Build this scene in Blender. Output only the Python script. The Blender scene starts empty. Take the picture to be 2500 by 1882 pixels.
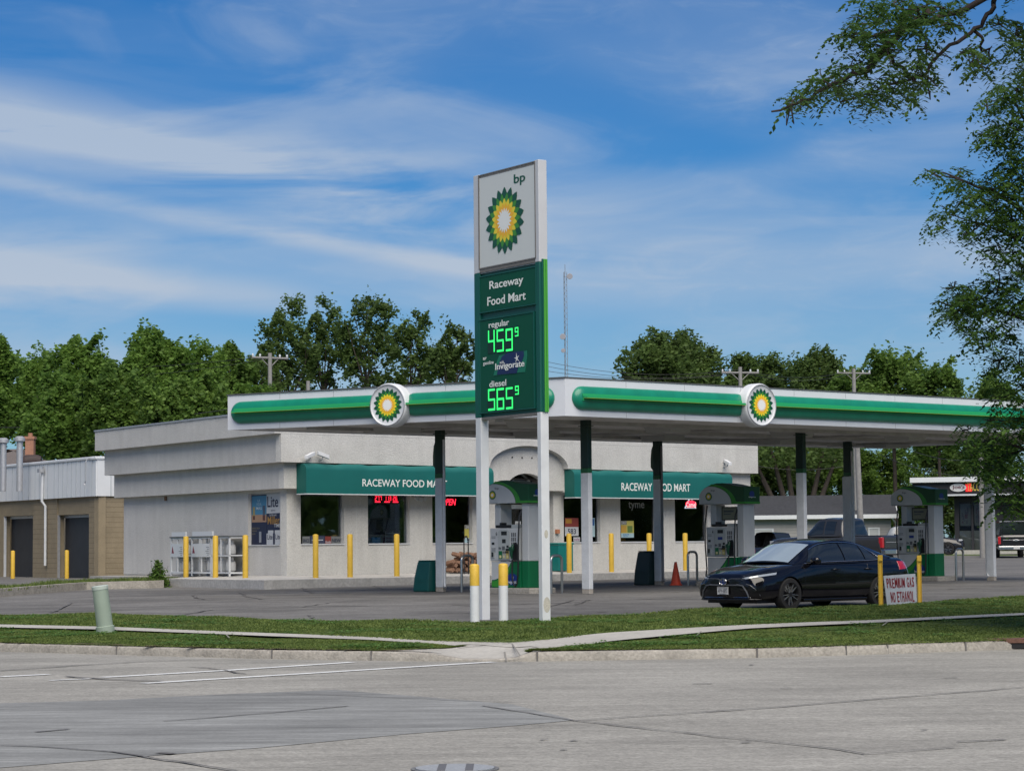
import bpy, bmesh, math, random
import numpy as np
from mathutils import Vector, Matrix
from mathutils.bvhtree import BVHTree
random.seed(7); RNG = np.random.default_rng(11)
SC = bpy.context.scene
COL = SC.collection
# ------------------------------------------------------------------ camera
F, CX, CY = 5600.0, 1250.0, 941.0            # focal length and centre in photograph pixels (2500 x 1882)
PITCH, ROLL, CAMZ = math.atan(395 / F), 0.009, 1.67
CAM = Vector((0, 0, CAMZ))
_f = Vector((0, math.cos(PITCH), math.sin(PITCH)))
_r0 = Vector((1, 0, 0)); _u0 = Vector((0, -math.sin(PITCH), math.cos(PITCH)))
_r = _r0 * math.cos(ROLL) - _u0 * math.sin(ROLL)
_u = _u0 * math.cos(ROLL) + _r0 * math.sin(ROLL)
cd = bpy.data.cameras.new('camera'); cam = bpy.data.objects.new('camera', cd); COL.objects.link(cam)
m = Matrix((_r, _u, -_f)).transposed().to_4x4(); m.translation = CAM; cam.matrix_world = m
cd.sensor_fit = 'HORIZONTAL'; cd.sensor_width = 36; cd.lens = 36 * F / 2500; cd.clip_end = 5000; cd.clip_start = .5
SC.camera = cam
SC.view_settings.view_transform = 'Standard'; SC.view_settings.look = 'None'
SC.view_settings.exposure = EXPO = 0.92; SC.view_settings.gamma = 1
SC.cycles.max_bounces = 6; SC.cycles.transparent_max_bounces = 12
# ------------------------------------------------------------------ sky and sun
SUN_EL, SUN_AZ = math.radians(52), math.radians(168)   # azimuth clockwise from +Y (away from the camera)
W = bpy.data.worlds.new('World'); SC.world = W; W.use_nodes = True
nt = W.node_tree; N = nt.nodes; Lk = nt.links; N.clear()
def nd(t, **k):
    n = N.new(t)
    for a, b in k.items(): setattr(n, a, b)
    return n
out = nd('ShaderNodeOutputWorld'); bg = nd('ShaderNodeBackground'); bg.inputs[1].default_value = .08
sky = nd('ShaderNodeTexSky', sky_type='NISHITA', sun_disc=False, sun_elevation=SUN_EL, sun_rotation=SUN_AZ, air_density=1.0, dust_density=.35, ozone_density=2.6)
hs = nd('ShaderNodeHueSaturation'); hs.inputs['Saturation'].default_value = 1.3; hs.inputs['Value'].default_value = .9
hs.inputs['Hue'].default_value = .497
Lk.new(sky.outputs[0], hs.inputs['Color'])
tc = nd('ShaderNodeTexCoord')
def cloud(scale, rot, loc, lo, hi, detail=7, rough=.6, dist=.8):
    mp = nd('ShaderNodeMapping'); mp.inputs['Scale'].default_value = scale; mp.inputs['Rotation'].default_value = rot; mp.inputs['Location'].default_value = loc
    Lk.new(tc.outputs['Generated'], mp.inputs[0])
    nz = nd('ShaderNodeTexNoise'); nz.inputs['Scale'].default_value = 1; nz.inputs['Detail'].default_value = detail
    nz.inputs['Roughness'].default_value = rough; nz.inputs['Distortion'].default_value = dist
    Lk.new(mp.outputs[0], nz.inputs[0])
    r = nd('ShaderNodeMapRange', interpolation_type='SMOOTHSTEP'); r.inputs[1].default_value = lo; r.inputs[2].default_value = hi
    Lk.new(nz.outputs[0], r.inputs[0]); return r.outputs[0]
def mth(op, a, b):
    n = nd('ShaderNodeMath', operation=op)
    for i, v in enumerate((a, b)):
        if isinstance(v, (int, float)): n.inputs[i].default_value = v
        else: Lk.new(v, n.inputs[i])
    return n.outputs[0]
c1 = cloud((9, 2, 30), (0, math.radians(-12), 0), (3.3, 0, 1.2), .47, .80, 6, .55, .6)
c2 = cloud((22, 4, 80), (0, math.radians(-10), 0), (1.3, 0, 4.2), .44, .82, 9, .62, 1.2)
c3 = cloud((3.5, 1, 11), (0, math.radians(-8), 0), (8.1, 0, 2.0), .40, .66, 3, .5, .4)
veil = mth('MULTIPLY', c3, .36)
wisp = mth('MULTIPLY', mth('MULTIPLY', c2, c3), .30)
# a band of brighter cirrus low on the left half of this sky
sep = nd('ShaderNodeSeparateXYZ'); Lk.new(tc.outputs['Generated'], sep.inputs[0])
cl = mth('ADD', mth('ADD', veil, wisp), mth('MULTIPLY', c1, .45))
def band(z0, slope, wd, xa, xb, amt, nz):
    m_ = nd('ShaderNodeMath', operation='MULTIPLY_ADD'); Lk.new(sep.outputs[0], m_.inputs[0]); m_.inputs[1].default_value = slope; m_.inputs[2].default_value = z0
    d_ = nd('ShaderNodeMath', operation='SUBTRACT'); Lk.new(sep.outputs[2], d_.inputs[0]); Lk.new(m_.outputs[0], d_.inputs[1])
    a_ = nd('ShaderNodeMath', operation='ABSOLUTE'); Lk.new(d_.outputs[0], a_.inputs[0])
    r_ = nd('ShaderNodeMapRange', interpolation_type='SMOOTHSTEP'); Lk.new(a_.outputs[0], r_.inputs[0]); r_.inputs[1].default_value = wd; r_.inputs[2].default_value = 0; r_.inputs[3].default_value = 0; r_.inputs[4].default_value = amt
    x_ = nd('ShaderNodeMapRange', interpolation_type='SMOOTHSTEP'); Lk.new(sep.outputs[0], x_.inputs[0]); x_.inputs[1].default_value = xa; x_.inputs[2].default_value = xb; x_.inputs[3].default_value = 1; x_.inputs[4].default_value = 0
    return mth('MULTIPLY', mth('MULTIPLY', r_.outputs[0], x_.outputs[0]), nz)
nb = cloud((7, 2, 45), (0, math.radians(-9), 0), (5.3, 0, 2.2), .22, .62, 6, .55, .7)
for bb in ((.1457, -.167, .026, -.06, .04, .80), (.150, -.167, .060, .0, .10, .24), (.1457, -.167, .012, .0, .02, .5), (.112, -.02, .030, -.19, -.13, .55), (.098, -.10, .012, -.11, -.06, .6), (.118, -.18, .007, .0, .02, .5), (.128, .02, .034, .30, .31, .38), (.070, -.05, .022, -.05, .05, .45), (.150, .10, .012, .30, .31, .25)):
    cl = mth('ADD', cl, band(*bb, nb))
lim = nd('ShaderNodeMath', operation='MINIMUM'); Lk.new(cl, lim.inputs[0]); lim.inputs[1].default_value = 1.15; cl = lim.outputs[0]
hz = nd('ShaderNodeMapRange', interpolation_type='SMOOTHSTEP'); Lk.new(sep.outputs[2], hz.inputs[0])
hz.inputs[1].default_value = .19; hz.inputs[2].default_value = .03; hz.inputs[3].default_value = 0; hz.inputs[4].default_value = .38
cl = mth('ADD', cl, hz.outputs[0])
mx = nd('ShaderNodeMix', data_type='RGBA')
tint = nd('ShaderNodeMix', data_type='RGBA', blend_type='MULTIPLY'); tint.inputs['Factor'].default_value = 1; Lk.new(hs.outputs[0], tint.inputs[6]); tint.inputs[7].default_value = (.21, .44, .64, 1)
cl = mth('MULTIPLY', cl, .74); Lk.new(cl, mx.inputs['Factor']); Lk.new(tint.outputs[2], mx.inputs[6]); mx.inputs[7].default_value = (3.0, 3.55, 4.35, 1)
Lk.new(mx.outputs[2], bg.inputs[0]); Lk.new(bg.outputs[0], out.inputs[0])
sl = bpy.data.lights.new('sun', 'SUN'); sl.energy = 2.5; sl.angle = math.radians(60); sl.color = (1, .91, .78)
so = bpy.data.objects.new('sun', sl); COL.objects.link(so)
sd = Vector((math.sin(SUN_AZ) * math.cos(SUN_EL), math.cos(SUN_AZ) * math.cos(SUN_EL), math.sin(SUN_EL)))
so.rotation_euler = sd.to_track_quat('Z', 'Y').to_euler()
# ------------------------------------------------------------------ photogrammetry helpers
def ray(px, py): return _f * F + _r * (px - CX) - _u * (py - CY)
def atz(px, py, z):
    d = ray(px, py); t = (z - CAMZ) / d.z; return CAM + d * t
def aty(px, py, y):
    d = ray(px, py); return CAM + d * (y / d.y)
def interp(x, xs, ys): return float(np.interp(x, xs, ys))
# kerb line (front foot) on the flat road
KP = [(-700, 1566), (0, 1589.3), (282, 1597.8), (667, 1608), (1028, 1613.6), (1250, 1614.5), (1323, 1613.6), (1849, 1605), (2086, 1598), (2500, 1583.6), (3200, 1556)]
KW = [atz(x, y, 0) for x, y in KP]
KW = [KW[0] + (KW[0] - KW[1]).normalized() * 150] + KW + [KW[-1] + (KW[-1] - KW[-2]).normalized() * 150]
KX = [p.x for p in KW]; KY = [p.y for p in KW]
def yK(x): return interp(x, KX, KY)
HT = [0, 3, 7, 13, 20, 26, 31, 37, 46, 60, 84, 100, 118]; HZ = [.13, .2, .28, .33, .47, .52, .555, .575, .60, .66, .88, 1.2, 1.3]
RAMPX = (atz(1035, 1613, 0).x, atz(1300, 1613, 0).x)
def rampw(x):
    a = (x - RAMPX[0]) / .6; b = (RAMPX[1] - x) / .35
    return max(0.0, min(1.0, a, b))
def H(x, y):
    t = y - yK(x)
    if t < 0: return 0.0
    z = interp(t, HT, HZ); w = rampw(x)
    if w > 0 and t < 1.6: z -= w * .118 * (1 - t / 1.6)
    return z
def atg(px, py, dz=0.0):
    z = .3
    for _ in range(40):
        p = atz(px, py, min(z, 1.45)) if z < 1.5 else None
        z = .5 * z + .5 * (H(p.x, p.y) + dz)
    return atz(px, py, H(p.x, p.y) + dz)
# ------------------------------------------------------------------ materials
MATS = {}
def mat(name, col, rough=.6, metal=0, var=0, vs=8, bump=0, bs=60, spec=.5, emit=None, es=1, coat=0, var2=None, streak=0):
    if name in MATS: return MATS[name]
    mt = bpy.data.materials.new(name); mt.use_nodes = True; t = mt.node_tree; b = t.nodes['Principled BSDF']; MATS[name] = mt
    c = (*col, 1)
    b.inputs['Base Color'].default_value = c; b.inputs['Roughness'].default_value = rough; b.inputs['Metallic'].default_value = metal
    b.inputs['Specular IOR Level'].default_value = spec; b.inputs['Coat Weight'].default_value = coat; b.inputs['Coat Roughness'].default_value = .03
    if emit: b.inputs['Emission Color'].default_value = (*emit, 1); b.inputs['Emission Strength'].default_value = es
    if var or bump:
        tcn = t.nodes.new('ShaderNodeTexCoord')
    if var:
        nz = t.nodes.new('ShaderNodeTexNoise'); nz.inputs['Scale'].default_value = vs; nz.inputs['Detail'].default_value = 6; nz.inputs['Roughness'].default_value = .65
        t.links.new(tcn.outputs['Object'], nz.inputs[0])
        r = t.nodes.new('ShaderNodeMapRange'); r.inputs[1].default_value = .3; r.inputs[2].default_value = .7; r.inputs[3].default_value = 1 - var; r.inputs[4].default_value = 1 + var
        t.links.new(nz.outputs[0], r.inputs[0])
        vm = t.nodes.new('ShaderNodeVectorMath'); vm.operation = 'SCALE'; vm.inputs[0].default_value = col; t.links.new(r.outputs[0], vm.inputs['Scale'])
        last = vm.outputs[0]
        if var2:
            n2 = t.nodes.new('ShaderNodeTexNoise'); n2.inputs['Scale'].default_value = var2[1]; n2.inputs['Detail'].default_value = 3
            t.links.new(tcn.outputs['Object'], n2.inputs[0])
            r2 = t.nodes.new('ShaderNodeMapRange'); r2.inputs[1].default_value = .3; r2.inputs[2].default_value = .7; r2.inputs[3].default_value = 1 - var2[0]; r2.inputs[4].default_value = 1 + var2[0]
            t.links.new(n2.outputs[0], r2.inputs[0])
            v2 = t.nodes.new('ShaderNodeVectorMath'); v2.operation = 'SCALE'; t.links.new(last, v2.inputs[0]); t.links.new(r2.outputs[0], v2.inputs['Scale']); last = v2.outputs[0]
        if streak:
            mp = t.nodes.new('ShaderNodeMapping'); mp.inputs['Scale'].default_value = (3.5, 3.5, .35); t.links.new(tcn.outputs['Object'], mp.inputs[0])
            n3 = t.nodes.new('ShaderNodeTexNoise'); n3.inputs['Scale'].default_value = 1; n3.inputs['Detail'].default_value = 5; t.links.new(mp.outputs[0], n3.inputs[0])
            r3 = t.nodes.new('ShaderNodeMapRange'); r3.inputs[1].default_value = .35; r3.inputs[2].default_value = .65; r3.inputs[3].default_value = 1 - streak; r3.inputs[4].default_value = 1 + streak * .5
            t.links.new(n3.outputs[0], r3.inputs[0])
            v3 = t.nodes.new('ShaderNodeVectorMath'); v3.operation = 'SCALE'; t.links.new(last, v3.inputs[0]); t.links.new(r3.outputs[0], v3.inputs['Scale']); last = v3.outputs[0]
        t.links.new(last, b.inputs['Base Color'])
    if bump:
        nb = t.nodes.new('ShaderNodeTexNoise'); nb.inputs['Scale'].default_value = bs; nb.inputs['Detail'].default_value = 3
        t.links.new(tcn.outputs['Object'], nb.inputs[0])
        bp = t.nodes.new('ShaderNodeBump'); bp.inputs['Strength'].default_value = bump; bp.inputs['Distance'].default_value = .02
        t.links.new(nb.outputs[0], bp.inputs['Height']); t.links.new(bp.outputs[0], b.inputs['Normal'])
    return mt
def groundmat(name, col, rot=0, streak=.16, fine=.22, blotch=.14):
    mt = bpy.data.materials.new(name); mt.use_nodes = True; t = mt.node_tree; b = t.nodes['Principled BSDF']; MATS[name] = mt; b.inputs['Roughness'].default_value = .9; b.inputs['Specular IOR Level'].default_value = .2
    tcn = t.nodes.new('ShaderNodeTexCoord'); last = None
    for sc, amt, lo, hi, det in (((.25, 2.2, 1), streak, .32, .68, 5), ((28, 28, 28), fine, .25, .75, 3), ((9, 9, 9), fine * .6, .3, .7, 4), ((.32, .5, 1), blotch, .35, .65, 3), ((1.2, 9, 1), streak * .7, .4, .75, 3)):
        mp = t.nodes.new('ShaderNodeMapping'); mp.inputs['Scale'].default_value = sc; mp.inputs['Rotation'].default_value = (0, 0, rot); t.links.new(tcn.outputs['Object'], mp.inputs[0])
        nz = t.nodes.new('ShaderNodeTexNoise'); nz.inputs['Scale'].default_value = 1; nz.inputs['Detail'].default_value = det; nz.inputs['Roughness'].default_value = .65; t.links.new(mp.outputs[0], nz.inputs[0])
        r = t.nodes.new('ShaderNodeMapRange'); r.inputs[1].default_value = lo; r.inputs[2].default_value = hi; r.inputs[3].default_value = 1 - amt; r.inputs[4].default_value = 1 + amt; t.links.new(nz.outputs[0], r.inputs[0])
        vm = t.nodes.new('ShaderNodeVectorMath'); vm.operation = 'SCALE'
        if last is None: vm.inputs[0].default_value = col
        else: t.links.new(last, vm.inputs[0])
        t.links.new(r.outputs[0], vm.inputs['Scale']); last = vm.outputs[0]
    t.links.new(last, b.inputs['Base Color'])
    return mt
def leafmat(name, a, b_, scale=.5, trans=.35):
    mt = bpy.data.materials.new(name); mt.use_nodes = True; t = mt.node_tree; t.nodes.clear(); MATS[name] = mt
    o = t.nodes.new('ShaderNodeOutputMaterial'); g = t.nodes.new('ShaderNodeNewGeometry'); tcn = t.nodes.new('ShaderNodeTexCoord')
    nz = t.nodes.new('ShaderNodeTexNoise'); nz.inputs['Scale'].default_value = scale; nz.inputs['Detail'].default_value = 4; t.links.new(tcn.outputs['Object'], nz.inputs[0])
    md = t.nodes.new('ShaderNodeMath'); md.operation = 'ADD'; t.links.new(nz.outputs[0], md.inputs[0])
    m2 = t.nodes.new('ShaderNodeMath'); m2.operation = 'MULTIPLY'; m2.inputs[1].default_value = .5; t.links.new(g.outputs['Random Per Island'], m2.inputs[0]); t.links.new(m2.outputs[0], md.inputs[1])
    r = t.nodes.new('ShaderNodeMapRange'); r.inputs[1].default_value = .4; r.inputs[2].default_value = 1.1; t.links.new(md.outputs[0], r.inputs[0])
    mix = t.nodes.new('ShaderNodeMix'); mix.data_type = 'RGBA'; mix.inputs[6].default_value = (*a, 1); mix.inputs[7].default_value = (*b_, 1); t.links.new(r.outputs[0], mix.inputs['Factor'])
    d = t.nodes.new('ShaderNodeBsdfPrincipled'); d.inputs['Roughness'].default_value = .55; d.inputs['Specular IOR Level'].default_value = .25; t.links.new(mix.outputs[2], d.inputs['Base Color'])
    tr = t.nodes.new('ShaderNodeBsdfTranslucent'); t.links.new(mix.outputs[2], tr.inputs[0])
    ms = t.nodes.new('ShaderNodeMixShader'); ms.inputs[0].default_value = trans; t.links.new(d.outputs[0], ms.inputs[1]); t.links.new(tr.outputs[0], ms.inputs[2]); t.links.new(ms.outputs[0], o.inputs[0])
    return mt
def glassmat(name, tint=(.55, .6, .6), refl=1.0):
    mt = bpy.data.materials.new(name); mt.use_nodes = True; t = mt.node_tree; t.nodes.clear(); MATS[name] = mt
    o = t.nodes.new('ShaderNodeOutputMaterial'); a = t.nodes.new('ShaderNodeBsdfTransparent'); a.inputs[0].default_value = (*tint, 1)
    g = t.nodes.new('ShaderNodeBsdfGlossy'); g.inputs['Roughness'].default_value = .02; g.inputs[0].default_value = (.9, .95, 1, 1)
    fr = t.nodes.new('ShaderNodeFresnel'); fr.inputs[0].default_value = 1.5
    mu = t.nodes.new('ShaderNodeMath'); mu.operation = 'MULTIPLY'; mu.inputs[1].default_value = refl; mu.use_clamp = True; t.links.new(fr.outputs[0], mu.inputs[0])
    ms = t.nodes.new('ShaderNodeMixShader'); t.links.new(mu.outputs[0], ms.inputs[0]); t.links.new(a.outputs[0], ms.inputs[1]); t.links.new(g.outputs[0], ms.inputs[2]); t.links.new(ms.outputs[0], o.inputs[0])
    return mt
# ------------------------------------------------------------------ mesh builder
def tag(o, label=None, cat=None, group=None, kind=None):
    if label: o['label'] = label
    if cat: o['category'] = cat
    if group: o['group'] = group
    if kind: o['kind'] = kind
    return o
def thing(name, label, cat, loc=(0, 0, 0), rz=0, group=None):
    o = bpy.data.objects.new(name, None); COL.objects.link(o); o.location = loc; o.rotation_euler = (0, 0, rz); o.empty_display_size = .2
    return tag(o, label, cat, group)
def mloc(o):
    mm = Matrix.LocRotScale(o.location, o.rotation_euler, o.scale)
    return mloc(o.parent) @ mm if o.parent else mm
class MB:
    def __init__(s): s.v = []; s.f = []; s.m = []
    def add(s, vs, fs, mi=0):
        n = len(s.v); s.v += [tuple(v) for v in vs]; s.f += [tuple(i + n for i in f) for f in fs]; s.m += [mi] * len(fs); return s
    def quad(s, a, b, c, d, mi=0): return s.add([a, b, c, d], [(0, 1, 2, 3)], mi)
    def hexa(s, P, mi=0):       # 8 points: bottom ring 0-3, top ring 4-7
        return s.add(P, [(0, 3, 2, 1), (4, 5, 6, 7), (0, 1, 5, 4), (1, 2, 6, 5), (2, 3, 7, 6), (3, 0, 4, 7)], mi)
    def box(s, x0, x1, y0, y1, z0, z1, mi=0, fn=None):
        P = [(x0, y0, z0), (x1, y0, z0), (x1, y1, z0), (x0, y1, z0), (x0, y0, z1), (x1, y0, z1), (x1, y1, z1), (x0, y1, z1)]
        if fn: P = [fn(*p) for p in P]
        return s.hexa(P, mi)
    def prism(s, pts, fn, d0, d1, mi=0, mside=None):
        n = len(pts); P = [fn(a, b, d0) for a, b in pts] + [fn(a, b, d1) for a, b in pts]
        s.add(P, [tuple(range(n))[::-1], tuple(range(n, 2 * n))], mi)
        n0 = len(s.v) - 2 * n
        for i in range(n):
            j = (i + 1) % n; s.f.append((n0 + i, n0 + j, n0 + n + j, n0 + n + i)); s.m.append(mi if mside is None else mside)
        return s
    def tube(s, pts, r, seg=8, mi=0, cap=True):
        pts = [Vector(p) for p in pts]; rs = r if isinstance(r, (list, tuple)) else [r] * len(pts); n0 = len(s.v); up = None
        for i, p in enumerate(pts):
            t = (pts[min(i + 1, len(pts) - 1)] - pts[max(i - 1, 0)]).normalized()
            if up is None: up = Vector((0, 0, 1)) if abs(t.z) < .9 else Vector((1, 0, 0))
            a = t.cross(up).normalized(); b = a.cross(t).normalized(); up = b
            for k in range(seg):
                an = 2 * math.pi * k / seg; s.v.append(tuple(p + a * math.cos(an) * rs[i] + b * math.sin(an) * rs[i]))
        for i in range(len(pts) - 1):
            for k in range(seg):
                q = n0 + i * seg; kk = (k + 1) % seg
                s.f.append((q + k, q + kk, q + seg + kk, q + seg + k)); s.m.append(mi)
        if cap:
            s.f.append(tuple(n0 + k for k in range(seg))[::-1]); s.m.append(mi)
            s.f.append(tuple(n0 + (len(pts) - 1) * seg + k for k in range(seg))); s.m.append(mi)
        return s
    def lathe(s, prof, seg=24, mi=0, fn=None, cap=True):     # prof (r, z)
        n0 = len(s.v)
        for r, z in prof:
            for k in range(seg):
                a = 2 * math.pi * k / seg; p = (r * math.cos(a), r * math.sin(a), z); s.v.append(tuple(fn(*p)) if fn else p)
        for i in range(len(prof) - 1):
            for k in range(seg):
                q = n0 + i * seg; kk = (k + 1) % seg; s.f.append((q + k, q + kk, q + seg + kk, q + seg + k)); s.m.append(mi)
        if cap:
            s.f.append(tuple(n0 + k for k in range(seg))[::-1]); s.m.append(mi)
            s.f.append(tuple(n0 + (len(prof) - 1) * seg + k for k in range(seg))); s.m.append(mi)
        return s
    def build(s, name, mats, parent=None, world=True, smooth=False, bevel=0, recalc=True, label=None):
        me = bpy.data.meshes.new(name)
        vs = s.v
        o = bpy.data.objects.new(name, me); COL.objects.link(o)
        if parent is not None:
            o.parent = parent
            if world:
                inv = mloc(parent).inverted(); vs = [tuple(inv @ Vector(v)) for v in vs]
        me.from_pydata(vs, [], s.f)
        for mt in (mats if isinstance(mats, (list, tuple)) else [mats]): me.materials.append(mt)
        me.polygons.foreach_set('material_index', s.m)
        if recalc:
            bm = bmesh.new(); bm.from_mesh(me); bmesh.ops.recalc_face_normals(bm, faces=bm.faces); bm.to_mesh(me); bm.free()
        if smooth: me.polygons.foreach_set('use_smooth', [True] * len(me.polygons)); me.set_sharp_from_angle(angle=math.radians(smooth if smooth is not True else 40))
        if bevel:
            b = o.modifiers.new('bevel', 'BEVEL'); b.width = bevel; b.segments = 2; b.limit_method = 'ANGLE'; b.angle_limit = math.radians(50)
        if label: o['label'] = label
        me.update(); return o
def copy_tree(o, parent=None):
    kids = [c for c in CH.get(o, [])] if False else [c for c in bpy.data.objects if c.parent == o]
    c = o.copy(); COL.objects.link(c); c.parent = parent
    for k in kids: copy_tree(k, c)
    return c
class Frame:                       # a vertical plane: u along it, z up, d out of it
    def __init__(s, O, du, toward=CAM):
        s.O = Vector((O[0], O[1], 0)); s.U = Vector((du[0], du[1], 0)).normalized(); n = Vector((s.U.y, -s.U.x, 0))
        if n.dot(Vector((toward[0], toward[1], 0)) - s.O) < 0: n = -n
        s.N = n
    def P(s, u, z, d=0): return s.O + s.U * u + s.N * d + Vector((0, 0, z))
    def uz(s, px, py, d=0):
        r = ray(px, py); O = s.O + s.N * d; t = (O - CAM).dot(s.N) / r.dot(s.N); p = CAM + r * t
        return (p - s.O).dot(s.U), p.z
    def u(s, px, d=0): return s.uz(px, 1340, d)[0]
# ------------------------------------------------------------------ writing
_T = {}
def glyphs(txt):
    if txt in _T: return _T[txt]
    c = bpy.data.curves.new('t', 'FONT'); c.body = txt; c.fill_mode = 'FRONT'; c.resolution_u = 4; c.offset = .012
    o = bpy.data.objects.new('t', c); me = bpy.data.meshes.new_from_object(o)
    vs = [(v.co.x, v.co.y) for v in me.vertices]; fs = [tuple(p.vertices) for p in me.polygons]
    bpy.data.objects.remove(o); bpy.data.curves.remove(c); bpy.data.meshes.remove(me)
    x0 = min(v[0] for v in vs); x1 = max(v[0] for v in vs); y0 = min(v[1] for v in vs); y1 = max(v[1] for v in vs)
    vs = [((x - x0) / (x1 - x0), (y - y0) / (y1 - y0)) for x, y in vs]; _T[txt] = (vs, fs); return _T[txt]
def write(mb, txt, fn, a0, a1, b0, b1, d, mi=0, shear=0, grow=0):
    vs, fs = glyphs(txt)
    mb.add([fn(a0 + x * (a1 - a0) + shear * y * (b1 - b0), b0 + y * (b1 - b0), d) for x, y in vs], fs, mi)
SEG = {'0': 'abcdef', '1': 'bc', '2': 'abged', '3': 'abgcd', '4': 'fgbc', '5': 'afgcd', '6': 'afgedc', '7': 'abc', '8': 'abcdefg', '9': 'abcdfg'}
def segdigit(mb, ch, fn, a0, a1, b0, b1, d, mi=0, w=None):
    w = w or (a1 - a0) * .2; h = (b1 - b0) / 2; g = w * .12; bm_ = b0 + h
    S = {'a': (a0 + g, a1 - g, b1 - w, b1), 'd': (a0 + g, a1 - g, b0, b0 + w), 'g': (a0 + g, a1 - g, bm_ - w / 2, bm_ + w / 2),
         'f': (a0, a0 + w, bm_ + g, b1 - g), 'b': (a1 - w, a1, bm_ + g, b1 - g), 'e': (a0, a0 + w, b0 + g, bm_ - g), 'c': (a1 - w, a1, b0 + g, bm_ - g)}
    for s_ in SEG[ch]:
        x0, x1, y0, y1 = S[s_]; mb.add([fn(x0, y0, d), fn(x1, y0, d), fn(x1, y1, d), fn(x0, y1, d)], [(0, 1, 2, 3)], mi)
def disc(mb, fn, ca, cb, ra, rb, d, mi=0, n=40): mb.add([fn(ca + ra * math.cos(2 * math.pi * k / n), cb + rb * math.sin(2 * math.pi * k / n), d) for k in range(n)], [tuple(range(n))], mi)
def rosette(mb, fn, ca, cb, ra, rb, d, st=.004, m0=0):       # eighteen-petal sunburst in five stacked layers: materials m0..m0+4
    for i, (rt, rv, off, w) in enumerate(((1.0, .80, 0, 1), (.82, .62, 10, 1), (.66, .52, 0, 1), (.53, .41, 10, 1), (.38, .26, 0, 1))):
        pts = []
        for k in range(18):
            a = math.radians(90 + off + k * 20)
            for (da, r) in ((0, rt), (4.2, rt * .905 + rv * .095 - .015 * rt), (10, rv), (15.8, rt * .905 + rv * .095 - .015 * rt)):
                if da in (4.2, 15.8): r = rv + (rt - rv) * .62
                aa = a + math.radians(da); pts.append((r * math.cos(aa), r * math.sin(aa)))
        n = len(pts); c = fn(ca, cb, d + i * st)
        P = [fn(ca + x * ra, cb + y * rb, d + i * st) for x, y in pts]
        mb.add(P + [c], [(k, (k + 1) % n, n) for k in range(n)], m0 + i)
# ------------------------------------------------------------------ shared materials
M_white = mat('white_paint', (.62, .64, .66), .45, var=.06, vs=3)
M_offw = mat('weathered_white_paint', (.58, .60, .62), .5, var=.10, vs=4, var2=(.06, 30))
M_rust = mat('rust', (.22, .12, .07), .9, var=.3, vs=20)
M_black = mat('black_plastic', (.012, .012, .014), .45)
M_dark = mat('dark_void', (.01, .01, .011), .8)
M_steel = mat('brushed_steel', (.45, .45, .44), .3, metal=.9, var=.1, vs=20)
M_galv = mat('galvanised_steel', (.42, .43, .45), .5, metal=.5, var=.12, vs=10)
M_yel = mat('yellow_paint', (.62, .40, .045), .5, var=.08, vs=5, var2=(.05, 40))
M_gdark = mat('dark_green_enamel', (.003, .05, .028), .35, var=.05, vs=2)
M_gmid = mat('green_enamel', (.012, .17, .045), .35)
M_glite = mat('lime_green', (.10, .42, .05), .4)
M_yell2 = mat('sunny_yellow', (.78, .62, .03), .4)
M_gold = mat('gold_yellow', (.85, .45, .02), .4)
M_logow = mat('logo_white', (.78, .79, .76), .4)
M_logodk = mat('logo_dark_green', (.004, .075, .035), .4)
M_logomd = mat('logo_green', (.05, .24, .025), .4)
LOGO = [M_logodk, M_logomd, M_yell2, M_gold, M_logow]
M_teal = mat('teal_awning', (.002, .115, .105), .6, var=.06, vs=1.5, bump=.05, bs=400)
M_ltr = mat('white_lettering', (.75, .78, .76), .5)
M_fas = mat('fascia_green', (.004, .20, .12), .36, var=.06, vs=1, coat=.15, streak=.10)
M_fin = mat('fin_green', (.02, .33, .12), .4)
M_stucco = mat('stucco', (.53, .525, .50), .95, var=.08, vs=1.2, bump=.7, bs=28, var2=(.11, 26), streak=.04)
M_stuccog = mat('grey_stucco', (.54, .53, .505), .95, var=.06, vs=1.0, bump=.6, bs=28, var2=(.08, 26), streak=.05)
M_conc = mat('concrete', (.40, .385, .35), .9, var=.12, vs=1.2, bump=.3, bs=60, var2=(.10, 14))
M_kerb = mat('kerb_concrete', (.31, .29, .255), .95, var=.22, vs=2.5, bump=.6, bs=30, var2=(.14, 20))
M_line = mat('road_paint', (.62, .63, .62), .8, var=.18, vs=3, var2=(.12, 30))
M_crack = mat('crack_sealer', (.115, .11, .105), .8, var=.2, vs=6)
M_pane = glassmat('window_glass', (.80, .84, .84), 1.1)
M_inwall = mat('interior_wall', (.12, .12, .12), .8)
# ================================================================== GROUND
def gridsheet(name, fa, fb, xs, rows, mt, dz, kind='structure', label=None):
    """sheet between the curves y=fa(x) and y=fb(x), following the terrain"""
    mb = MB(); n = len(xs)
    for j in range(rows + 1):
        k = j / rows
        for x in xs:
            y = fa(x) * (1 - k) + fb(x) * k; mb.v.append((x, y, H(x, y) + (dz(x, k) if callable(dz) else dz)))
    for j in range(rows):
        for i in range(n - 1): q = j * n + i; mb.f.append((q, q + 1, q + n + 1, q + n)); mb.m.append(0)
    o = mb.build(name, mt, recalc=False, smooth=True); o['kind'] = kind
    if label: o['label'] = label
    return o
def mound(x): q = max(0, min(1, (x - 1.8) / 2.2)); return .13 * q * q * (3 - 2 * q)
def curve(px, far=150, dz=0):
    P = [atg(x, y, dz) if not callable(dz) else atg(x, y, dz(atg(x, y, dz(atg(x, y).x)).x)) for x, y in px]
    P = [P[0] + (P[0] - P[1]).normalized() * far] + P + [P[-1] + (P[-1] - P[-2]).normalized() * far]
    xs = [p.x for p in P]; ys = [p.y for p in P]
    return lambda x: interp(x, xs, ys)
fK = yK
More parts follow.
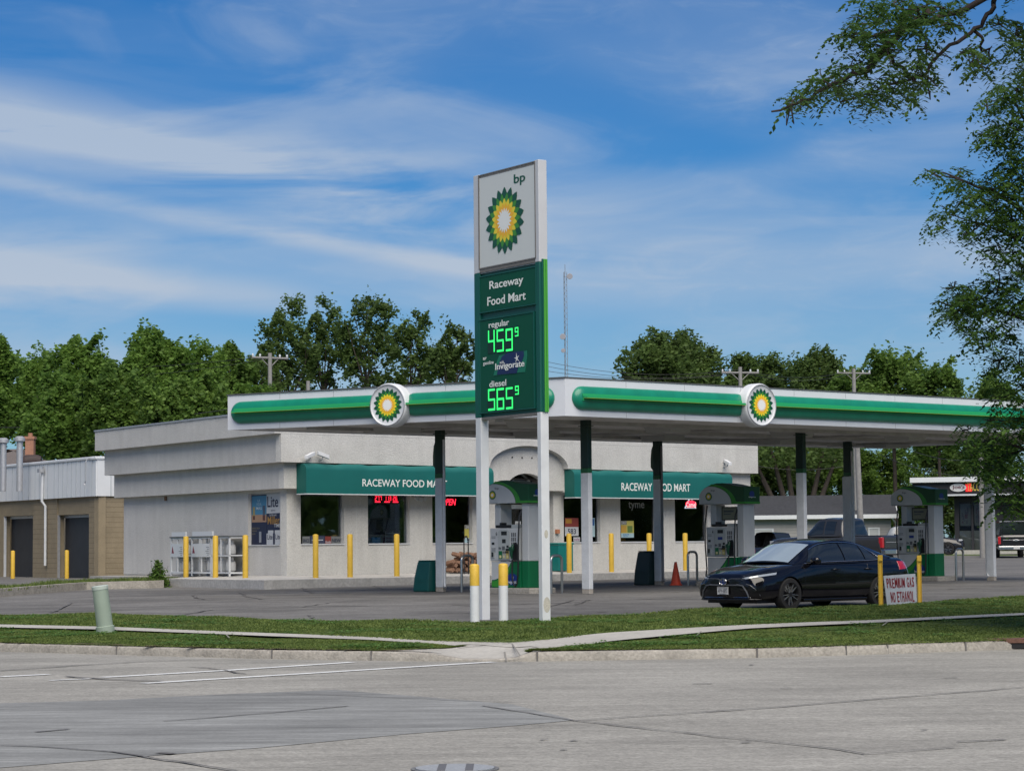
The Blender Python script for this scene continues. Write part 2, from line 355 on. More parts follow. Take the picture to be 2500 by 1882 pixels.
fK2 = lambda x: yK(x) + .16
S2 = curve([(0, 1530), (254, 1535.6), (667, 1552.5), (960, 1564), (1250, 1569.5), (1419, 1555), (1832, 1531), (2154, 1518.6), (2500, 1501.7)])
S1L = curve([(0, 1537.3), (254, 1543), (667, 1560), (960, 1571), (1119, 1580)])
S1R = curve([(1306, 1592), (1400, 1580), (1532, 1568), (1832, 1540.5), (2154, 1525), (2500, 1507)])
LE = curve([(0, 1506), (237, 1501.7), (559, 1512), (735, 1517.5), (1130, 1521.5), (1250, 1519), (1476, 1506), (1950, 1487.6), (2154, 1479), (2500, 1459)], dz=mound)
def M_ground(name, col, stretch=False, blotch=.14, patch=None):
    mt = mat(name, col, .92, var=.10, vs=90, bump=.25, bs=90, var2=(blotch, .35), spec=.25)
    return mt
M_road = groundmat('road_concrete', (.285, .277, .252), -.12, .11, .32)
M_road2 = groundmat('newer_road_concrete', (.235, .24, .235), .12, .22, .14, .16)
M_lot = groundmat('lot_asphalt', (.148, .144, .138), .3, .22, .30, .22)
M_lot2 = M_ground('lot_concrete', (.27, .26, .245), blotch=.15)
M_soil = mat('soil', (.17, .13, .085), 1, var=.3, vs=6)
M_turf = mat('turf', (.065, .10, .022), .95, var=.35, vs=3, var2=(.25, 25))
# one sheet to the horizon
mb = MB(); xs = [-2500, -600, -200, -90] + [i * 3.0 for i in range(-15, 20)] + [90, 200, 600, 2500]; ys = [-60, 0, 20, 30, 33, 36] + [38 + i * 3 for i in range(45)] + [220, 400, 900, 4000]
for y in ys:
    for x in xs: mb.v.append((x, y, H(x, y) - .06 - (.35 if abs(y - yK(x)) < 4 else 0)))
for j in range(len(ys) - 1):
    for i in range(len(xs) - 1): q = j * len(xs) + i; mb.f.append((q, q + 1, q + len(xs) + 1, q + len(xs))); mb.m.append(0)
tag(mb.build('ground', M_turf, recalc=False), 'ground of soil and rough grass reaching the horizon', kind='structure')
xs_w = list(np.concatenate([np.linspace(-200, -16, 24), np.linspace(-15, 15, 121), np.linspace(16, 200, 24)]))
def flat(name, fa, fb, xs, mt, z):
    mb = MB(); n = len(xs)
    for x in xs: mb.v.append((x, fa(x), z))
    for x in xs: mb.v.append((x, fb(x), z))
    for i in range(n - 1): mb.f.append((i, i + 1, n + i + 1, n + i)); mb.m.append(0)
    o = mb.build(name, mt, recalc=False); o['kind'] = 'structure'; return o
flat('road', lambda x: -60, lambda x: yK(x) + .02, xs_w, M_road, 0)
mb = MB(); mb.box(-150, 150, -59, 5.6, .002, .13, 0); tag(mb.build('near_side_verge', M_turf), 'grass verge on the near side of the street', kind='structure')
mb = MB(); mb.box(-150, 150, 5.6, 5.8, .002, .14, 0); tag(mb.build('near_side_kerb', M_kerb), 'concrete kerb on the near side of the street', kind='structure')
# newer slab in the road
slab = [(-400, 1760), (-100, 1705), (0, 1690), (420, 1697), (700, 1688), (900, 1684.5), (1180, 1686), (1404, 1757.5), (1250, 1771), (930, 1796), (640, 1822), (339, 1848), (150, 1862), (0, 1873), (-300, 1900)]
slab = [(-300, 1722), (0, 1716), (250, 1709), (520, 1695), (820, 1683), (1250, 1718), (1404, 1757), (1250, 1771), (1000, 1790), (640, 1824), (339, 1846), (0, 1873), (-300, 1896)]
mb = MB(); mb.add([atz(x, y, .004) for x, y in slab], [tuple(range(len(slab)))])
tag(mb.build('road_patch', M_road2), 'newer bluish grey concrete slab in the crossing', kind='structure')
# kerb with a bevelled front, notched joints, dropped at the ramp
pr = [(0, -.02), (.0, .07), (.02, .118), (.05, .132), (.17, .135), (.17, -.02)]
mb = MB(); kx = list(np.arange(-60, 60, .25)); xr0, xr1 = atz(1035, 1613, 0).x, atz(1300, 1613, 0).x
def kh(x): return 1 - .72 * rampw(x)
for x in kx:
    for a, b in pr:
        y = yK(x); wob = .006 * math.sin(x * 7.3) + .005 * math.sin(x * 2.9)
        mb.v.append((x, y + a + wob, b * kh(x) if b > 0 else b))
n = len(pr)
for i in range(len(kx) - 1):
    for j in range(n - 1): q = i * n + j; mb.f.append((q, q + 1, q + n + 1, q + n)); mb.m.append(0)
tag(mb.build('kerb', M_kerb, smooth=30), 'worn concrete kerb along the edge of the street', kind='structure')
mb = MB()
for jx in [atz(p, 1605, 0).x for p in (258, 670, 915, 1310, 1849, 2086, 2202, 2430)]:
    y = yK(jx); mb.box(jx - .012, jx + .012, y - .004, y + .176, .0, .139)
tag(mb.build('kerb_joints', M_crack), 'dark joints across the kerb', kind='structure')
# storm drain inlet
a0, a1 = atz(2437, 1590, 0).x, atz(2560, 1590, 0).x
mb = MB(); yk = (yK(a0) + yK(a1)) / 2
mb.box(a0, a1, yk - .015, yk + .2, .015, .1, 1); mb.box(a0 - .02, a1, yk - .03, yk + .45, .1, .165, 0)
dr = thing('storm_drain', 'rusty steel storm drain inlet set in the kerb at the right edge', 'storm drain', (a0, yk, 0))
mb.build('inlet_hood', [mat('rusty_iron', (.13, .065, .045), .85, var=.3, vs=12), M_dark], dr)
# sidewalk concrete under everything, then verges
gridsheet('ramp', lambda x: yK(x) + .155, S2, xs_w, 10, M_conc, .004)
tipL, tipR = atg(1115, 1581).x, atg(1306, 1592).x
xl = list(np.linspace(-150, -15, 20)) + list(np.linspace(-14.5, tipL, 50)); xr = list(np.linspace(tipR, 15, 60)) + list(np.linspace(16, 150, 20))
def vL0(x): return yK(x) + .17 + max(0, (x - (tipL - 1.2))) ** 1.5 * .9
def vL1(x): return max(S1L(x), vL0(x) + .02)
def vR0(x): return yK(x) + .17
def vR1(x): return max(S1R(x), vR0(x) + .02)
gridsheet('near_verge', vL0, vL1, xl, 3, M_turf, .012, label='left grass verge between kerb and sidewalk')
gridsheet('near_verge', vR0, vR1, xr, 3, M_turf, .012, label='right grass verge between kerb and sidewalk')
def swz(x): q = max(0, min(1, max(tipL - .1 - x, x - tipR - .1) / 1.2)); return .010 + .042 * q
gridsheet('sidewalk', lambda x: vL1(x) if x < tipL else (vR1(x) if x > tipR else (S2(x) * .45 + (vL1(tipL) * (tipR - x) + vR1(tipR) * (x - tipL)) / (tipR - tipL) * .55)), S2, xs_w, 3, M_conc, lambda x, k: swz(x))
gridsheet('far_verge', S2, LE, xs_w, 5, M_turf, lambda x, k: mound(x) * k, label='grass verge between sidewalk and forecourt')
gridsheet('lot_edge', LE, lambda x: LE(x) + .15, xs_w, 1, M_conc, lambda x, k: .03 - .0 * k, label='thin concrete edging of the forecourt')
gridsheet('parking_lot', lambda x: LE(x) + .15, lambda x: 135, xs_w, 60, M_lot, .0, label='worn grey asphalt forecourt')
mb = MB()
for _ in range(150):
    x = random.uniform(-10, 10)
    if tipL - .3 < x < tipR + .3: continue
    y = yK(x) + random.uniform(.18, .34); r_ = random.uniform(.04, .16); z = H(x, y) + .018 + random.uniform(0, .004)
    mb.add([(x + r_ * 2.2 * math.cos(a) * random.uniform(.7, 1.2), y + r_ * .45 * math.sin(a) * random.uniform(.7, 1.2), z) for a in np.linspace(0, 5.7, 10)], [tuple(range(10))])
tag(mb.build('bare_soil', M_soil, recalc=False), 'patches of bare soil behind the kerb', kind='stuff')
# sidewalk joints
mb = MB()
for fx, fy, gx, gy in ((1700, 1551, 1712, 1540), (2154, 1526, 2166, 1518), (1250, 1570, 1270, 1600), (1119, 1580, 1250, 1570), (560, 1556, 552, 1548), (1232, 1590, 1236, 1612)):
    a, b = atg(fx, fy, swz(atg(fx, fy).x) + .004), atg(gx, gy, swz(atg(gx, gy).x) + .004); t = (b - a).normalized(); s_ = Vector((-t.y, t.x, 0)) * .012
    mb.quad(a - s_, a + s_, b + s_, b - s_)
tag(mb.build('sidewalk_joints', mat('joint_grey', (.22, .21, .19), .9)), 'joints across the sidewalk', kind='structure')
# grass blades as one mass
def blades(name, regions, n, hmin, hmax, mt, label, zoff=.02):
    V = []; per = [int(n * r[3]) for r in regions]
    X, Y, S = [], [], []
    for (fa, fb, (xa, xb), _), k in zip(regions, per):
        xs = RNG.uniform(xa, xb, k); t = RNG.uniform(-.03, 1.03, k)
        for x, q in zip(xs, t):
            y = fa(x) * (1 - q) + fb(x) * q; X.append(x); Y.append(y); S.append(mound(x) * max(0, min(1, q)) if fb is LE else (-.008 if fb in (vL1, vR1) else 0))
    X = np.array(X); Y = np.array(Y); n = len(X); Z = np.array([H(x, y) for x, y in zip(X, Y)]) + zoff + np.array(S)
    dens = np.sin(X * 2.1 + 1.3 * np.sin(Y * 1.7)) * .5 + np.sin(X * .7 - Y * 1.1) * .5
    h = RNG.uniform(hmin, hmax, n) * (1 + .75 * dens) * np.where(np.array(S) < 0, .62, 1); a = RNG.uniform(0, math.pi, n); w = RNG.uniform(.008, .022, n)
    lx, ly = RNG.normal(0, .04, n), RNG.normal(0, .03, n)
    v = np.empty((n, 3, 3)); v[:, 0] = np.c_[X - np.cos(a) * w, Y - np.sin(a) * w, Z]; v[:, 1] = np.c_[X + np.cos(a) * w, Y + np.sin(a) * w, Z]; v[:, 2] = np.c_[X + lx, Y + ly, Z + h]
    me = bpy.data.meshes.new(name); me.vertices.add(3 * n); me.vertices.foreach_set('co', v.ravel()); me.loops.add(3 * n); me.loops.foreach_set('vertex_index', np.arange(3 * n))
    me.polygons.add(n); me.polygons.foreach_set('loop_start', np.arange(0, 3 * n, 3)); me.update(); me.validate(); me.materials.append(mt)
    o = bpy.data.objects.new(name, me); COL.objects.link(o); return tag(o, label, 'grass', kind='stuff')
M_grass = leafmat('grass_blade', (.05, .09, .018), (.22, .28, .075), 2.2, .4)
blades('grass', [(vL0, vL1, (-11, tipL + .1), .30), (vR0, vR1, (tipR - .1, 11), .32), (S2, LE, (-11, 11.5), .55)], 260000, .018, .045, M_grass, 'short green grass and clover on the verges')
V = []
for _ in range(150):
    fa, fb, xa, xb = random.choice([(vL0, vL1, -11, tipL - .3), (vR0, vR1, tipR + .3, 11), (S2, LE, -11, 11), (S2, LE, -11, 11)]); x = random.uniform(xa, xb); q = random.uniform(.05, .95); y = fa(x) * (1 - q) + fb(x) * q; r_ = random.uniform(.08, .35)
    for _k in range(int(900 * r_)):
        px_, py_ = x + random.gauss(0, r_), y + random.gauss(0, r_ * .5)
        if not (fa(px_) + .03 < py_ < fb(px_) - .03): continue
        z = H(px_, py_) + random.uniform(.03, .075) + (mound(px_) * (py_ - S2(px_)) / (LE(px_) - S2(px_)) if fb is LE else -.01); s_ = random.uniform(.012, .026); a = random.uniform(0, 6.28); c_, d_ = math.cos(a) * s_, math.sin(a) * s_; tz = random.uniform(-.5, .9) * s_
        V += [(px_ - c_, py_ - d_, z), (px_ + d_, py_ - c_, z + tz * .4), (px_ + c_, py_ + d_, z + tz), (px_ - d_, py_ + c_, z + tz * .4)]
mb = MB(); mb.v = V; mb.f = [(i, i + 1, i + 2, i + 3) for i in range(0, len(V), 4)]; mb.m = [0] * len(mb.f)
tag(mb.build('clover', leafmat('clover_leaf', (.05, .13, .02), (.16, .27, .07), 3, .4), recalc=False), 'low clover and weeds in the verges', kind='stuff')
# painted lines and joints on the road, cracks and stains on the lot
def strip(mb, px, w, zf, jit=0, mi=0):
    P = [zf(x, y) for x, y in px]
    if jit:
        Q = []
        for a, b in zip(P, P[1:]):
            k = max(1, int((b - a).length / .35))
            for i in range(k): Q.append(a.lerp(b, i / k) + Vector((random.gauss(0, jit), random.gauss(0, jit * 2), 0)))
        Q.append(P[-1]); P = Q
    L, R = [], []
    for i, p in enumerate(P):
        t = (P[min(i + 1, len(P) - 1)] - P[max(i - 1, 0)]).normalized(); s_ = Vector((-t.y, t.x, 0)) * (w / 2 * (random.uniform(.5, 1.3) if jit else 1))
        L.append(p + s_); R.append(p - s_)
    n = len(P); mb.add(L + R, [(i, i + 1, n + i + 1, n + i) for i in range(n - 1)], mi)
rz = lambda x, y: atz(x, y, .008); rz4 = lambda x, y: atz(x, y, .012)
mb = MB()
strip(mb, [(250, 1652.5), (560, 1635), (860, 1615.5)], .20, rz); strip(mb, [(0, 1651), (118, 1645)], .20, rz)
strip(mb, [(350, 1667), (780, 1641), (1205, 1614.7)], .20, rz); strip(mb, [(120, 1660), (235, 1655)], .12, rz)
tag(mb.build('road_markings', M_line), 'pair of worn white crosswalk lines on the road', kind='structure')
mb = MB()
strip(mb, [(0, 1636), (160, 1625), (340, 1614), (520, 1608)], .06, rz4, .015); strip(mb, [(160, 1649), (262, 1657), (400, 1661)], .09, rz4, .02)
strip(mb, [(460, 1627), (540, 1633), (600, 1643)], .05, rz4, .03)
strip(mb, [(1180, 1721), (1404, 1757), (1680, 1788), (2040, 1826), (2110, 1838)], .03, rz4, .012)
strip(mb, [(0, 1817), (180, 1826), (339, 1842), (440, 1857), (580, 1880)], .04, rz4, .02)
strip(mb, [(1404, 1757), (1600, 1744), (1850, 1728), (2260, 1695), (2500, 1676)], .05, rz4, .008)
strip(mb, [(2110, 1838), (2240, 1829), (2330, 1822)], .03, rz4, .01)
strip(mb, [(520, 1695), (670, 1689), (1090, 1707), (1250, 1713)], .025, rz4, .01); strip(mb, [(90, 1785), (170, 1778)], .05, rz4, .01)
strip(mb, [(400, 1758), (520, 1750), (850, 1722)], .045, rz4, .01); strip(mb, [(385, 1836), (425, 1838)], .10, rz4, .0)
for x, y, w in ((1690, 1668, 40), (1320, 1803, 12), (1390, 1806, 10), (2248, 1780, 8), (1365, 1828, 12), (2300, 1653, 30), (1905, 1679, 20), (1830, 1622, 0), (1810, 1810, 14)):
    strip(mb, [(x, y), (x + w + 8, y - 1)], .05, rz4, .004)
for x, y, w in ((2335, 1809, 120),): strip(mb, [(x, y), (x + w, y - 6)], .05, rz4, .004)
tag(mb.build('road_joints', M_crack), 'dark joints and cracks across the road', kind='structure')
gz8 = lambda x, y: atg(x, y, .012)
mb = MB()
LC = [[(410, 1505), (520, 1487), (740, 1477), (900, 1478)], [(475, 1450), (478, 1458), (498, 1462)], [(740, 1427), (742, 1438), (765, 1448)], [(650, 1454.5), (850, 1456), (1160, 1458)],
      [(900, 1424), (930, 1436), (935, 1438)], [(740, 1480), (805, 1470), (850, 1467)], [(1100, 1475), (1160, 1478), (1380, 1470), (1560, 1462), (1700, 1455)], [(1400, 1475), (1440, 1463)],
      [(1340, 1480), (1400, 1464)], [(2260, 1440), (2500, 1428)], [(2180, 1385), (2310, 1381), (2500, 1384)], [(100, 1480), (300, 1470), (560, 1462)], [(755, 1500), (762, 1508)], [(1500, 1440), (1640, 1445), (1760, 1438)],
      [(120, 1495), (180, 1470), (380, 1458)], [(1000, 1500), (1120, 1494), (1250, 1500)], [(1380, 1500), (1480, 1492)], [(590, 1445), (600, 1455), (640, 1462)]]
for p in LC: strip(mb, p, .07, gz8, .03)
tag(mb.build('lot_cracks', M_crack), 'dark tar sealed cracks on the forecourt', kind='structure')
mb = MB()
for p, w in (([(572, 1428), (640, 1433), (690, 1434)], .08), ([(655, 1430), (663, 1421)], .35), ([(748, 1428), (757, 1421)], .35), ([(836, 1426.5), (846, 1422)], .3), ([(915, 1424), (926, 1420)], .3), ([(990, 1421), (1003, 1418)], .25)):
    strip(mb, p, w, gz8)
tag(mb.build('lot_markings', mat('faded_yellow_line', (.42, .33, .13), .9, var=.25, vs=8)), 'faded yellow parking marks by the store walkway', kind='structure')
# pale and dark wear on the lot under the canopy
mb = MB()
for x, y, w, h in ((1150, 1462, 500, 14), (1560, 1452, 350, 12), (2350, 1418, 260, 8)): pass
# manhole
c = atz(1111, 1875.5, .006); mh = thing('manhole_cover', 'round grey cast manhole cover in the near road', 'manhole cover', c)
mb = MB(); mb.lathe([(.30, .0), (.30, .01)], 40); ring = MB(); ring.lathe([(.335, -.004), (.335, .004), (.305, .004), (.305, -.004)], 40, cap=False)
mi = mat('cast_iron', (.30, .315, .33), .6, var=.2, vs=40); mb.box(-.13, -.07, -.26, .26, .009, .014, 1); mb.box(.08, .14, -.26, .26, .009, .014, 1)
mb.build('lid', [mi, mat('worn_dark_iron', (.12, .12, .125), .7)], mh, world=False); ring.build('ring', mat('iron_ring', (.16, .16, .16), .7), mh, world=False)
# far grass island beside the garage
fr_ = [(-200, 1470), (0, 1457), (149, 1444), (211, 1439), (363, 1435.7), (400, 1434.5)]
bk_ = [(-200, 1450), (0, 1437), (120, 1426), (231, 1417), (363, 1417), (400, 1417)]
A = [atg(x, y) for x, y in fr_]; B = [atg(x, y, .15) for x, y in bk_]
mb = MB()
for i in range(len(A) - 1):
    a, b = A[i], A[i + 1]; up = Vector((0, 0, .22)); bk = (B[i] - A[i]).normalized() * .2; bk2 = (B[i + 1] - A[i + 1]).normalized() * .2
    mb.hexa([a, b, b + bk2, a + bk, a + up, b + up, b + bk2 + up, a + bk + up])
tag(mb.build('far_kerb', M_kerb), 'old concrete kerb left of the store', kind='structure')
def isl(A, B): 
    xs = [p.x for p in A]; ys = [p.y for p in A]; return lambda x: interp(x, xs, ys)
i0, i1 = isl(A, 0), isl(B, 0); xsI = list(np.linspace(A[0].x, A[-1].x, 40))
gridsheet('island_turf', lambda x: i0(x) + .2, i1, xsI, 4, M_turf, .16)
blades('island_grass', [(lambda x: i0(x) + .2, i1, (A[0].x, A[-1].x), 1)], 16000, .05, .12, M_grass, 'rough grass strip left of the store', .15)
# ================================================================== STORE
P0 = Vector((.54, 76, 0)); DF = Vector((1, .955, 0)).normalized(); DL = Vector((-1, 1.51, 0)).normalized()
_fr = Frame(P0, DF); u = _fr.u(700); K = _fr.P(u, 0)
FR = Frame(K, DF); LW = Frame(K, DL, toward=(-30, 40, 0))          # front: u to the right;  left wall: u to the back
UR = FR.u(1815); UL = LW.u(302)
ZB = .88
OV = [(.75, 216, 1055.7, 1102.6), (.5, 243, 1103.6, 1161.5), (.25, 264, 1163, 1216)]
Z = [LW.uz(216, 1055.7, .75)[1], LW.uz(216, 1102.6, .75)[1], LW.uz(243, 1161.5, .5)[1], LW.uz(264, 1216, .25)[1]]
STO = thing('convenience_store', 'pale stucco single storey store with stepped parapet and two green awnings', 'store', FR.P(UR / 2, ZB))
# corner helpers: footprint point offset by d from both walls
cosang = FR.U.dot(LW.U); 
def corner(d):   # intersection of front plane+d and left plane+d
    a = FR.P(0, 0, d); b = LW.P(0, 0, d); M2 = Matrix(((FR.U.x, -LW.U.x), (FR.U.y, -LW.U.y))); r = M2.inverted() @ Vector((b.x - a.x, b.y - a.y)); return a + FR.U * r[0]
BK = LW.P(UL, 0) ; RT = FR.P(UR, 0)
def foot(d):
    df = min(d, .503)
    a = FR.P(0, 0, df); b = LW.P(0, 0, d); M2 = Matrix(((FR.U.x, -LW.U.x), (FR.U.y, -LW.U.y))); r = M2.inverted() @ Vector((b.x - a.x, b.y - a.y)); c = a + FR.U * r[0]; l = LW.P(UL + d, 0, d); r = FR.P(UR + df * .6, 0, df); back = l + (r - c) ; return [c, r, back, l]
# plain wall parts
wl = MB(); TH = .3
def fbox(mb, fr, u0, u1, z0, z1, d0, d1, mi=0): return mb.hexa([fr.P(u0, z0, d0), fr.P(u1, z0, d0), fr.P(u1, z0, d1), fr.P(u0, z0, d1), fr.P(u0, z1, d0), fr.P(u1, z1, d0), fr.P(u1, z1, d1), fr.P(u0, z1, d1)], mi)
ZW = Z[3] + .05                         # top of plain wall (hidden by tier 3)
WIN = [(734.3, 840.3), (898.6, 1000.6), (1056, 1153.7), (1377, 1466), (1515.4, 1604), (1648.8, 1728)]
WU = [(FR.u(a), FR.u(b)) for a, b in WIN]
ZS = sum(FR.uz((a + b) / 2, y)[1] for (a, b), y in zip(WIN, (1329.7, 1328.4, 1327.4, 1324.7, 1324.4, 1324))) / 6
ZH = Z[3] - .05
DU0, DU1 = FR.u(1222), FR.u(1352)        # recessed entry
DZ = FR.uz(1285, 1197)[1]
us = 0.0
for i, (a, b) in enumerate(WU):
    if i == 3:
        fbox(wl, FR, us, DU0, ZB, ZW, -TH, 0); us = DU1
    fbox(wl, FR, us, a, ZB, ZW, -TH, 0); fbox(wl, FR, a, b, ZB, ZS, -TH, 0); fbox(wl, FR, a, b, ZH, ZW, -TH, 0); us = b
fbox(wl, FR, us, UR, ZB, ZW, -TH, 0)
# left wall with its poster window
pu0, pu1 = LW.u(606), LW.u(683.5); pz0 = LW.uz(640, 1332)[1]; pz1 = LW.uz(640, 1203)[1]; pu0, pu1 = min(pu0, pu1), max(pu0, pu1)
fbox(wl, LW, TH * 1.2, pu0, ZB, ZW, -TH, 0, 1) if pu0 > TH * 1.2 else None
fbox(wl, LW, pu0, pu1, ZB, pz0, -TH, 0, 1); fbox(wl, LW, pu0, pu1, pz1, ZW, -TH, 0, 1); fbox(wl, LW, pu1, UL, ZB, ZW, -TH, 0, 1)
# back and right walls
ft = foot(0)
def wallbox(mb, a, b, z0, z1, th, mi=0):
    t = (b - a).normalized(); n_ = Vector((-t.y, t.x, 0)) * th; k = Vector((0, 0, 1))
    mb.hexa([a + k * z0, b + k * z0, b + n_ + k * z0, a + n_ + k * z0, a + k * z1, b + k * z1, b + n_ + k * z1, a + n_ + k * z1], mi)
wallbox(wl, ft[1], ft[2], ZB, ZW, .3); wallbox(wl, ft[2], ft[3], ZB, ZW, .3)
wl.build('wall', [M_stucco, M_stuccog], STO)
# foundation slab
sl_ = MB(); sl_.prism([(p.x, p.y) for p in foot(-.01)], lambda a, b, d: Vector((a, b, d)), .3, ZB - .002); sl_.build('foundation', M_conc, STO)
# roof deck just under the parapet
rf = MB(); rf.prism([(p.x, p.y) for p in foot(.3)], lambda a, b, d: Vector((a, b, d)), Z[1] + .1, Z[1] + .2); rf.build('roof', M_stuccog, STO)
# arch geometry on the front
au0, au1 = FR.u(1198, .5), FR.u(1389.5, .5); au = (au0 + au1) / 2; ar = (au1 - au0) / 2; azs = FR.uz(1385, 1140, .5)[1]
Atop = Z[1] - .12
def arc(c, z, rx, rz, n=20): return [(c + rx * math.cos(math.pi * (1 - k / n)), z + rz * math.sin(math.pi * (1 - k / n))) for k in range(n + 1)]
tiers = []
for (d, *_), z0, z1 in zip(OV, (Z[1], Z[2], Z[3]), (Z[0], Z[1], Z[2])):
    ti = MB(); p = foot(d); q = foot(d - .26)
    kz = Vector((0, 0, 1))
    def seg(a, b, b2, a2): ti.hexa([a + kz * z0, b + kz * z0, b2 + kz * z0, a2 + kz * z0, a + kz * z1, b + kz * z1, b2 + kz * z1, a2 + kz * z1], 1)
    seg(p[3], p[0], q[0], q[3]); ti.m[-6:] = [1] * 6
    if d == .5:
        L0 = (p[0] - FR.P(0, 0, d)).dot(FR.U); R0 = (p[1] - FR.P(0, 0, d)).dot(FR.U)
        for x0, x1 in ((L0, au0), (au1, R0)): fbox(ti, FR, x0, x1, z0, z1, d - .26, d, 0)
        AR = arc(au, z0, ar, Atop - z0); n = len(AR)
        poly = AR + [(au1, z1), (au0, z1)]
        ti.prism(poly, FR.P, d - .26, d, 0)
    elif d == .25:
        L0 = (p[0] - FR.P(0, 0, d)).dot(FR.U); R0 = (p[1] - FR.P(0, 0, d)).dot(FR.U)
        fbox(ti, FR, L0, au0 - .02, z0, z1, 0, d, 0); fbox(ti, FR, au1 + .02, R0, z0, z1, 0, d, 0)
    else:
        L0 = (p[0] - FR.P(0, 0, .5)).dot(FR.U) - .1; R0 = (foot(.5)[1] - FR.P(0, 0, .5)).dot(FR.U); fbox(ti, FR, L0 + .3, R0, z0 + .002, z1, .2, .503, 0)
    seg(p[1], p[2], q[2], q[1]); seg(p[2], p[3], q[3], q[2])
    ti.build('parapet_band', [M_stucco, M_stuccog], STO)
    if d == .75:
        cp = MB(); p = foot(d + .03); q = foot(d - .3)
        for i in range(4):
            j = (i + 1) % 4; cp.hexa([p[i] + kz * (z1 - .005), p[j] + kz * (z1 - .005), q[j] + kz * (z1 - .005), q[i] + kz * (z1 - .005), p[i] + kz * (z1 + .05), p[j] + kz * (z1 + .05), q[j] + kz * (z1 + .05), q[i] + kz * (z1 + .05)])
        cp.build('roof_edge', M_galv, STO)
# entry portal: arched panel
eu = FR.u(1288, .25); er = FR.u(1338, .25) - eu; ez = FR.uz(1288, 1197, .25)[1]; et = FR.uz(1288, 1155.4, .25)[1]
pp = MB(); AR = arc(eu, ez, er, et - ez)
pp.prism([(au0 - .02, ez), (eu - er, ez)] + AR[1:-1] + [(eu + er, ez), (au1 + .02, ez), (au1 + .02, Atop + .1), (au0 - .02, Atop + .1)], FR.P, 0.003, .25)
pp.build('entry_portal', M_stucco, STO)
for k in range(3):
    pv = MB(); pv.box(-.02, .02, -.02, .02, 0, .03, fn=lambda x, y, z, k=k: FR.P(FR.u(1252 + k * 24, .25) + x, FR.uz(1280, 1117, .25)[1] + y, .253 + z)); pv.build('fixing_bolt', M_black, STO)
# recess side walls + ceiling
rc = MB(); RD = -1.0
fbox(rc, FR, DU0 - .02, DU0, ZB, Z[2], RD, -TH); fbox(rc, FR, DU1, DU1 + .02, ZB, Z[2], RD, -TH); fbox(rc, FR, DU0, DU1, Z[2] - .1, Z[2], RD, 0)
rc.build('entry_recess', M_stucco, STO)
# doors: storefront frame, two leaves, transom fan
fd = MB(); fz = FR.uz(1285, 1240, RD)[1]; fdz1 = fz + .06
e0, e1 = DU0 + .02, DU1 - .02
MF = mat('white_door_frame', (.55, .58, .6), .4)
for a in (e0, FR.u(1238, RD), FR.u(1292, RD), FR.u(1345, RD), e1): fbox(fd, FR, a - .035, a + .035, ZB, fz, RD - .05, RD + .03)
fbox(fd, FR, e0, e1, fz - .03, fdz1 + .05, RD - .05, RD + .05); fbox(fd, FR, e0, e1, ZB, ZB + .12, RD - .05, RD + .03)
for k in (.35, .62): 
    c0 = FR.P(eu, ez - .2, -.3)
fd.build('door_frame', MF, STO)
dg = MB(); fbox(dg, FR, e0, e1, ZB + .12, fz - .03, RD - .012, RD - .004); dg.build('door', M_pane, STO)
fan = MB(); fo = RD
for k in range(5):
    a = math.pi * (k + .0) / 4; x1, z1 = eu + er * 1.05 * math.cos(a), ez - .25 + (et - ez + .3) * math.sin(a)
    fan.tube([FR.P(eu, ez - .25, RD + .6), FR.P(x1, z1, RD + .6)], .025, 6)
fan.tube([FR.P(a, b, RD + .6) for a, b in arc(eu, ez - .25, er * 1.05, et - ez + .3)], .03, 6)
fan.build('fanlight', MF, STO)
fg = MB(); fg.prism(arc(eu, ez - .25, er * 1.05, et - ez + .3), FR.P, RD + .57, RD + .58); fg.build('fanlight_glass', M_pane, STO)
# windows
def winpart(fr, a, b, z0, z1, dp=-.1, mt=None):
    w = MB()
    for x0, x1, y0, y1 in ((a, a + .045, z0, z1), (b - .045, b, z0, z1), (a + .045, b - .045, z0, z0 + .04), (a + .045, b - .045, z1 - .05, z1)): fbox(w, fr, x0, x1, y0, y1, dp - .05, dp)
    o = w.build('window', mt or M_galv, STO)
    g = MB(); fbox(g, fr, a + .045, b - .045, z0 + .04, z1 - .05, dp - .03, dp - .024); g.build('pane', M_pane, o)
    s = MB(); fbox(s, fr, a + .004, b - .004, z0 + .002, z0 + .03, dp + .002, .03); s.build('sill', M_white, o)
    return o
for a, b in WU: winpart(FR, a, b, ZS, ZH)
winpart(LW, pu0, pu1, pz0, pz1)
# interior
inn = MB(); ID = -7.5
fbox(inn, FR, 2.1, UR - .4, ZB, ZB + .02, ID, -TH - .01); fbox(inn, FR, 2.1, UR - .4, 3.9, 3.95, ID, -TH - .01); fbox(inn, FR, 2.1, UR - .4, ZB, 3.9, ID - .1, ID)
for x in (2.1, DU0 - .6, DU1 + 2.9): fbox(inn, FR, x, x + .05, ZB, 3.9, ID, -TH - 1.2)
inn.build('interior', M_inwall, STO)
sh = MB(); pal = [mat('goods_%s' % n_, c, .6) for n_, c in (('red', (.25, .03, .03)), ('cream', (.3, .28, .22)), ('blue', (.03, .08, .25)), ('green', (.04, .14, .05)), ('grey', (.10, .10, .11)))]
for r_ in range(4):
    d = -2.2 - r_ * 1.4
    for x in np.arange(2.3, UR - 1, .34):
        if DU0 - .3 < x < DU1 + .3: continue
        for q in range(3):
            if random.random() < .8: fbox(sh, FR, x, x + .3, ZB + .1 + q * .42, ZB + .1 + q * .42 + random.uniform(.18, .34), d - .25, d, random.choice([4, 4, 4, 0, 1, 2, 3]))
sh.build('shelf_goods', pal, STO)['kind'] = 'stuff'
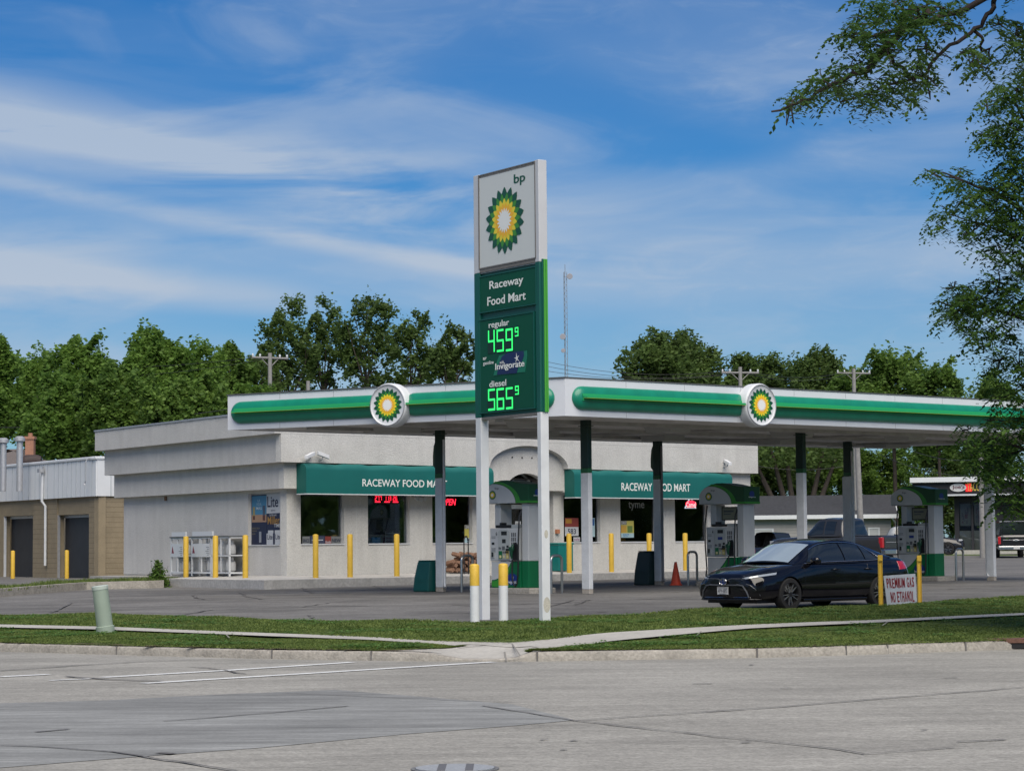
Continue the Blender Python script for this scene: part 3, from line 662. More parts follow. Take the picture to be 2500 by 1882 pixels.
# wall cracks / control joints
cj = MB()
for px in (898, 1077): 
    x = FR.u(px, .5); fbox(cj, FR, x - .012, x + .012, Z[2] + .01, Z[1] - .01, .5, .503)
for px in (871, 1031, 1508, 1632): 
    x = FR.u(px); fbox(cj, FR, x - .012, x + .012, ZB + .02, ZH, 0, .003)
cj.build('control_joint', mat('joint_light', (.56, .56, .54), .9), STO)
# right corner downpipe and pilaster
pl_ = MB(); x = FR.u(1800, .1); fbox(pl_, FR, x, x + .12, ZB, Z[2], .0, .12); fbox(pl_, FR, UR + .06, UR + .2, ZB, Z[0], -.1, .1)
pl_.build('corner_trim', M_offw, STO)
# ---- awnings
def awning(px0, px1, label, tx0, tx1, ty0, ty1, topL, botL):
    d0, d1 = .255, .72; u0, u1 = FR.u(px0, d1), FR.u(px1, d1)
    um = (u0 + u1) / 2
    zt = Z[2] + .0; zb = FR.uz(*botL, d1)[1]; r = .2
    prof = [(d0, zb), (d1, zb)] + [(d1 - r + r * math.cos(a), zt - .03 - r + r * math.sin(a)) for a in np.linspace(0, math.pi / 2, 7)] + [(d0, zt - .03)]
    th = thing('awning', label, 'awning', FR.P(u0, zb, d0), group='store awnings')
    mb = MB(); NS = 24; rows = []
    for k in range(NS + 1):
        uu = u0 + (u1 - u0) * k / NS; dip = .018 * math.sin(k * 1.3) + .01 * math.sin(k * 2.9)
        rows.append([FR.P(uu, z + (dip * (1 if z > zt - .2 else 0)), d) for d, z in prof])
    n = len(prof)
    for r_ in rows: mb.v += [tuple(p) for p in r_]
    for k in range(NS):
        for j in range(1, n - 1): q = k * n + j; mb.f.append((q, q + 1, q + n + 1, q + n)); mb.m.append(0)
    mb.f.append(tuple(range(n))); mb.m.append(1); mb.f.append(tuple(NS * n + j for j in range(n))); mb.m.append(1)
    mb.build('awning_cover', [M_teal, mat('teal_awning_end', (.003, .10, .085), .7)], th, smooth=50)
    t = MB(); fbox(t, FR, u0, u1, zb - .03, zb, d1 - .03, d1 + .01); fbox(t, FR, u0, u0 + .02, zb - .03, zb, d0, d1 - .03); t.build('awning_frame', M_offw, th)
    a0, b0 = FR.uz(tx0, ty1, d1); a1, _ = FR.uz(tx1, ty1, d1); b1 = FR.uz(tx0, ty0, d1)[1]
    l = MB(); write(l, 'RACEWAY FOOD MART', FR.P, a0, a1, b0, b1, d1 + .006)
    l.build('lettering', M_ltr, th)
    return th
awning(748, 1206.8, 'long teal awning with white capital lettering left of the store door', 884.6, 1091, 1169, 1187, None, (1162, 1209.2))
awning(1404, 1790.6, 'shorter teal awning with white capital lettering right of the store door', 1517, 1684.8, 1178, 1197.5, None, (1712, 1217))
# ---- walkway with kerb face
WD = 2.0; ZE = .80
c0 = corner(WD); lw = LW.P(LW.u(401.7, WD), 0, WD); rw = FR.P(UR + 1.5, 0, WD); ci = corner(-.05); li = LW.P(LW.u(401.7, WD) , 0, -.05); ri = FR.P(UR + 1.5, 0, -.05)
wk = MB()
def top(p, z): return Vector((p.x, p.y, z))
for a, b, a2, b2 in ((lw, c0, li, ci), (c0, rw, ci, ri)):
    wk.hexa([top(a, .2), top(b, .2), top(b2, .2), top(a2, .2), top(a, ZE), top(b, ZE), top(b2, ZB), top(a2, ZB)])
tag(wk.build('walkway', mat('walkway_concrete', (.43, .42, .40), .9, var=.14, vs=1.5, bump=.4, bs=40, var2=(.12, 12))), 'raised concrete walkway round the store', kind='structure')
wk = MB(); a = LW.P(UL + .8, 0, .9); b = LW.P(LW.u(401.7, WD) + .02, 0, .9); a2 = LW.P(UL + .8, 0, -.02); b2 = LW.P(LW.u(401.7, WD) + .02, 0, -.02)
wk.hexa([top(a, .2), top(b, .2), top(b2, .2), top(a2, .2), top(a, ZB - .06), top(b, ZB - .06), top(b2, ZB - .05), top(a2, ZB - .05)])
tag(wk.build('low_path', M_conc), 'low concrete path at the left end of the store', kind='structure')
# ================================================================== CANOPY
CZ = 4.8
cA, cB, cC = atz(556.1, 1050, CZ), atz(1380, 1014.8, CZ), atz(2060, 1094.6, CZ); cD = cB + (cC - cA)
FH = .90
CAN = thing('fuel_canopy', 'large flat fuel canopy with white fascia and rounded green bands', 'canopy', top((cA + cD) / 2, CZ))
FL = Frame(cA, cB - cA); FRR = Frame(cB, cD - cB)          # left fascia u: A->B ; right fascia u: B->D
lenL, lenR = (cB - cA).length, (cD - cB).length
cen = (cA + cD) / 2
def shrink(p, e): return p + (cen - p).normalized() * e
# box fascia
mb = MB()
quadc = [cA, cB, cD, cC]
for i in range(4):
    a, b = quadc[i], quadc[(i + 1) % 4]; a2, b2 = shrink(a, .3), shrink(b, .3)
    mb.hexa([top(a, CZ), top(b, CZ), top(b2, CZ), top(a2, CZ), top(a, CZ + FH), top(b, CZ + FH), top(b2, CZ + FH), top(a2, CZ + FH)])
mb.build('fascia', mat('fascia_white', (.64, .66, .70), .4, var=.03, vs=2), CAN)
mb = MB()
for i in range(4):
    a, b = quadc[i], quadc[(i + 1) % 4]; o = (a - cen).normalized() * .03; o2 = (b - cen).normalized() * .03; a2, b2 = shrink(a, .3), shrink(b, .3)
    mb.hexa([top(a + o, CZ + FH + .002), top(b + o2, CZ + FH + .002), top(b2, CZ + FH + .002), top(a2, CZ + FH + .002), top(a + o, CZ + FH + .035), top(b + o2, CZ + FH + .035), top(b2, CZ + FH + .035), top(a2, CZ + FH + .035)])
mb.build('roof_flashing', mat('flashing_dark', (.08, .085, .09), .6), CAN)
# soffit panels (real seams), deck above
mb = MB(); e = [shrink(p, .02) for p in quadc]; mb.hexa([top(p, CZ + .06) for p in e] + [top(p, CZ + .12) for p in e])
U1 = (cB - cA); U2 = (cC - cA); L1, L2 = U1.length, U2.length; U1n, U2n = U1.normalized(), U2.normalized()
def cp(s, t, z): return top(cA + U1n * s + U2n * t, z)
seam = MB(); n1 = int(L1 / .4)
for k in range(n1):
    s = .08 + k * .4
    seam.hexa([cp(s, .05, CZ + .03), cp(s + .385, .05, CZ + .03), cp(s + .385, L2 - .05, CZ + .03), cp(s, L2 - .05, CZ + .03), cp(s, .05, CZ + .058), cp(s + .385, .05, CZ + .058), cp(s + .385, L2 - .05, CZ + .058), cp(s, L2 - .05, CZ + .058)])
mb.build('deck', M_galv, CAN); seam.build('soffit', mat('soffit_panel', (.60, .58, .56), .6, var=.18, vs=.8, var2=(.12, 3)), CAN)
mb = MB()
for k in (.22, .5, .78):
    s = L1 * k; mb.hexa([cp(s, .3, CZ - .06), cp(s + .25, .3, CZ - .06), cp(s + .25, L2 - .3, CZ - .06), cp(s, L2 - .3, CZ - .06), cp(s, .3, CZ + .028), cp(s + .25, .3, CZ + .028), cp(s + .25, L2 - .3, CZ + .028), cp(s, L2 - .3, CZ + .028)])
for k in (.12, .37, .63, .88):
    mb.tube([cp(L1 * .15, L2 * k, CZ - .02), cp(L1 * .8, L2 * k + .3, CZ - .02)], .04, 6)
mb.build('soffit_conduit', mat('conduit_grey', (.36, .35, .34), .6, var=.2, vs=2), CAN)
for i in range(5):
    for j in (.3, .7):
        mb = MB(); s, t = L1 * j, L2 * (.1 + .2 * i)
        mb.hexa([cp(s - .35, t - .35, CZ - .13), cp(s + .35, t - .35, CZ - .13), cp(s + .35, t + .35, CZ - .13), cp(s - .35, t + .35, CZ - .13), cp(s - .4, t - .4, CZ + .028), cp(s + .4, t - .4, CZ + .028), cp(s + .4, t + .4, CZ + .028), cp(s - .4, t + .4, CZ + .028)])
        mb.build('canopy_light', mat('light_housing', (.36, .36, .35), .5), CAN)
# rounded green bands with a fin
def band(fr, u0, u1, z0=.15, z1=.73, e0=True, e1=True):
    b = MB(); h = (z1 - z0) / 2; zc = CZ + (z0 + z1) / 2; dep = .17; st = []
    n = 14; us = [u0 + (u1 - u0) * k / 20 for k in range(21)]; cap = .32
    def prof(sc, u):
        return [fr.P(u, zc + h * sc * math.sin(a), .002 + dep * math.cos(a) * sc) for a in np.linspace(-math.pi / 2, math.pi / 2, n)]
    rows = []
    if e0: rows += [prof(max(.02, math.sin(a)), u0 + cap * (1 - math.cos(a))) for a in np.linspace(0, math.pi / 2, 9)]
    else: rows += [prof(1, u0)]
    rows += [prof(1, u) for u in us if u0 + cap < u < u1 - cap]
    if e1: rows += [prof(max(.02, math.cos(a)), u1 - cap + cap * math.sin(a)) for a in np.linspace(0, math.pi / 2, 9)]
    else: rows += [prof(1, u1)]
    for r_ in rows: b.v += [tuple(p) for p in r_]
    for k in range(len(rows) - 1):
        for j in range(n - 1): q = k * n + j; b.f.append((q, q + 1, q + n + 1, q + n)); b.m.append(0)
    o = b.build('fascia_band', M_fas, CAN, smooth=60)
    f = MB(); fbox(f, fr, u0 + .22, u1 - .25, zc - .01, zc + .035, .02, dep + .14, 0); fbox(f, fr, u0 + .2, u1 - .25, zc + .035, zc + .10, .02, dep + .012, 0)
    fbox(f, fr, u0 + .22, u1 - .25, zc - .016, zc - .01, .02, dep + .145, 1); fbox(f, fr, u0 + .2, u1 - .25, zc - .07, zc - .02, .02, dep + .008, 2)
    f.build('fin', [M_fin, mat('fin_yellow_edge', (.30, .42, .03), .4), mat('fin_lower', (.01, .27, .09), .4)], o)
    return o
def fdisc(fr, px, py, rw):
    r = rw; u_, z_ = fr.uz(px, py, .3); 
    d = MB(); prof = [(r, 0.0), (r, .26), (r * .97, .30), (r * .90, .32), (r * .88, .30), (r * .86, .295)]
    fn = lambda x, y, z: fr.P(u_ + x, z_ + y, z + .01)
    d.lathe(prof, 48, 0, fn=fn)
    o = d.build('logo_disc', M_white, CAN, smooth=45)
    g = MB(); rosette(g, fr.P, u_, z_, r * .78, r * .78, .314, .004); g.build('emblem', LOGO, o)
    e_ = MB(); e_.tube([fr.P(u_ + r * .925 * math.cos(a), z_ + r * .925 * math.sin(a), .325) for a in np.linspace(0, 2 * math.pi, 49)], .015, 6, cap=False)
    e_.build('rim', M_galv, o)
    return u_
ul = FL.u; uD = fdisc(FL, 947, 989, .55)
band(FL, FL.u(566), uD - .30); band(FL, uD + .30, FL.u(1358))
uD2 = fdisc(FRR, 1857.5, 989, .56)
band(FRR, FRR.u(1400), uD2 - .25); band(FRR, uD2 + .30, lenR - .5)
sm = MB()
for fr, n, L in ((FL, 6, lenL), (FRR, 12, lenR)):
    for k in range(1, n): fbox(sm, fr, L * k / n - .004, L * k / n + .004, CZ + .005, CZ + .14, 0, .003); fbox(sm, fr, L * k / n - .004, L * k / n + .004, CZ + .745, CZ + FH - .005, 0, .003)
sm.build('panel_seam', mat('seam_grey', (.25, .26, .28), .7), CAN)
# ---- columns
tops = [atz(1074 , 1048.5, CZ), atz(1430, 1028.5, CZ), atz(1605, 1066.3, CZ), atz(1954, 1052, CZ), atz(2069, 1080.4, CZ)]
tops.append(tops[3] + (tops[3] - tops[1]) * 1.06)
rowd = (tops[3] - tops[1]); rowd = top(rowd, 0).normalized(); crd = top(tops[1] - tops[0], 0).normalized(); rot = math.atan2(crd.y, crd.x)
CM = [M_offw, mat('column_dark_green', (.002, .022, .016), .35), mat('column_green_band', (.01, .09, .03), .4), mat('base_dirt', (.33, .30, .26), .9, var=.25, vs=12)]
COLP = []
labs = ['left rear column beside the dark green bin', 'front corner column, peeling white paint at its base', 'rear column by the orange cone', 'middle front column behind the black sedan', 'rear column with a boxed lower half behind the sedan', 'right front column partly behind leaves']
for i, t in enumerate(tops):
    p = top(t, H(t.x, t.y)); COLP.append(p); hgt = CZ + .03 - p.z
    c = thing('canopy_column', 'white and dark green steel column, ' + labs[i], 'column', p, rot, 'columns of the fuel canopy')
    sh_ = MB(); zsw = aty(1000, (1033, 1025, 1040, 1029, 1037, 1000)[i] * 1.1302, t.y).z - p.z
    if i == 5: zsw = aty(2400, 1167, t.y).z - p.z
    wx, wy = .125, .075
    # local x = across (along island), y = away
    sh_.box(-wx, wx, -wy, wy, 0, .12, 3); sh_.box(-wx, wx, -wy, wy, .12, zsw, 0); sh_.box(-wx - .002, wx + .002, -wy - .002, wy + .002, zsw, zsw + .12, 2); sh_.box(-wx, wx, -wy, wy, zsw + .12, hgt, 1)
    if i == 4: sh_.box(-.15, .15, -.11, .11, .0, zsw - .02, 0)
    sh_.build('shaft', CM, c, world=False, bevel=.012)
    if i in (0, 2, 4, 5):
        g = MB(); xx = wx + .03 if i != 5 else -wx - .03
        g.tube([(xx, -.02, hgt - .3), (xx, -.02, .35), (xx + .02, -.04, .22), (xx + .09, -.10, .12)], .035, 10); g.build('downpipe', M_offw if i != 2 else mat('grey_pipe', (.2, .2, .21), .5), c, world=False, smooth=40)
    if i in (0, 2):
        g = MB(); g.prism([(-.0, zsw + .2), (-.0, zsw + 1.05), (-.09, zsw + .85), (-.12, zsw + .6), (-.12, zsw + .35)], lambda a, b, d: Vector((a - wx, d, b)), -.02, .02); g.build('pump_number_flag', mat('flag_green', (.02, .06, .03), .5), c, world=False)
    g = MB(); g.box(-.16, .16, -.11, .11, hgt - .16, hgt - .14, 0); g.build('top_plate', CM[1], c, world=False)
# ================================================================== PRICE SIGN
SD = DL * -1                                   # along the face, towards the camera/right
sp = atg(1338, 1521); sfr = Frame(sp, SD, toward=(-30, 40, 0)); SG = sfr
# u=0 at the near outer front corner; find left outer edge
uz = SG.uz
PW = .19
su0 = SG.u(1323.2) ; sul = uz(1157.4, 700)[0]
gz_ = H(sp.x, sp.y)
SGN = thing('price_sign', 'tall two post fuel station sign with white logo panel over green price board', 'sign', SG.P((sul + su0) / 2, gz_))
ztop = uz(1323, 387)[1]; zg = uz(1311, 639.5)[1]; zbt = uz(1311, 1006)[1]
NB = -SG.N
MW2 = mat('sign_white_metal', (.52, .53, .55), .4, var=.04, vs=2)
MG2 = mat('sign_green_metal', (.003, .085, .065), .45, var=.04, vs=2)
def spost(u0, u1, lab):
    p = MB()
    fbox(p, SG, u0, u1, zg, ztop, -PW, 0, 0); fbox(p, SG, u0, u1, zbt, zg, -PW, 0, 1); fbox(p, SG, u0 + .006, u1 - .006, gz_ - .1, zbt, -PW + .006, -.006, 2)
    return p.build('sign_post', [MW2, MG2, M_white], SGN, bevel=.01)
PF = .135
o1 = spost(sul, sul + .2, 0); o2 = spost(su0 - PF, su0, 0)
rb = MB()       # lime ribs up the outward edge of the near pillar
EF = Frame(SG.P(su0, 0, 0), -SG.N, toward=(30, 40, 0))
for a, b, m_ in ((.05, .075, 0), (.085, .125, 1), (.135, .17, 1)):
    fbox(rb, EF, a, b, zbt, zg + .05, .0, .025, m_)
rb.build('lime_rib', [MG2, mat('rib_lime', (.07, .34, .05), .35)], o2)
pe = MB()
for z_, r_ in ((.33, .11), (1.62, .06)):
    disc(pe, lambda a, b, d: EF.P(a, b, d), .1, gz_ + z_, r_ * .7, r_ * 1.3, -.0035, 0, 14)
pe.build('peeled_patch', mat('peeled_paint', (.46, .44, .38), .9, var=.2, vs=30), o2)
# cabinet core
cb = MB(); fbox(cb, SG, sul + .2, su0 - PF, zbt, ztop - .07, -PW + .02, -.05, 0)
fbox(cb, SG, sul + .2, su0 - PF, zg - .02, ztop - .07, -.05, -.02, 1); cb.build('cabinet', [MG2, M_galv], SGN)
def panel(name, px0, px1, yTL, yTR, yBL, yBR, mt, d=-.004, d2=-.045, fr=None):
    a0 = uz(px0, (yTL + yBL) / 2)[0]; a1 = uz(px1, (yTR + yBR) / 2)[0]
    zt = (uz(px0, yTL)[1] + uz(px1, yTR)[1]) / 2; zb_ = (uz(px0, yBL)[1] + uz(px1, yBR)[1]) / 2
    p = MB(); fbox(p, SG, a0, a1, zb_, zt, d2, d)
    o = p.build(name, mt, SGN, bevel=.008)
    if fr:
        g = MB(); w = .022
        for x0, x1, y0, y1 in ((a0 - w, a0, zb_ - w, zt + w), (a1, a1 + w, zb_ - w, zt + w), (a0, a1, zt, zt + w), (a0, a1, zb_ - w, zb_)): fbox(g, SG, x0, x1, y0, y1, d2, d + .012)
        g.build('panel_frame', fr, o)
    return o, a0, a1, zb_, zt
Mlw = mat('sign_face_white', (.60, .62, .60), .35); Mgf = mat('sign_face_green', (.003, .075, .042), .55, spec=.25)
Mfr = mat('panel_frame_grey', (.16, .15, .14), .6, var=.2, vs=10)
o, a0, a1, b0, b1 = panel('logo_panel', 1170, 1306, 429, 398.5, 653, 632, Mlw, fr=Mfr)
def sgtext(par, txt, pxl, yl, pxr, yr, ybl, mt, name='lettering', bold=.006):
    # left-top (pxl,yl), right-top (pxr,yr), left-bottom y ybl
    x0, z1 = uz(pxl, yl); x1, zr = uz(pxr, yr); z0 = uz(pxl, ybl)[1]; z1 = (z1 + zr) / 2
    l = MB(); write(l, txt, SG.P, x0, x1, z0, z1, .0); 
    if bold: write(l, txt, SG.P, x0 + bold, x1 + bold, z0, z1, .001)
    return l.build(name, mt, par)
lp = MB(); cu, cz = uz(1232.3, 538.5); rh = (uz(1232, 455.5)[1] - uz(1232, 620)[1]) / 2; rwd = (uz(1279.5, 535)[0] - uz(1185.5, 540)[0]) / 2
rosette(lp, SG.P, cu, cz, rwd, rh, .004, .002); lp.build('emblem', LOGO, o)
sgtext(o, 'bp', 1254, 423.5, 1281.5, 423.5, 456, M_logodk, bold=.01)
o, a0, a1, b0, b1 = panel('name_panel', 1172, 1307.8, 674.4, 656, 760, 743, Mgf, fr=MG2)
Mlt = mat('sign_letter_white', (.78, .80, .76), .6)
sgtext(o, 'Raceway', 1194.5, 683, 1277, 676, 713, Mlt); 
sgtext(o, 'Food Mart', 1189.5, 723, 1283, 713, 747.5, Mlt)
o, a0, a1, b0, b1 = panel('price_panel', 1169, 1303, 783, 764, 1007, 995, Mgf, fr=MG2)
sgtext(o, 'regular', 1193, 785, 1242.5, 780, 806, Mlt); sgtext(o, 'diesel', 1194.5, 932, 1235.5, 924, 946, Mlt)
sgtext(o, 'BP', 1179.5, 873, 1187.5, 872, 879.5, Mlt, bold=.003); sgtext(o, 'gasoline', 1179.5, 882.5, 1205, 879.5, 894, Mlt, bold=.003)
M_led = mat('led_green', (.02, .3, .06), .5, emit=(.03, .85, .16), es=.75)
M_ledoff = mat('led_backing', (.003, .03, .02), .5)
def price(par, txt, X, yt, yb, small):
    l = MB(); bkk = MB()
    for ch, (xl, xr_) in zip(txt, X):
        x0, x1 = uz(xl, yt)[0], uz(xr_, yt)[0]; xm = (xl + xr_) / 2; sk = (1214 - xm) * .085
        zt, zb_ = uz(xm, yt + sk)[1], uz(xm, yb + sk)[1]; segdigit(l, ch, SG.P, x0, x1, zb_, zt, .006, w=(x1 - x0) * .16)
        fbox(bkk, SG, x0 - .02, x1 + .02, zb_ - .02, zt + .02, -.004, .002)
    ch, xl, xr_, y1, y2 = small; x0, x1 = uz(xl, y1)[0], uz(xr_, y1)[0]; segdigit(l, ch, SG.P, x0, x1, uz(xl, y2)[1], uz(xl, y1)[1], .006, w=(x1 - x0) * .2)
    fbox(bkk, SG, x0 - .015, x1 + .015, uz(xl, y2)[1] - .015, uz(xl, y1)[1] + .015, -.004, .002)
    l.build('price_digits', M_led, par); bkk.build('digit_backing', M_ledoff, par)
price(o, '459', [(1192, 1208), (1213, 1230), (1235, 1252)], 804.5, 859.5, ('9', 1257.5, 1266, 799.5, 822))
price(o, '565', [(1192, 1209), (1213, 1231), (1235.5, 1252.5)], 948, 1001, ('9', 1258, 1267, 942, 964))
iv = MB(); pts = [(1205, 917), (1213, 884), (1219, 868), (1286, 856), (1287, 870), (1282, 908)]
iv.prism([uz(x, y) for x, y in pts], SG.P, -.004, .004, 0)
pts = [(1214, 915), (1218, 890), (1226, 870), (1240, 861), (1262, 858), (1279, 856.5), (1280, 868), (1275, 882), (1267, 893), (1262, 911)]
iv.prism([uz(x, y) for x, y in pts], SG.P, .004, .007, 1)
a_ = uz(1210, 893); b_ = uz(1281, 886); z0 = uz(1210, 908)[1]; write(iv, 'Invigorate', SG.P, a_[0], b_[0], z0, a_[1] + .04, .011, 2); write(iv, 'Invigorate', SG.P, a_[0] + .01, b_[0] + .01, z0, a_[1] + .04, .012, 2)
a_ = uz(1221, 885); write(iv, 'with', SG.P, a_[0], uz(1231, 885)[0], a_[1] - .03, a_[1] + .03, .011, 2)
cx_, cz_ = uz(1262.5, 874.5); st_ = []
for k in range(10): r_ = (.10 if k % 2 == 0 else .022); an = math.pi / 2 + k * math.pi / 5 + .2; st_.append((cx_ + r_ * math.cos(an), cz_ + r_ * math.sin(an)))
iv.prism(st_, SG.P, .008, .010, 2)
iv.build('fuel_logo', [mat('logo_teal', (.01, .17, .10), .4), mat('logo_navy', (.008, .02, .09), .35), Mlt], o)
tr = MB()
for p in (sul + .3, sul + .8, sul + 1.35): fbox(tr, SG, p, p + .3, ztop - .07, ztop - .02, -.16, -.02)
fbox(tr, SG, sul + .2, su0 - PF, ztop - .075, ztop - .045, -.17, 0.0); fbox(tr, SG, sul + .2, su0 - PF, zg - .0, zg + .06, -.17, -.0); fbox(tr, SG, sul + .2, su0 - PF, zbt - .05, zbt + .0, -.15, -.02)
tr.build('cabinet_trim', [Mfr], SGN)
# ================================================================== FORECOURT OBJECTS
def ident(x, y, z): return Vector((x, y, z))
def xz(a, b, d): return Vector((a, d, b))           # front faces in local x/z, d along y
# ---- bollards
def bollard(p, h, label, group, white=0, r=.085):
    t = thing('bollard', label, 'bollard', p, random.uniform(0, 3), group); mb = MB()
    if white: mb.lathe([(r, -.05), (r, white)], 20, 1); mb.lathe([(r + .002, white), (r + .002, h - .03), (r * .9, h - .008), (r * .55, h + .006), (.01, h + .01)], 20, 0)
    else: mb.lathe([(r, -.02), (r, h - .03), (r * .9, h - .008), (r * .55, h + .006), (.01, h + .01)], 20, 0)
    mb.build('post', [M_yel, M_white], t, world=False, smooth=40); return t
gb = 'yellow bollards along the store walkway'
def onwalk(px, py):
    z = ZE + .02
    return atz(px, py, z)
BL = [(454, 1407, 'beside the left propane cage, leftmost on the walkway'), (526, 1408, 'between the propane cages and the poster window'), (599, 1409.5, 'just left of the beer poster window'), (770.5, 1407.5, 'in front of the first window under the long awning'),
      (854.5, 1406.5, 'between the first and second windows'), (968.5, 1404.5, 'in front of the second window with red digits'), (1389.5, 1399.5, 'in front of the teal bin right of the door'), (1492.5, 1395.5, 'right of the front corner column'),
      (1585, 1394, 'behind the rear column by the dark bin'), (1673, 1392, 'in front of the rightmost store window')]
for x, y, l in BL:
    fr_, d_ = (LW, 1.15) if x < 650 else (FR, 1.35)
    p = fr_.P(fr_.u(x, d_), ZE + .025, d_)
    bollard(p, 1.28, 'yellow bollard ' + l, gb)
for x, y, l in ((31, 1412, 'yellow bollard before the left bay of the tan garage'), (163, 1412, 'yellow bollard before the right bay of the tan garage')):
    bollard(atg(x, y), 1.12, l, 'yellow bollards at the garage bays')
pB = [atg(1159.5, 1521.5), atg(1229.5, 1519)]
bollard(pB[0], 1.08, 'yellow topped white bollard half behind the left sign post', 'white and yellow bollards under the price sign', .69, .088)
bollard(pB[1], 1.08, 'yellow topped white bollard between the two sign posts', 'white and yellow bollards under the price sign', .68, .088)
# ---- litter bins beside columns
def bin_(p, rz, label, mt, w=.27, h=.80):
    t = thing('litter_bin', label, 'bin', p, rz); mb = MB()
    ring = lambda sx, z: [(-w * sx, -w * sx, z), (w, -w * sx, z), (w, w * sx, z), (-w * sx, w * sx, z)]
    lv = [ring(1.08, 0), ring(1.08, .06), ring(1.0, h * .45), ring(.78, h * .93), ring(.74, h)]
    for r_ in lv: mb.v += r_
    for k in range(4):
        for j in range(4): q = k * 4 + j; mb.f.append((k * 4 + j, k * 4 + (j + 1) % 4, k * 4 + 4 + (j + 1) % 4, k * 4 + 4 + j)); mb.m.append(0)
    mb.f += [(3, 2, 1, 0), (16, 17, 18, 19)]; mb.m += [0, 0]
    mb.build('bin_body', mt, t, world=False, bevel=.03); l = MB(); l.box(-w * .7, w * .98, -w * .72, w * .72, h * 1.001, h + .03); l.build('lid', mt, t, world=False, bevel=.012)
    l = MB(); l.box(-w * .45, w * .6, -w * 1.03, -w * 1.0, .12, .30); l.build('door_panel', mt, t, world=False, bevel=.008)
    return t
M_bin = mat('dark_teal_plastic', (.003, .07, .065), .45, var=.06, vs=4); M_bin2 = mat('near_black_teal_plastic', (.003, .022, .022), .45); M_bin3 = mat('teal_plastic', (.004, .16, .15), .45)
bin_(COLP[0] - crd * .46 + rowd * .0, rot, 'dark teal litter bin against the left rear column', M_bin)
bin_(COLP[2] - crd * .42, rot, 'nearly black litter bin against the column by the orange cone', M_bin2, .27, .95)
q = FR.P(FR.u(1375, .5), ZB, .45); t = thing('waste_box', 'teal plastic waste box right of the store door', 'bin', q, math.atan2(DF.y, DF.x))
mb = MB(); mb.box(-.36, .32, -.2, .25, 0, .86); mb.build('bin_body', M_bin3, t, world=False, bevel=.02); mb = MB(); mb.box(-.38, .34, -.22, .26, .862, .93); mb.build('lid', M_bin3, t, world=False, bevel=.02)
# ---- hoops
def hoop(p, rz, label, w=.42, h=.95, r=.035, mt=M_steel, grp='steel guard hoops at the pump islands'):
    t = thing('guard_hoop', label, 'guard rail', p, rz, grp); mb = MB(); c = .13
    pts = [(0, -w / 2, -.05), (0, -w / 2, h - c)] + [(0, -w / 2 + c - c * math.cos(a), h - c + c * math.sin(a)) for a in np.linspace(.3, math.pi / 2, 5)] + [(0, w / 2 - c + c * math.sin(a), h - c + c * math.cos(a)) for a in np.linspace(0, math.pi / 2 - .3, 5)] + [(0, w / 2, h - c), (0, w / 2, -.05)]
    mb.tube(pts, r, 12); mb.build('rail', mt, t, world=False, smooth=50); return t
def isl_pt(i, j, px, py):
    a, b = COLP[i], COLP[j]; fr = Frame(a, (b - a)); u_ = fr.u(px); p = fr.P(u_, 0); p.z = H(p.x, p.y); return p
hoop(isl_pt(0, 1, 1140, 0), rot, 'steel guard hoop left of the pump numbered 6')
hoop(isl_pt(0, 1, 1358, 0), rot, 'steel guard hoop right of the pump numbered 6, behind the sign post')
hoop(isl_pt(2, 3, 1690, 0), rot, 'steel guard hoop between the orange cone and the pump numbered 4')
hoop(isl_pt(4, 5, 2342, 0), rot, 'steel guard hoop right of the rightmost pump')
q = FR.P(FR.u(1138, 1.0), ZB, 1.0); hoop(q, math.atan2(DF.y, DF.x) + 1.5, 'thin black metal loop standing beside the firewood', .17, 1.15, .018, M_black, 'thin black loop')
# ---- cone
p = isl_pt(2, 3, 1649, 0); t = thing('traffic_cone', 'worn orange traffic cone between column and guard hoop', 'traffic cone', p)
M_or = mat('cone_orange', (.70, .075, .03), .6, var=.12, vs=8); mb = MB(); mb.lathe([(.15, .03), (.035, .66), (.028, .665)], 20); mb.build('cone_body', M_or, t, world=False, smooth=40)
mb = MB(); mb.box(-.17, .17, -.17, .17, 0, .03); mb.build('base', M_or, t, world=False, bevel=.008)
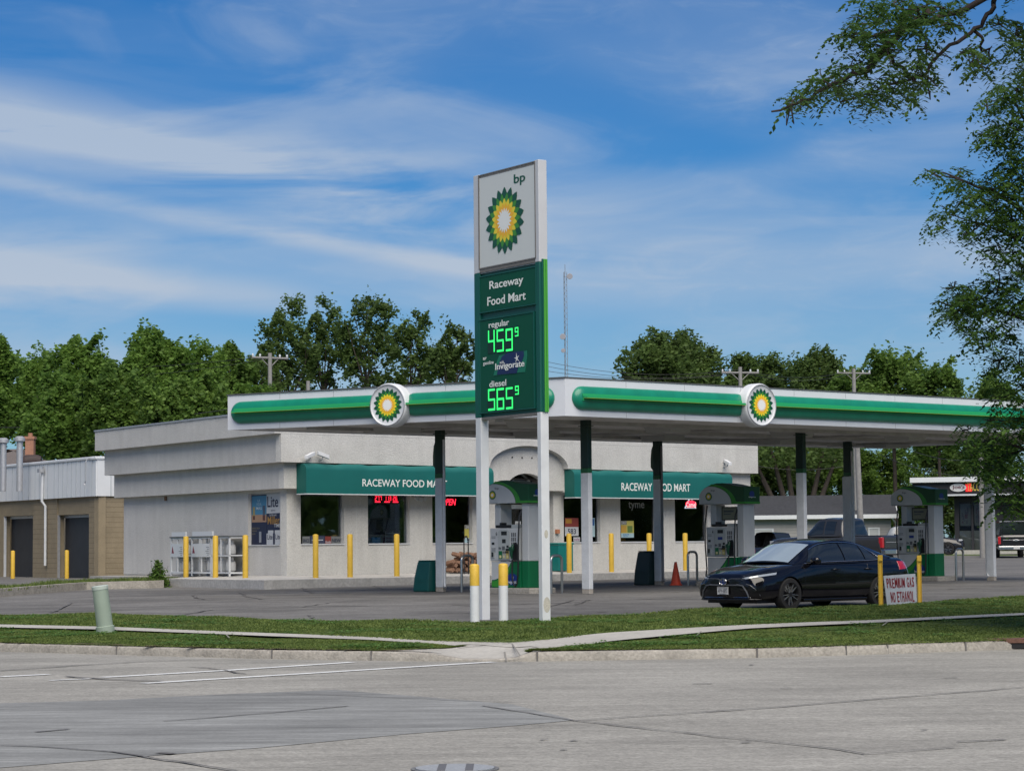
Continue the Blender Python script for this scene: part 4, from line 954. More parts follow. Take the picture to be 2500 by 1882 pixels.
# ---- pumps
M_pw = mat('pump_white', (.50, .52, .53), .4, var=.05, vs=3); M_pg = mat('pump_green', (.004, .13, .05), .3); M_pg2 = mat('pump_dark_green', (.003, .065, .022), .35)
M_plime = mat('pump_lime', (.035, .25, .03), .4); M_ppanel = mat('pump_panel', (.40, .43, .43), .45); M_pscr = mat('pump_screen', (.03, .035, .04), .2); M_pblue = mat('pump_blue', (.01, .035, .22), .35); M_gt = mat('pump_grey_text', (.10, .11, .12), .6)
def pump(p, num, label, topper):
    t = thing('fuel_pump', label, 'fuel pump', p, rot, 'fuel pumps under the canopy')
    s = .0
    b = MB(); b.box(-.55, .44, -.30, .30, 0, .67, 0)
    fy = -.301
    lb = b.build('lower_body', M_pg, t, world=False, bevel=.01)
    d = MB(); sw = [(-.548, .20)] + [(-.548 + .02 + .66 * k / 10, .20 + .02 * k / 10 + .45 * (k / 10) ** 2.1) for k in range(1, 11)] + [(.13, .668), (-.548, .668)]
    d.prism(sw, xz, fy - .004, fy, 0); sw2 = [(-.548, .03), (-.548, .17)] + [(-.52 + .66 * k / 10, .17 + .02 * k / 10 + .44 * (k / 10) ** 2.1) for k in range(1, 11)] + [(.06, .42), (-.08, .22), (-.25, .08), (-.3, .03)]
    d.prism(sw2, xz, fy - .003, fy, 1)
    disc(d, xz, .16, .22, .19, .15, fy - .006, 2, 24); write(d, 'Invigorate', xz, -.02, .34, .09, .19, fy - .009, 3)
    st_ = [(.18 + (.05 if k % 2 == 0 else .015) * math.cos(math.pi / 2 + k * math.pi / 5), .27 + (.05 if k % 2 == 0 else .015) * math.sin(math.pi / 2 + k * math.pi / 5)) for k in range(10)]; d.prism(st_, xz, fy - .012, fy - .009, 3)
    d.build('swoosh_graphic', [M_pw, M_plime, M_pblue, M_ltr], lb, world=False)
    b = MB(); b.box(-.57, .40, -.34, .34, .68, 1.52, 0); db = b.build('dispenser_head', M_pw, t, world=False, bevel=.03)
    fy = -.341
    g = MB(); ar_ = [(-.26, .72), (.12, .72), (.13, 1.40)] + [(-.07 + .20 * math.cos(a), 1.40 + .09 * math.sin(a)) for a in np.linspace(0, math.pi, 9)] + [(-.27, 1.40)]
    g.prism(ar_, xz, fy - .025, fy, 0)
    g.build('face_panel', M_ppanel, db, world=False)
    f2 = fy - .027; g = MB()
    g.prism([(-.15, 1.34), (.04, 1.34), (.04, 1.44), (-.15, 1.44)], xz, f2 - .004, f2, 1)
    if num != '6': g.prism([(-.14, 1.16), (.02, 1.16), (.02, 1.24), (-.14, 1.24)], xz, f2 - .005, f2, 2)
    else: g.prism([(-.12, 1.14), (0, 1.14), (0, 1.24), (-.12, 1.24)], xz, f2 - .005, f2, 0)
    for x0, z0, w_, h_, m_ in ((.03, 1.02, .07, .06, 0), (-.12, .96, .09, .10, 3), (.0, .93, .1, .07, 0), (-.24, .98, .04, .06, 3), (-.19, .98, .03, .05, 3), (-.24, .74, .12, .2, 4), (-.11, .74, .1, .2, 5), (.01, .74, .1, .2, 6),
                               (-.215, .76, .07, .07, 7), (-.09, .76, .06, .07, 7), (.03, .76, .06, .07, 7), (-.10, .88, .2, .05, 0)):
        g.prism([(x0, z0), (x0 + w_, z0), (x0 + w_, z0 + h_), (x0, z0 + h_)], xz, f2 - (.006 if m_ != 7 else .009), f2, m_)
    M7 = [M_pscr, M_pscr, M_pblue, M_gt, M_pg, mat('grade_silver', (.35, .36, .34), .5), mat('grade_gold', (.45, .36, .10), .5), mat('grade_button', (.62, .58, .30), .5)]
    g.build('controls', M7, db, world=False)
    g = MB(); f3 = fy - .002
    if num != '2': write(g, num, xz, -.36, -.315, 1.33, 1.43, f3, 0)
    for z_ in (1.30, 1.26, 1.0, .97, .94, .91): g.prism([(-.51, z_), (-.37, z_), (-.37, z_ + .012), (-.51, z_ + .012)], xz, f3 - .002, f3, 1)
    g.prism([(-.50, 1.10), (-.41, 1.10), (-.41, 1.16), (-.50, 1.16)], xz, f3 - .003, f3, 0)
    g.prism([(-.52, .76), (-.40, .76), (-.40, .94), (-.52, .94)], xz, f3 - .02, f3, 2); g.prism([(-.49, .79), (-.43, .79), (-.43, .91), (-.49, .91)], xz, f3 - .03, f3 - .02, 0)
    for k in range(9): g.prism([(.17 + .06 * (k % 3), 1.06 + .12 * (k // 3)), (.21 + .06 * (k % 3), 1.06 + .12 * (k // 3)), (.21 + .06 * (k % 3), 1.16 + .12 * (k // 3)), (.17 + .06 * (k % 3), 1.16 + .12 * (k // 3))], xz, f3 - .002, f3, 1)
    g.build('side_labels', [M_pscr, M_gt, M_ppanel], db, world=False)
    g = MB(); g.prism([(.22, .70), (.38, .70), (.38, 1.10), (.34, 1.16), (.26, 1.14), (.22, 1.05)], xz, fy - .015, fy, 0); g.build('nozzle_boot', M_black, db, world=False)
    # nozzle and hose
    g = MB(); g.tube([(.28, fy - .06, 1.10), (.27, fy - .10, 1.0), (.25, fy - .10, .88), (.25, fy - .08, .74)], [.03, .045, .04, .02], 10); g.box(.20, .30, fy - .14, fy - .04, .94, 1.04)
    g.build('nozzle', mat('nozzle_green', (.005, .06, .03), .4), t, world=False)
    g = MB(); pts = [(.25, fy - .06, .72)] + [(.30 - .07 * math.cos(a), fy - .07, .22 - .14 * math.sin(a)) for a in np.linspace(0, math.pi, 9)][0:] + [(.44, fy - .06, .6), (.45, fy - .05, 1.2), (.44, fy + .02, 1.75), (.44, -.28, 1.95)]
    pts = [(.25, fy - .06, .72), (.25, fy - .07, .40), (.26, fy - .07, .20), (.30, fy - .07, .08), (.36, fy - .07, .04), (.41, fy - .07, .10), (.44, fy - .07, .28), (.455, fy - .06, .7), (.455, fy - .05, 1.3), (.45, fy + .0, 1.8), (.46, -.26, 2.0)]
    g.tube(pts, .02, 8); g.build('hose', M_black, t, world=False, smooth=60)
    if topper:
        g = MB(); g.tube([(-.62, -.2, 2.12), (-.60, -.34, 1.6), (-.56, -.40, 1.0), (-.50, -.42, .35), (-.56, -.40, .1)], .02, 8); g.build('hose', M_black, t, world=False, smooth=60)
    g = MB(); g.box(-.40, .12, -.30, -.05, 1.525, 1.60, 0); g.box(-.28, -.2, -.28, -.1, 1.60, 1.66, 0); g.box(.14, .38, -.3, .0, 1.525, 1.61, 1); g.build('printer_housing', [M_black, M_ppanel], t, world=False)
    # pillars
    g = MB(); g.box(-.50, -.30, -.22, .22, 1.53, 2.14); g.build('pillar', M_pw, t, world=False, bevel=.02)
    g = MB(); g.box(.46, .68, -.26, .26, .68, 2.14, 0); g.box(.455, .685, -.265, .265, 0, .678, 1); g.build('pillar', [M_pw, M_pg], t, world=False, bevel=.015)
    if topper:
        g = MB(); g.box(-.22, .34, -.06, -.03, 1.70, 2.08, 0); g.box(-.19, .31, -.066, -.061, 1.73, 2.05, 1); g.box(-.14, .2, -.07, -.067, 1.93, 1.98, 2); g.box(-.14, .1, -.07, -.067, 1.86, 1.89, 2)
        g.build('advert_frame', [M_black, mat('advert_cream', (.24, .25, .18), .5), M_gt], t, world=False)
    # header
    top_ = [(-.78, 2.42), (-.70, 2.53), (-.56, 2.63), (-.38, 2.70), (-.18, 2.74), (.02, 2.74), (.22, 2.71), (.42, 2.665), (.60, 2.635), (.80, 2.63)]
    pr_ = [(.80, 2.15), (-.78, 2.15)] + top_
    g = MB(); g.prism(pr_, xz, -.36, .36, 0); hd = g.build('header', M_pg2, t, world=False, bevel=.015)
    fy = -.361; g = MB()
    wq = [(-.775, 2.155), (.34, 2.155)] + [(-.44 + .78 * math.cos(a), 2.155 + .50 * math.sin(a)) for a in np.linspace(.12, math.pi / 2, 10)] + [(-.60, 2.60), (-.70, 2.52), (-.775, 2.42)]
    lq = [(.34, 2.153), (.50, 2.153)] + [(-.46 + .96 * math.cos(a), 2.153 + .57 * math.sin(a)) for a in np.linspace(.10, 1.45, 10)] + [(-.40, 2.69), (-.44, 2.66)] + [(-.44 + .80 * math.cos(a), 2.155 + .51 * math.sin(a)) for a in np.linspace(math.pi / 2, .12, 10)]
    g.prism([(max(-.775, x), z) for x, z in wq], xz, fy - .004, fy, 0)
    g.prism(lq, xz, fy - .003, fy, 1); g.prism([(.50, 2.152), (.798, 2.152), (.798, 2.21), (.50, 2.21)], xz, fy - .0035, fy, 1)
    write(g, 'bp', xz, -.36, -.22, 2.50, 2.57, fy - .006, 2); g.prism([(-.74, 2.17), (-.26, 2.17), (-.26, 2.176), (-.74, 2.176)], xz, fy - .006, fy, 2)
    g.box(.801, .804, -.36, .36, 2.152, 2.21, 1)
    yz = lambda a, b, d: Vector((d, a, b))
    disc(g, yz, -.02, 2.42, .12, .09, .804, 3, 20); write(g, 'Invigorate', yz, -.18, .16, 2.31, 2.36, .806, 4)
    disc(g, xz, .60, 2.43, .0001, .0001, fy, 3, 3)
    g.build('header_graphic', [M_pw, M_plime, M_gt, M_pblue, M_ltr], hd, world=False)
    g = MB(); rosette(g, lambda a, b, d: xz(a, b, -d), -.44, 2.37, .125, .125, .366, .003); g.build('emblem', LOGO, hd, world=False)
    if num == 'x':
        g = MB(); disc(g, xz, .60, 2.43, .08, .075, fy - .004, 0, 20); write(g, 'Invigorate', xz, .50, .70, 2.35, 2.39, fy - .006, 1); g.build('fuel_badge', [M_pblue, M_ltr], hd, world=False)
    return t
for (i, j, px, num, lab, tp) in ((0, 1, 1258, '6', 'green and white fuel pump numbered 6 seen between the price sign posts', 0), (2, 3, 1782, '4', 'green and white fuel pump numbered 4 behind the black sedan bonnet', 1), (4, 5, 2246, '2', 'green and white fuel pump behind the hand painted ethanol sign', 1)):
    p = isl_pt(i, j, px, 0)
    it = thing('pump_island', ('low concrete island under the pump between the sign posts', 'low concrete island under the middle pump', 'low concrete island under the rightmost pump')[(0, 2, 4).index(i)], 'kerb island', p, rot, 'pump islands')
    mb = MB(); mb.prism([(-.95 + .25 * (1 - math.cos(a)) * 0 + .0, 0) for a in (0,)] and [(x, y) for x, y in ((-.8, -.5), (.9, -.5), (1.05, -.35), (1.05, .35), (.9, .5), (-.8, .5), (-.95, .35), (-.95, -.35))], lambda a, b, d: Vector((a, b, d)), -.1, .13)
    mb.build('island_slab', M_kerb, it, world=False, bevel=.02)
    pump(p + Vector((0, 0, .131)), num, lab, tp)
# ---- hand painted sign between two yellow posts
pa, pb = atg(2150, 1480, .13), atg(2245, 1473, .13)
for p, l in ((pa, 'left'), (pb, 'right')):
    t = thing('channel_post', 'yellow steel channel post on the %s of the ethanol sign' % l, 'post', p, .3, 'yellow posts holding the ethanol sign'); mb = MB(); w_, hh = .045, (1.02 if l == 'left' else .99)
    mb.box(-w_, w_, -.006, .006, -.1, hh); mb.box(-w_, -w_ + .008, -.03, .006, -.1, hh); mb.box(w_ - .008, w_, -.03, .006, -.1, hh); mb.box(-w_ - .004, w_ + .004, -.034, -.02, hh - .12, hh)
    mb.build('post_body', M_yel, t, world=False, bevel=.003)
sf = Frame(pa, (pb - pa)); c0, c1, c2, c3 = [sf.uz(x, y, .05) for x, y in ((2164, 1478), (2248, 1478), (2232, 1400), (2155, 1402))]
c0, c1, c2, c3 = sf.uz(2166, 1477, .05), sf.uz(2238, 1474, .05), sf.uz(2234, 1400, .05), sf.uz(2157, 1405, .05)
t = thing('painted_sign', 'hand painted white board reading PREMIUM GAS NO ETHANOL in dark red', 'sign', sf.P((c0[0] + c1[0]) / 2, min(c0[1], c1[1]), .05))
mb = MB(); mb.prism([c0, c1, c2, c3], sf.P, .045, .055); mb.build('board', mat('board_white', (.60, .62, .66), .6, var=.07, vs=5), t)
def bil(a, b, d): 
    l = (c0[0] * (1 - b) + c3[0] * b, c0[1] * (1 - b) + c3[1] * b); r = (c1[0] * (1 - b) + c2[0] * b, c1[1] * (1 - b) + c2[1] * b)
    return sf.P(l[0] * (1 - a) + r[0] * a, l[1] * (1 - a) + r[1] * a, d)
mb = MB()
def handw(txt, a0, a1, b0, b1):
    tw = sum(.5 if c == ' ' else (1.25 if c == 'M' else (.5 if c == 'I' else 1)) for c in txt); x = a0
    for c in txt:
        w_ = (a1 - a0) / tw * (.5 if c == ' ' else (1.25 if c == 'M' else (.5 if c == 'I' else 1)))
        if c != ' ':
            j = random.uniform(-.012, .012)
            for g_ in (0, .008): write(mb, c, bil, x + w_ * .08 + g_, x + w_ * .82 + g_, b0 + j, b1 + j, .057 + g_ * .1, 0)
        x += w_
handw('PREMIUM GAS', .05, .95, .57, .90); handw('NO ETHANOL', .13, .93, .09, .44)
mb.build('lettering', mat('hand_paint_red', (.26, .012, .02), .6, var=.25, vs=10), t)
# ---- green utility pedestal, leaning
p = atg(258, 1545); t = thing('utility_pedestal', 'pale green plastic utility pedestal leaning on the left verge', 'pedestal', p); t.rotation_euler = (math.radians(2), math.radians(-7), 0)
M_ped = mat('pedestal_green', (.27, .33, .27), .5, var=.06, vs=3)
mb = MB(); mb.lathe([(.165, -.1), (.165, .12), (.145, .13), (.140, .80), (.140, .81)], 28); mb.build('pedestal_body', M_ped, t, world=False, smooth=40)
mb = MB(); mb.lathe([(.146, .785), (.148, .845), (.13, .855), (.0, .86)], 28, cap=False); mb.build('cap', mat('pedestal_cap', (.42, .48, .43), .5), t, world=False, smooth=40)
# ---- propane cages on the left wall
def cage(px0, px1, zt, zb_, d0, d1, label, sign=True, ntank=2):
    u0, u1 = sorted((LW.u(px0, d1), LW.u(px1, d1))); t = thing('propane_cage', label, 'storage cage', LW.P((u0 + u1) / 2, zb_, (d0 + d1) / 2), 0, 'propane cages'); f = MB(); w = .05
    for uu in (u0, u1 - w):
        for dd in (d0, d1 - w): fbox(f, LW, uu, uu + w, zb_, zt, dd, dd + w)
    for zz in (zb_ + .08, (zb_ + zt) / 2, zt - w):
        fbox(f, LW, u0, u1, zz, zz + w, d1 - w - .002, d1 + .002); fbox(f, LW, u0 + .002, u0 + w, zz, zz + w, d0, d1); fbox(f, LW, u1 - w, u1 - .002, zz, zz + w, d0, d1)
    fbox(f, LW, (u0 + u1) / 2 - .015, (u0 + u1) / 2 + .015, zb_ + .1, zt, d1 - w, d1); f.build('cage_frame', M_white, t)
    f = MB(); fbox(f, LW, u0 - .02, u1 + .02, zt, zt + .03, d0 - .02, d1 + .03, 0); fbox(f, LW, u0, u1, (zb_ + zt) / 2, (zb_ + zt) / 2 + .015, d0, d1 - w - .004, 0); f.build('shelf', mat('cage_shelf', (.10, .11, .115), .6), t)
    f = MB()
    n = int((u1 - u0) / .05)
    for k in range(1, n): x = u0 + (u1 - u0) * k / n; fbox(f, LW, x - .0015, x + .0015, zb_ + .1, zt - w, d1 - w * .6, d1 - w * .6 + .003)
    for k in range(1, 26): z_ = zb_ + .1 + (zt - zb_ - .15) * k / 26; fbox(f, LW, u0 + w, u1 - w, z_ - .002, z_ + .002, d1 - w * .6 + .003, d1 - w * .6 + .006)
    m_ = f.build('mesh_panel', M_white, t); m_['kind'] = 'stuff'
    if sign:
        f = MB(); fbox(f, LW, u0 + .08, u1 - .06, zt - .62, zt - .20, d1 + .004, d1 + .012, 0); fbox(f, LW, u0, u1, zt + .04, zt + .18, d1 - .1, d1 - .04, 0)
        for q_ in range(5): fbox(f, LW, u0 + .12, u0 + .25 + .06 * (q_ % 3), zt - .56 + q_ * .06, zt - .545 + q_ * .06, d1 + .012, d1 + .015, 1)
        f.prism([(u1 - .30, zt - .5), (u1 - .12, zt - .5), (u1 - .18, zt - .27)], LW.P, d1 + .012, d1 + .015, 2); f.build('notice', [mat('notice_white', (.60, .63, .66), .5), M_gt, mat('notice_red', (.20, .03, .05), .5)], t)
    return u0, u1
zc0 = ZB - .02
TK = None
def tank(p):
    global TK
    if TK is None:
        t = thing('propane_tank', 'white propane gas tank standing in a cage by the store wall', 'gas tank', p, 0, 'propane tanks in the cages'); mb = MB()
        mb.lathe([(.10, 0), (.10, .03), (.15, .06), (.155, .12), (.155, .28), (.13, .35), (.06, .385)], 18); mb.build('tank_body', mat('tank_white', (.55, .56, .56), .45), t, world=False, smooth=50)
        g = MB(); g.lathe([(.09, .37), (.09, .47), (.08, .47), (.08, .37)], 14, cap=False); g.build('collar', M_white, t, world=False); TK = t; return
    c = copy_tree(TK); c.location = p
Zt = LW.uz(490, 1311, .7)[1]
for (a, b, lab, sg) in ((416, 449.6, 'white propane cage with notice, leftmost by the grey wall', True), (466.5, 515, 'white propane cage with notice and round cornered door, in the middle', True), (517, 559.5, 'tall open mesh propane cage without notice, nearest the poster window', False)):
    u0, u1 = cage(a, b, Zt, zc0, .1, .68, lab, sg)
    for k in (0, 1):
        for zz in (zc0 + .12, (zc0 + Zt) / 2 + .016):
            if k == 1 and sg and zz > zc0 + .5: continue
            tank(LW.P(u0 + (u1 - u0) * (.28 + .44 * k), zz, .45))
# ---- firewood
wu = FR.u(1110, .5); LG = thing('firewood_log', 'split firewood log stacked by the wall under the third window', 'firewood', FR.P(wu, ZB + .06, .45), 0, 'firewood stacked by the store wall')
M_bark = mat('split_wood', (.23, .13, .085), .85, var=.35, vs=12); mb = MB(); mb.prism([(.07, 0), (.03, .07), (-.05, .06), (-.08, -.02), (-.02, -.07)], lambda a, b, d: FR.P(wu + a, ZB + .08 + b, .45 + d), -.2, .2)
lg = mb.build('log', M_bark, LG); 
k = 0
for px in (1100, 1118, 1135, 1152, 1166):
    for r_ in range(5):
        if px < 1105 and r_ > 2: continue
        c = copy_tree(LG); u_ = FR.u(px + (r_ % 2) * 7, .5); c.location = FR.P(u_, ZB + .07 + r_ * .12, .45) ; c.rotation_euler = (0, random.uniform(-.3, .3), random.uniform(-.15, .15))
# ---- window contents, posters and neon
def poster(name, fr, a, b, z0, z1, dep, cols, label, cat='poster', lines=()):
    t = thing(name, label, cat, fr.P((a + b) / 2, z0, dep)); mb = MB(); ml = []
    for (x0, x1, y0, y1, c) in cols:
        mm = mat('print_%d_%d_%d' % tuple(int(v * 999) for v in c), c, .6)
        if mm not in ml: ml.append(mm)
        i = cols.index((x0, x1, y0, y1, c)); fbox(mb, fr, a + (b - a) * x0, a + (b - a) * x1, z0 + (z1 - z0) * y0, z0 + (z1 - z0) * y1, dep - .002, dep + .001 * (i + 1), ml.index(mm))
    n = len(cols)
    for (txt, x0, x1, y0, y1, c) in lines:
        mm = mat('print_%d_%d_%d' % tuple(int(v * 999) for v in c), c, .6)
        if mm not in ml: ml.append(mm)
        write(mb, txt, fr.P, a + (b - a) * x0, a + (b - a) * x1, z0 + (z1 - z0) * y0, z0 + (z1 - z0) * y1, dep + .001 * (n + 2), ml.index(mm))
    mb.build('print', ml, t); return t
NV = (.012, .018, .05); WHT = (.48, .50, .52); SKYB = (.06, .22, .36); TAN = (.35, .22, .14); GLD = (.35, .20, .05)
# beer posters fill the left-wall window (u runs to the back there, so x is mirrored)
LWm = lambda a, b, d: LW.P(a, b, d)
class Mir:
    def __init__(s, fr): s.fr = fr
    def P(s, u_, z, d=0): return s.fr.P(-u_, z, d)
LM = Mir(LW); fa_, fb_ = -pu1 + .05, -pu0 - .05
poster('window_poster', LM, fa_, fa_ + (fb_ - fa_) * .5, pz0 + .04, pz1 - .05, -.09, [(0, 1, 0, 1, NV), (0.03, 1, .45, .98, SKYB), (.03, 1, .45, .60, TAN), (.10, .24, .50, .76, (.30, .25, .10)), (.10, .24, .50, .58, (.10, .04, .03)), (.76, .92, .48, .78, (.06, .08, .12)), (.76, .92, .48, .58, (.10, .04, .03)), (.52, .66, .04, .26, (.25, .27, .30))],
       'beach scene beer poster in the left half of the side window', lines=[('LA', .42, .60, .86, .91, (.3, .45, .55)), ('VIDA', .34, .68, .78, .84, (.3, .45, .55)), ('MAS', .34, .70, .70, .76, (.45, .52, .58)), ('REWARD YOUR', .05, .55, .31, .345, (.20, .17, .10)), ('EVENING', .05, .38, .26, .29, (.20, .17, .10)), ('NOW', .05, .28, .2, .23, (.20, .17, .10))])
poster('window_poster', LM, fa_ + (fb_ - fa_) * .505, fb_, pz0 + .04, pz1 - .05, -.09, [(0, 1, 0, 1, NV), (0, 1, .62, 1, WHT), (.0, .42, 0, .22, WHT), (.56, .98, 0, .22, WHT), (.1, .45, .22, .28, WHT), (.55, .9, .22, .28, WHT)],
       'white and navy beer poster with two bottles in the right half of the side window', lines=[('Lite', .06, .78, .74, .96, NV), ('GREAT TASTE', .3, .58, .66, .69, NV), ('TASTES LIKE', .18, .66, .565, .60, WHT), ('Miller', .08, .88, .40, .56, GLD), ('TIME', .50, .92, .34, .41, WHT), ('Lite', .06, .4, .10, .20, NV), ('Lite', .6, .95, .10, .20, NV)])
D0 = -.118
def uzf(px, py, d=D0): return FR.uz(px, py, d)
def pbox(x0, y0, x1, y1): a, zt = uzf(x0, y0); b, _ = uzf(x1, y0); zb_ = uzf(x0, y1)[1]; return a, b, zb_, zt
M_neon = mat('neon_red', (.4, .01, .02), .4, emit=(1, .02, .05), es=1.3); M_neoff = mat('neon_tube_unlit', (.25, .25, .25), .3)
a, b, z0, z1 = pbox(915, 1210, 974, 1226); t = thing('lottery_display', 'red lit number display 277 113 26 in the second window', 'display', FR.P(a, z0, D0)); mb = MB(); w_ = (b - a)
for i, (g_, x) in enumerate((('277', 0), ('113', .39), ('26', .74))):
    for j, ch in enumerate(g_): segdigit(mb, ch, FR.P, a + w_ * (x + .1 * j), a + w_ * (x + .1 * j + .075), z0 + .06, z1 - .01, D0 + .01)
    fbox(mb, FR, a + w_ * x, a + w_ * (x + .22), z0 - .0, z0 + .035, D0 + .008, D0 + .012)
mb.build('digits', M_neon, t); mb = MB(); fbox(mb, FR, a - .04, b + .04, z0 - .04, z1 + .12, D0 - .03, D0); mb.build('housing', M_black, t)
a, b, z0, z1 = pbox(1077, 1217, 1111, 1233); t = thing('open_sign', 'red lit OPEN sign in the third window behind the column', 'neon sign', FR.P(a, z0, D0)); mb = MB(); write(mb, 'OPEN', FR.P, a, b, z0, z1, D0, 0, shear=.2); mb.build('tube_lettering', M_neon, t)
a, b, z0, z1 = pbox(1534, 1224, 1573, 1246); t = thing('unlit_neon_sign', 'unlit pale neon script in the fifth window', 'neon sign', FR.P(a, z0, D0)); mb = MB(); write(mb, 'tyme', FR.P, a, b, z0, z1, D0); mb.build('tube_lettering', M_neoff, t)
a, b, z0, z1 = pbox(1673, 1224, 1699, 1240); t = thing('triangle_neon_sign', 'red lit oval neon over a white triangle in the rightmost window', 'neon sign', FR.P(a, z0, D0)); mb = MB()
mb.tube([FR.P(a, z0, D0), FR.P(b, z0, D0), FR.P((a + b) / 2, z1 + .16, D0), FR.P(a, z0, D0)], .012, 6, 1); disc(mb, FR.P, (a + b) / 2, (z0 + z1) / 2 + .03, (b - a) * .5, .12, D0 + .015, 2, 20); write(mb, 'Camel', FR.P, a + .03, b - .03, z0 + .03, z1 - .02, D0 + .02, 0)
mb.build('neon', [mat('neon_pale', (.5, .2, .2), .4, emit=(1, .35, .35), es=1.2), mat('neon_white', (.5, .5, .5), .4, emit=(.9, .9, 1), es=.4), M_neon], t)
YL = (.50, .45, .10); RDD = (.22, .04, .03); CYN = (.35, .50, .55); 
a, b, z0, z1 = pbox(1134, 1281, 1152, 1326); poster('price_poster', FR, a, b, z0, z1, D0, [(0, 1, 0, 1, YL), (0, 1, 0, .3, CYN), (0, 1, .78, 1, (.2, .2, .17))], 'narrow yellow and white 24/7 price poster in the third window', lines=[('24/7', .1, .95, .8, .98, WHT), ('557', .3, .95, .05, .25, NV)])
a, b, z0, z1 = pbox(1379, 1264, 1412, 1308); poster('price_poster', FR, a, b, z0, z1, D0, [(0, 1, 0, .52, WHT), (0, 1, .5, 1, RDD), (.05, .5, .7, .95, (.4, .2, .03))], 'red and white price poster reading 583 in the fourth window', lines=[('583', .2, .8, .1, .4, NV)])
a, b, z0, z1 = pbox(1440, 1264, 1452, 1310); poster('price_poster', FR, a, b, z0, z1, D0, [(0, 1, 0, 1, CYN), (0, .9, .6, .95, (.02, .10, .3))], 'narrow blue and white poster at the right of the fourth window')
a, b, z0, z1 = pbox(1400, 1311, 1416, 1321); poster('price_poster', FR, a, b, z0, z1, D0, [(0, 1, 0, 1, WHT)], 'small white card low in the fourth window', lines=[('sale', .1, .9, .2, .8, (.2, .02, .1))])
a, b, z0, z1 = pbox(1516, 1271, 1547, 1312); poster('price_poster', FR, a, b, z0, z1, D0, [(0, 1, 0, 1, YL), (0, 1, 0, .26, CYN), (0, .45, .76, 1, (.2, .2, .17)), (.5, .9, .3, .7, (.12, .2, .05)), (0, .42, .3, .72, (.5, .3, .05))], 'yellow price poster reading 557 in the fifth window', lines=[('24/7', .02, .42, .8, .97, WHT), ('557', .15, .6, .05, .22, (.02, .15, .35))])
a, b, z0, z1 = pbox(738, 1307, 838, 1328); poster('window_strip', FR, a, b, z0, z1, D0, [(0, 1, 0, .9, (.16, .17, .17)), (.18, .55, 0, 1, NV), (.2, .53, .1, .9, (.05, .06, .1)), (.55, .70, 0, .9, RDD), (.23, .5, .42, .52, WHT)], 'row of dark and white stickers along the foot of the first window', lines=[('SINCE', .01, .16, .2, .6, NV), ('foods', .56, .69, .1, .4, WHT), ('NEWS', .72, .97, .2, .6, NV)])
a, b, z0, z1 = pbox(917, 1311, 938, 1327); t = thing('blue_crate', 'bright blue plastic crate behind the second window', 'crate', FR.P(a, z0, -.4)); mb = MB(); fbox(mb, FR, a, b, ZS + .02, z1, -.6, -.3); mb.build('crate_body', mat('blue_plastic', (.02, .20, .45), .4), t)
a, b, z0, z1 = pbox(953, 1300, 988, 1327); t = thing('wire_rack', 'white wire rack of small goods behind the second window', 'rack', FR.P(a, z0, -.4)); mb = MB()
for q_ in range(4): mb.tube([FR.P(a, ZS + .05 + q_ * .1, -.35), FR.P(b, ZS + .05 + q_ * .1, -.35)], .008, 5)
for q_ in (a, (a + b) / 2, b): mb.tube([FR.P(q_, ZS, -.35), FR.P(q_, ZS + .42, -.35)], .008, 5)
mb.build('wires', M_offw, t)
M_red = mat('red_jug', (.38, .02, .02), .4); JU = None
for k in range(8):
    u_ = uzf(1655 + k * 5, 1310)[0]; z_ = uzf(1655, 1300 if k < 4 else 1299)[1]
    if JU is None: JU = thing('red_bottle', 'red plastic bottle on a shelf behind the rightmost window', 'bottle', (0, 0, 0), 0, 'red bottles behind the rightmost window'); mb = MB(); mb.lathe([(.05, -.12), (.055, 0), (.05, .08), (.02, .12), (.02, .16)], 10); mb.build('bottle_body', M_red, JU, world=False); c = JU
    else: c = copy_tree(JU)
    c.location = FR.P(u_, z_ - .1, -.4)
t = thing('wooden_table', 'small pale wooden table behind the rightmost window', 'table', FR.P(uzf(1690, 1320)[0], ZS, -.4)); mb = MB(); u0, u1 = uzf(1678, 1320)[0], uzf(1697, 1320)[0]; zt = uzf(1690, 1302)[1]
fbox(mb, FR, u0, u1, zt - .04, zt, -.7, -.3); fbox(mb, FR, u1 - .04, u1, ZB, zt - .04, -.34, -.3); fbox(mb, FR, u0, u0 + .04, ZB, zt - .04, -.34, -.3); mb.build('table_frame', mat('pale_wood', (.42, .26, .12), .6), t)
# door notices
for (x0, y0, x1, y1, l, c) in ((1258, 1272, 1272, 1288, 'small white notice on the glass of the store door', WHT), (1306, 1247, 1319, 1268, 'pink poster at the top right of the store door', (.4, .15, .16)), (1306, 1270, 1319, 1289, 'grey poster of pictures on the right store door', (.25, .26, .24)), (1306, 1291, 1319, 1305, 'orange poster on the right store door', (.42, .25, .10)), (1306, 1307, 1319, 1334, 'pale green poster low on the right store door', (.3, .34, .28)), (1229, 1243, 1238, 1262, 'narrow white notice left of the store door', WHT)):
    a, zt = FR.uz(x0, y0, RD + .02); b, _ = FR.uz(x1, y0, RD + .02); zb_ = FR.uz(x0, y1, RD + .02)[1]; poster('door_notice', FR, a, b, zb_, zt, RD + .012, [(0, 1, 0, 1, c), (.15, .85, .55, .7, tuple(v * .4 for v in c)), (.15, .6, .25, .4, tuple(v * .4 for v in c))], l, 'notice')
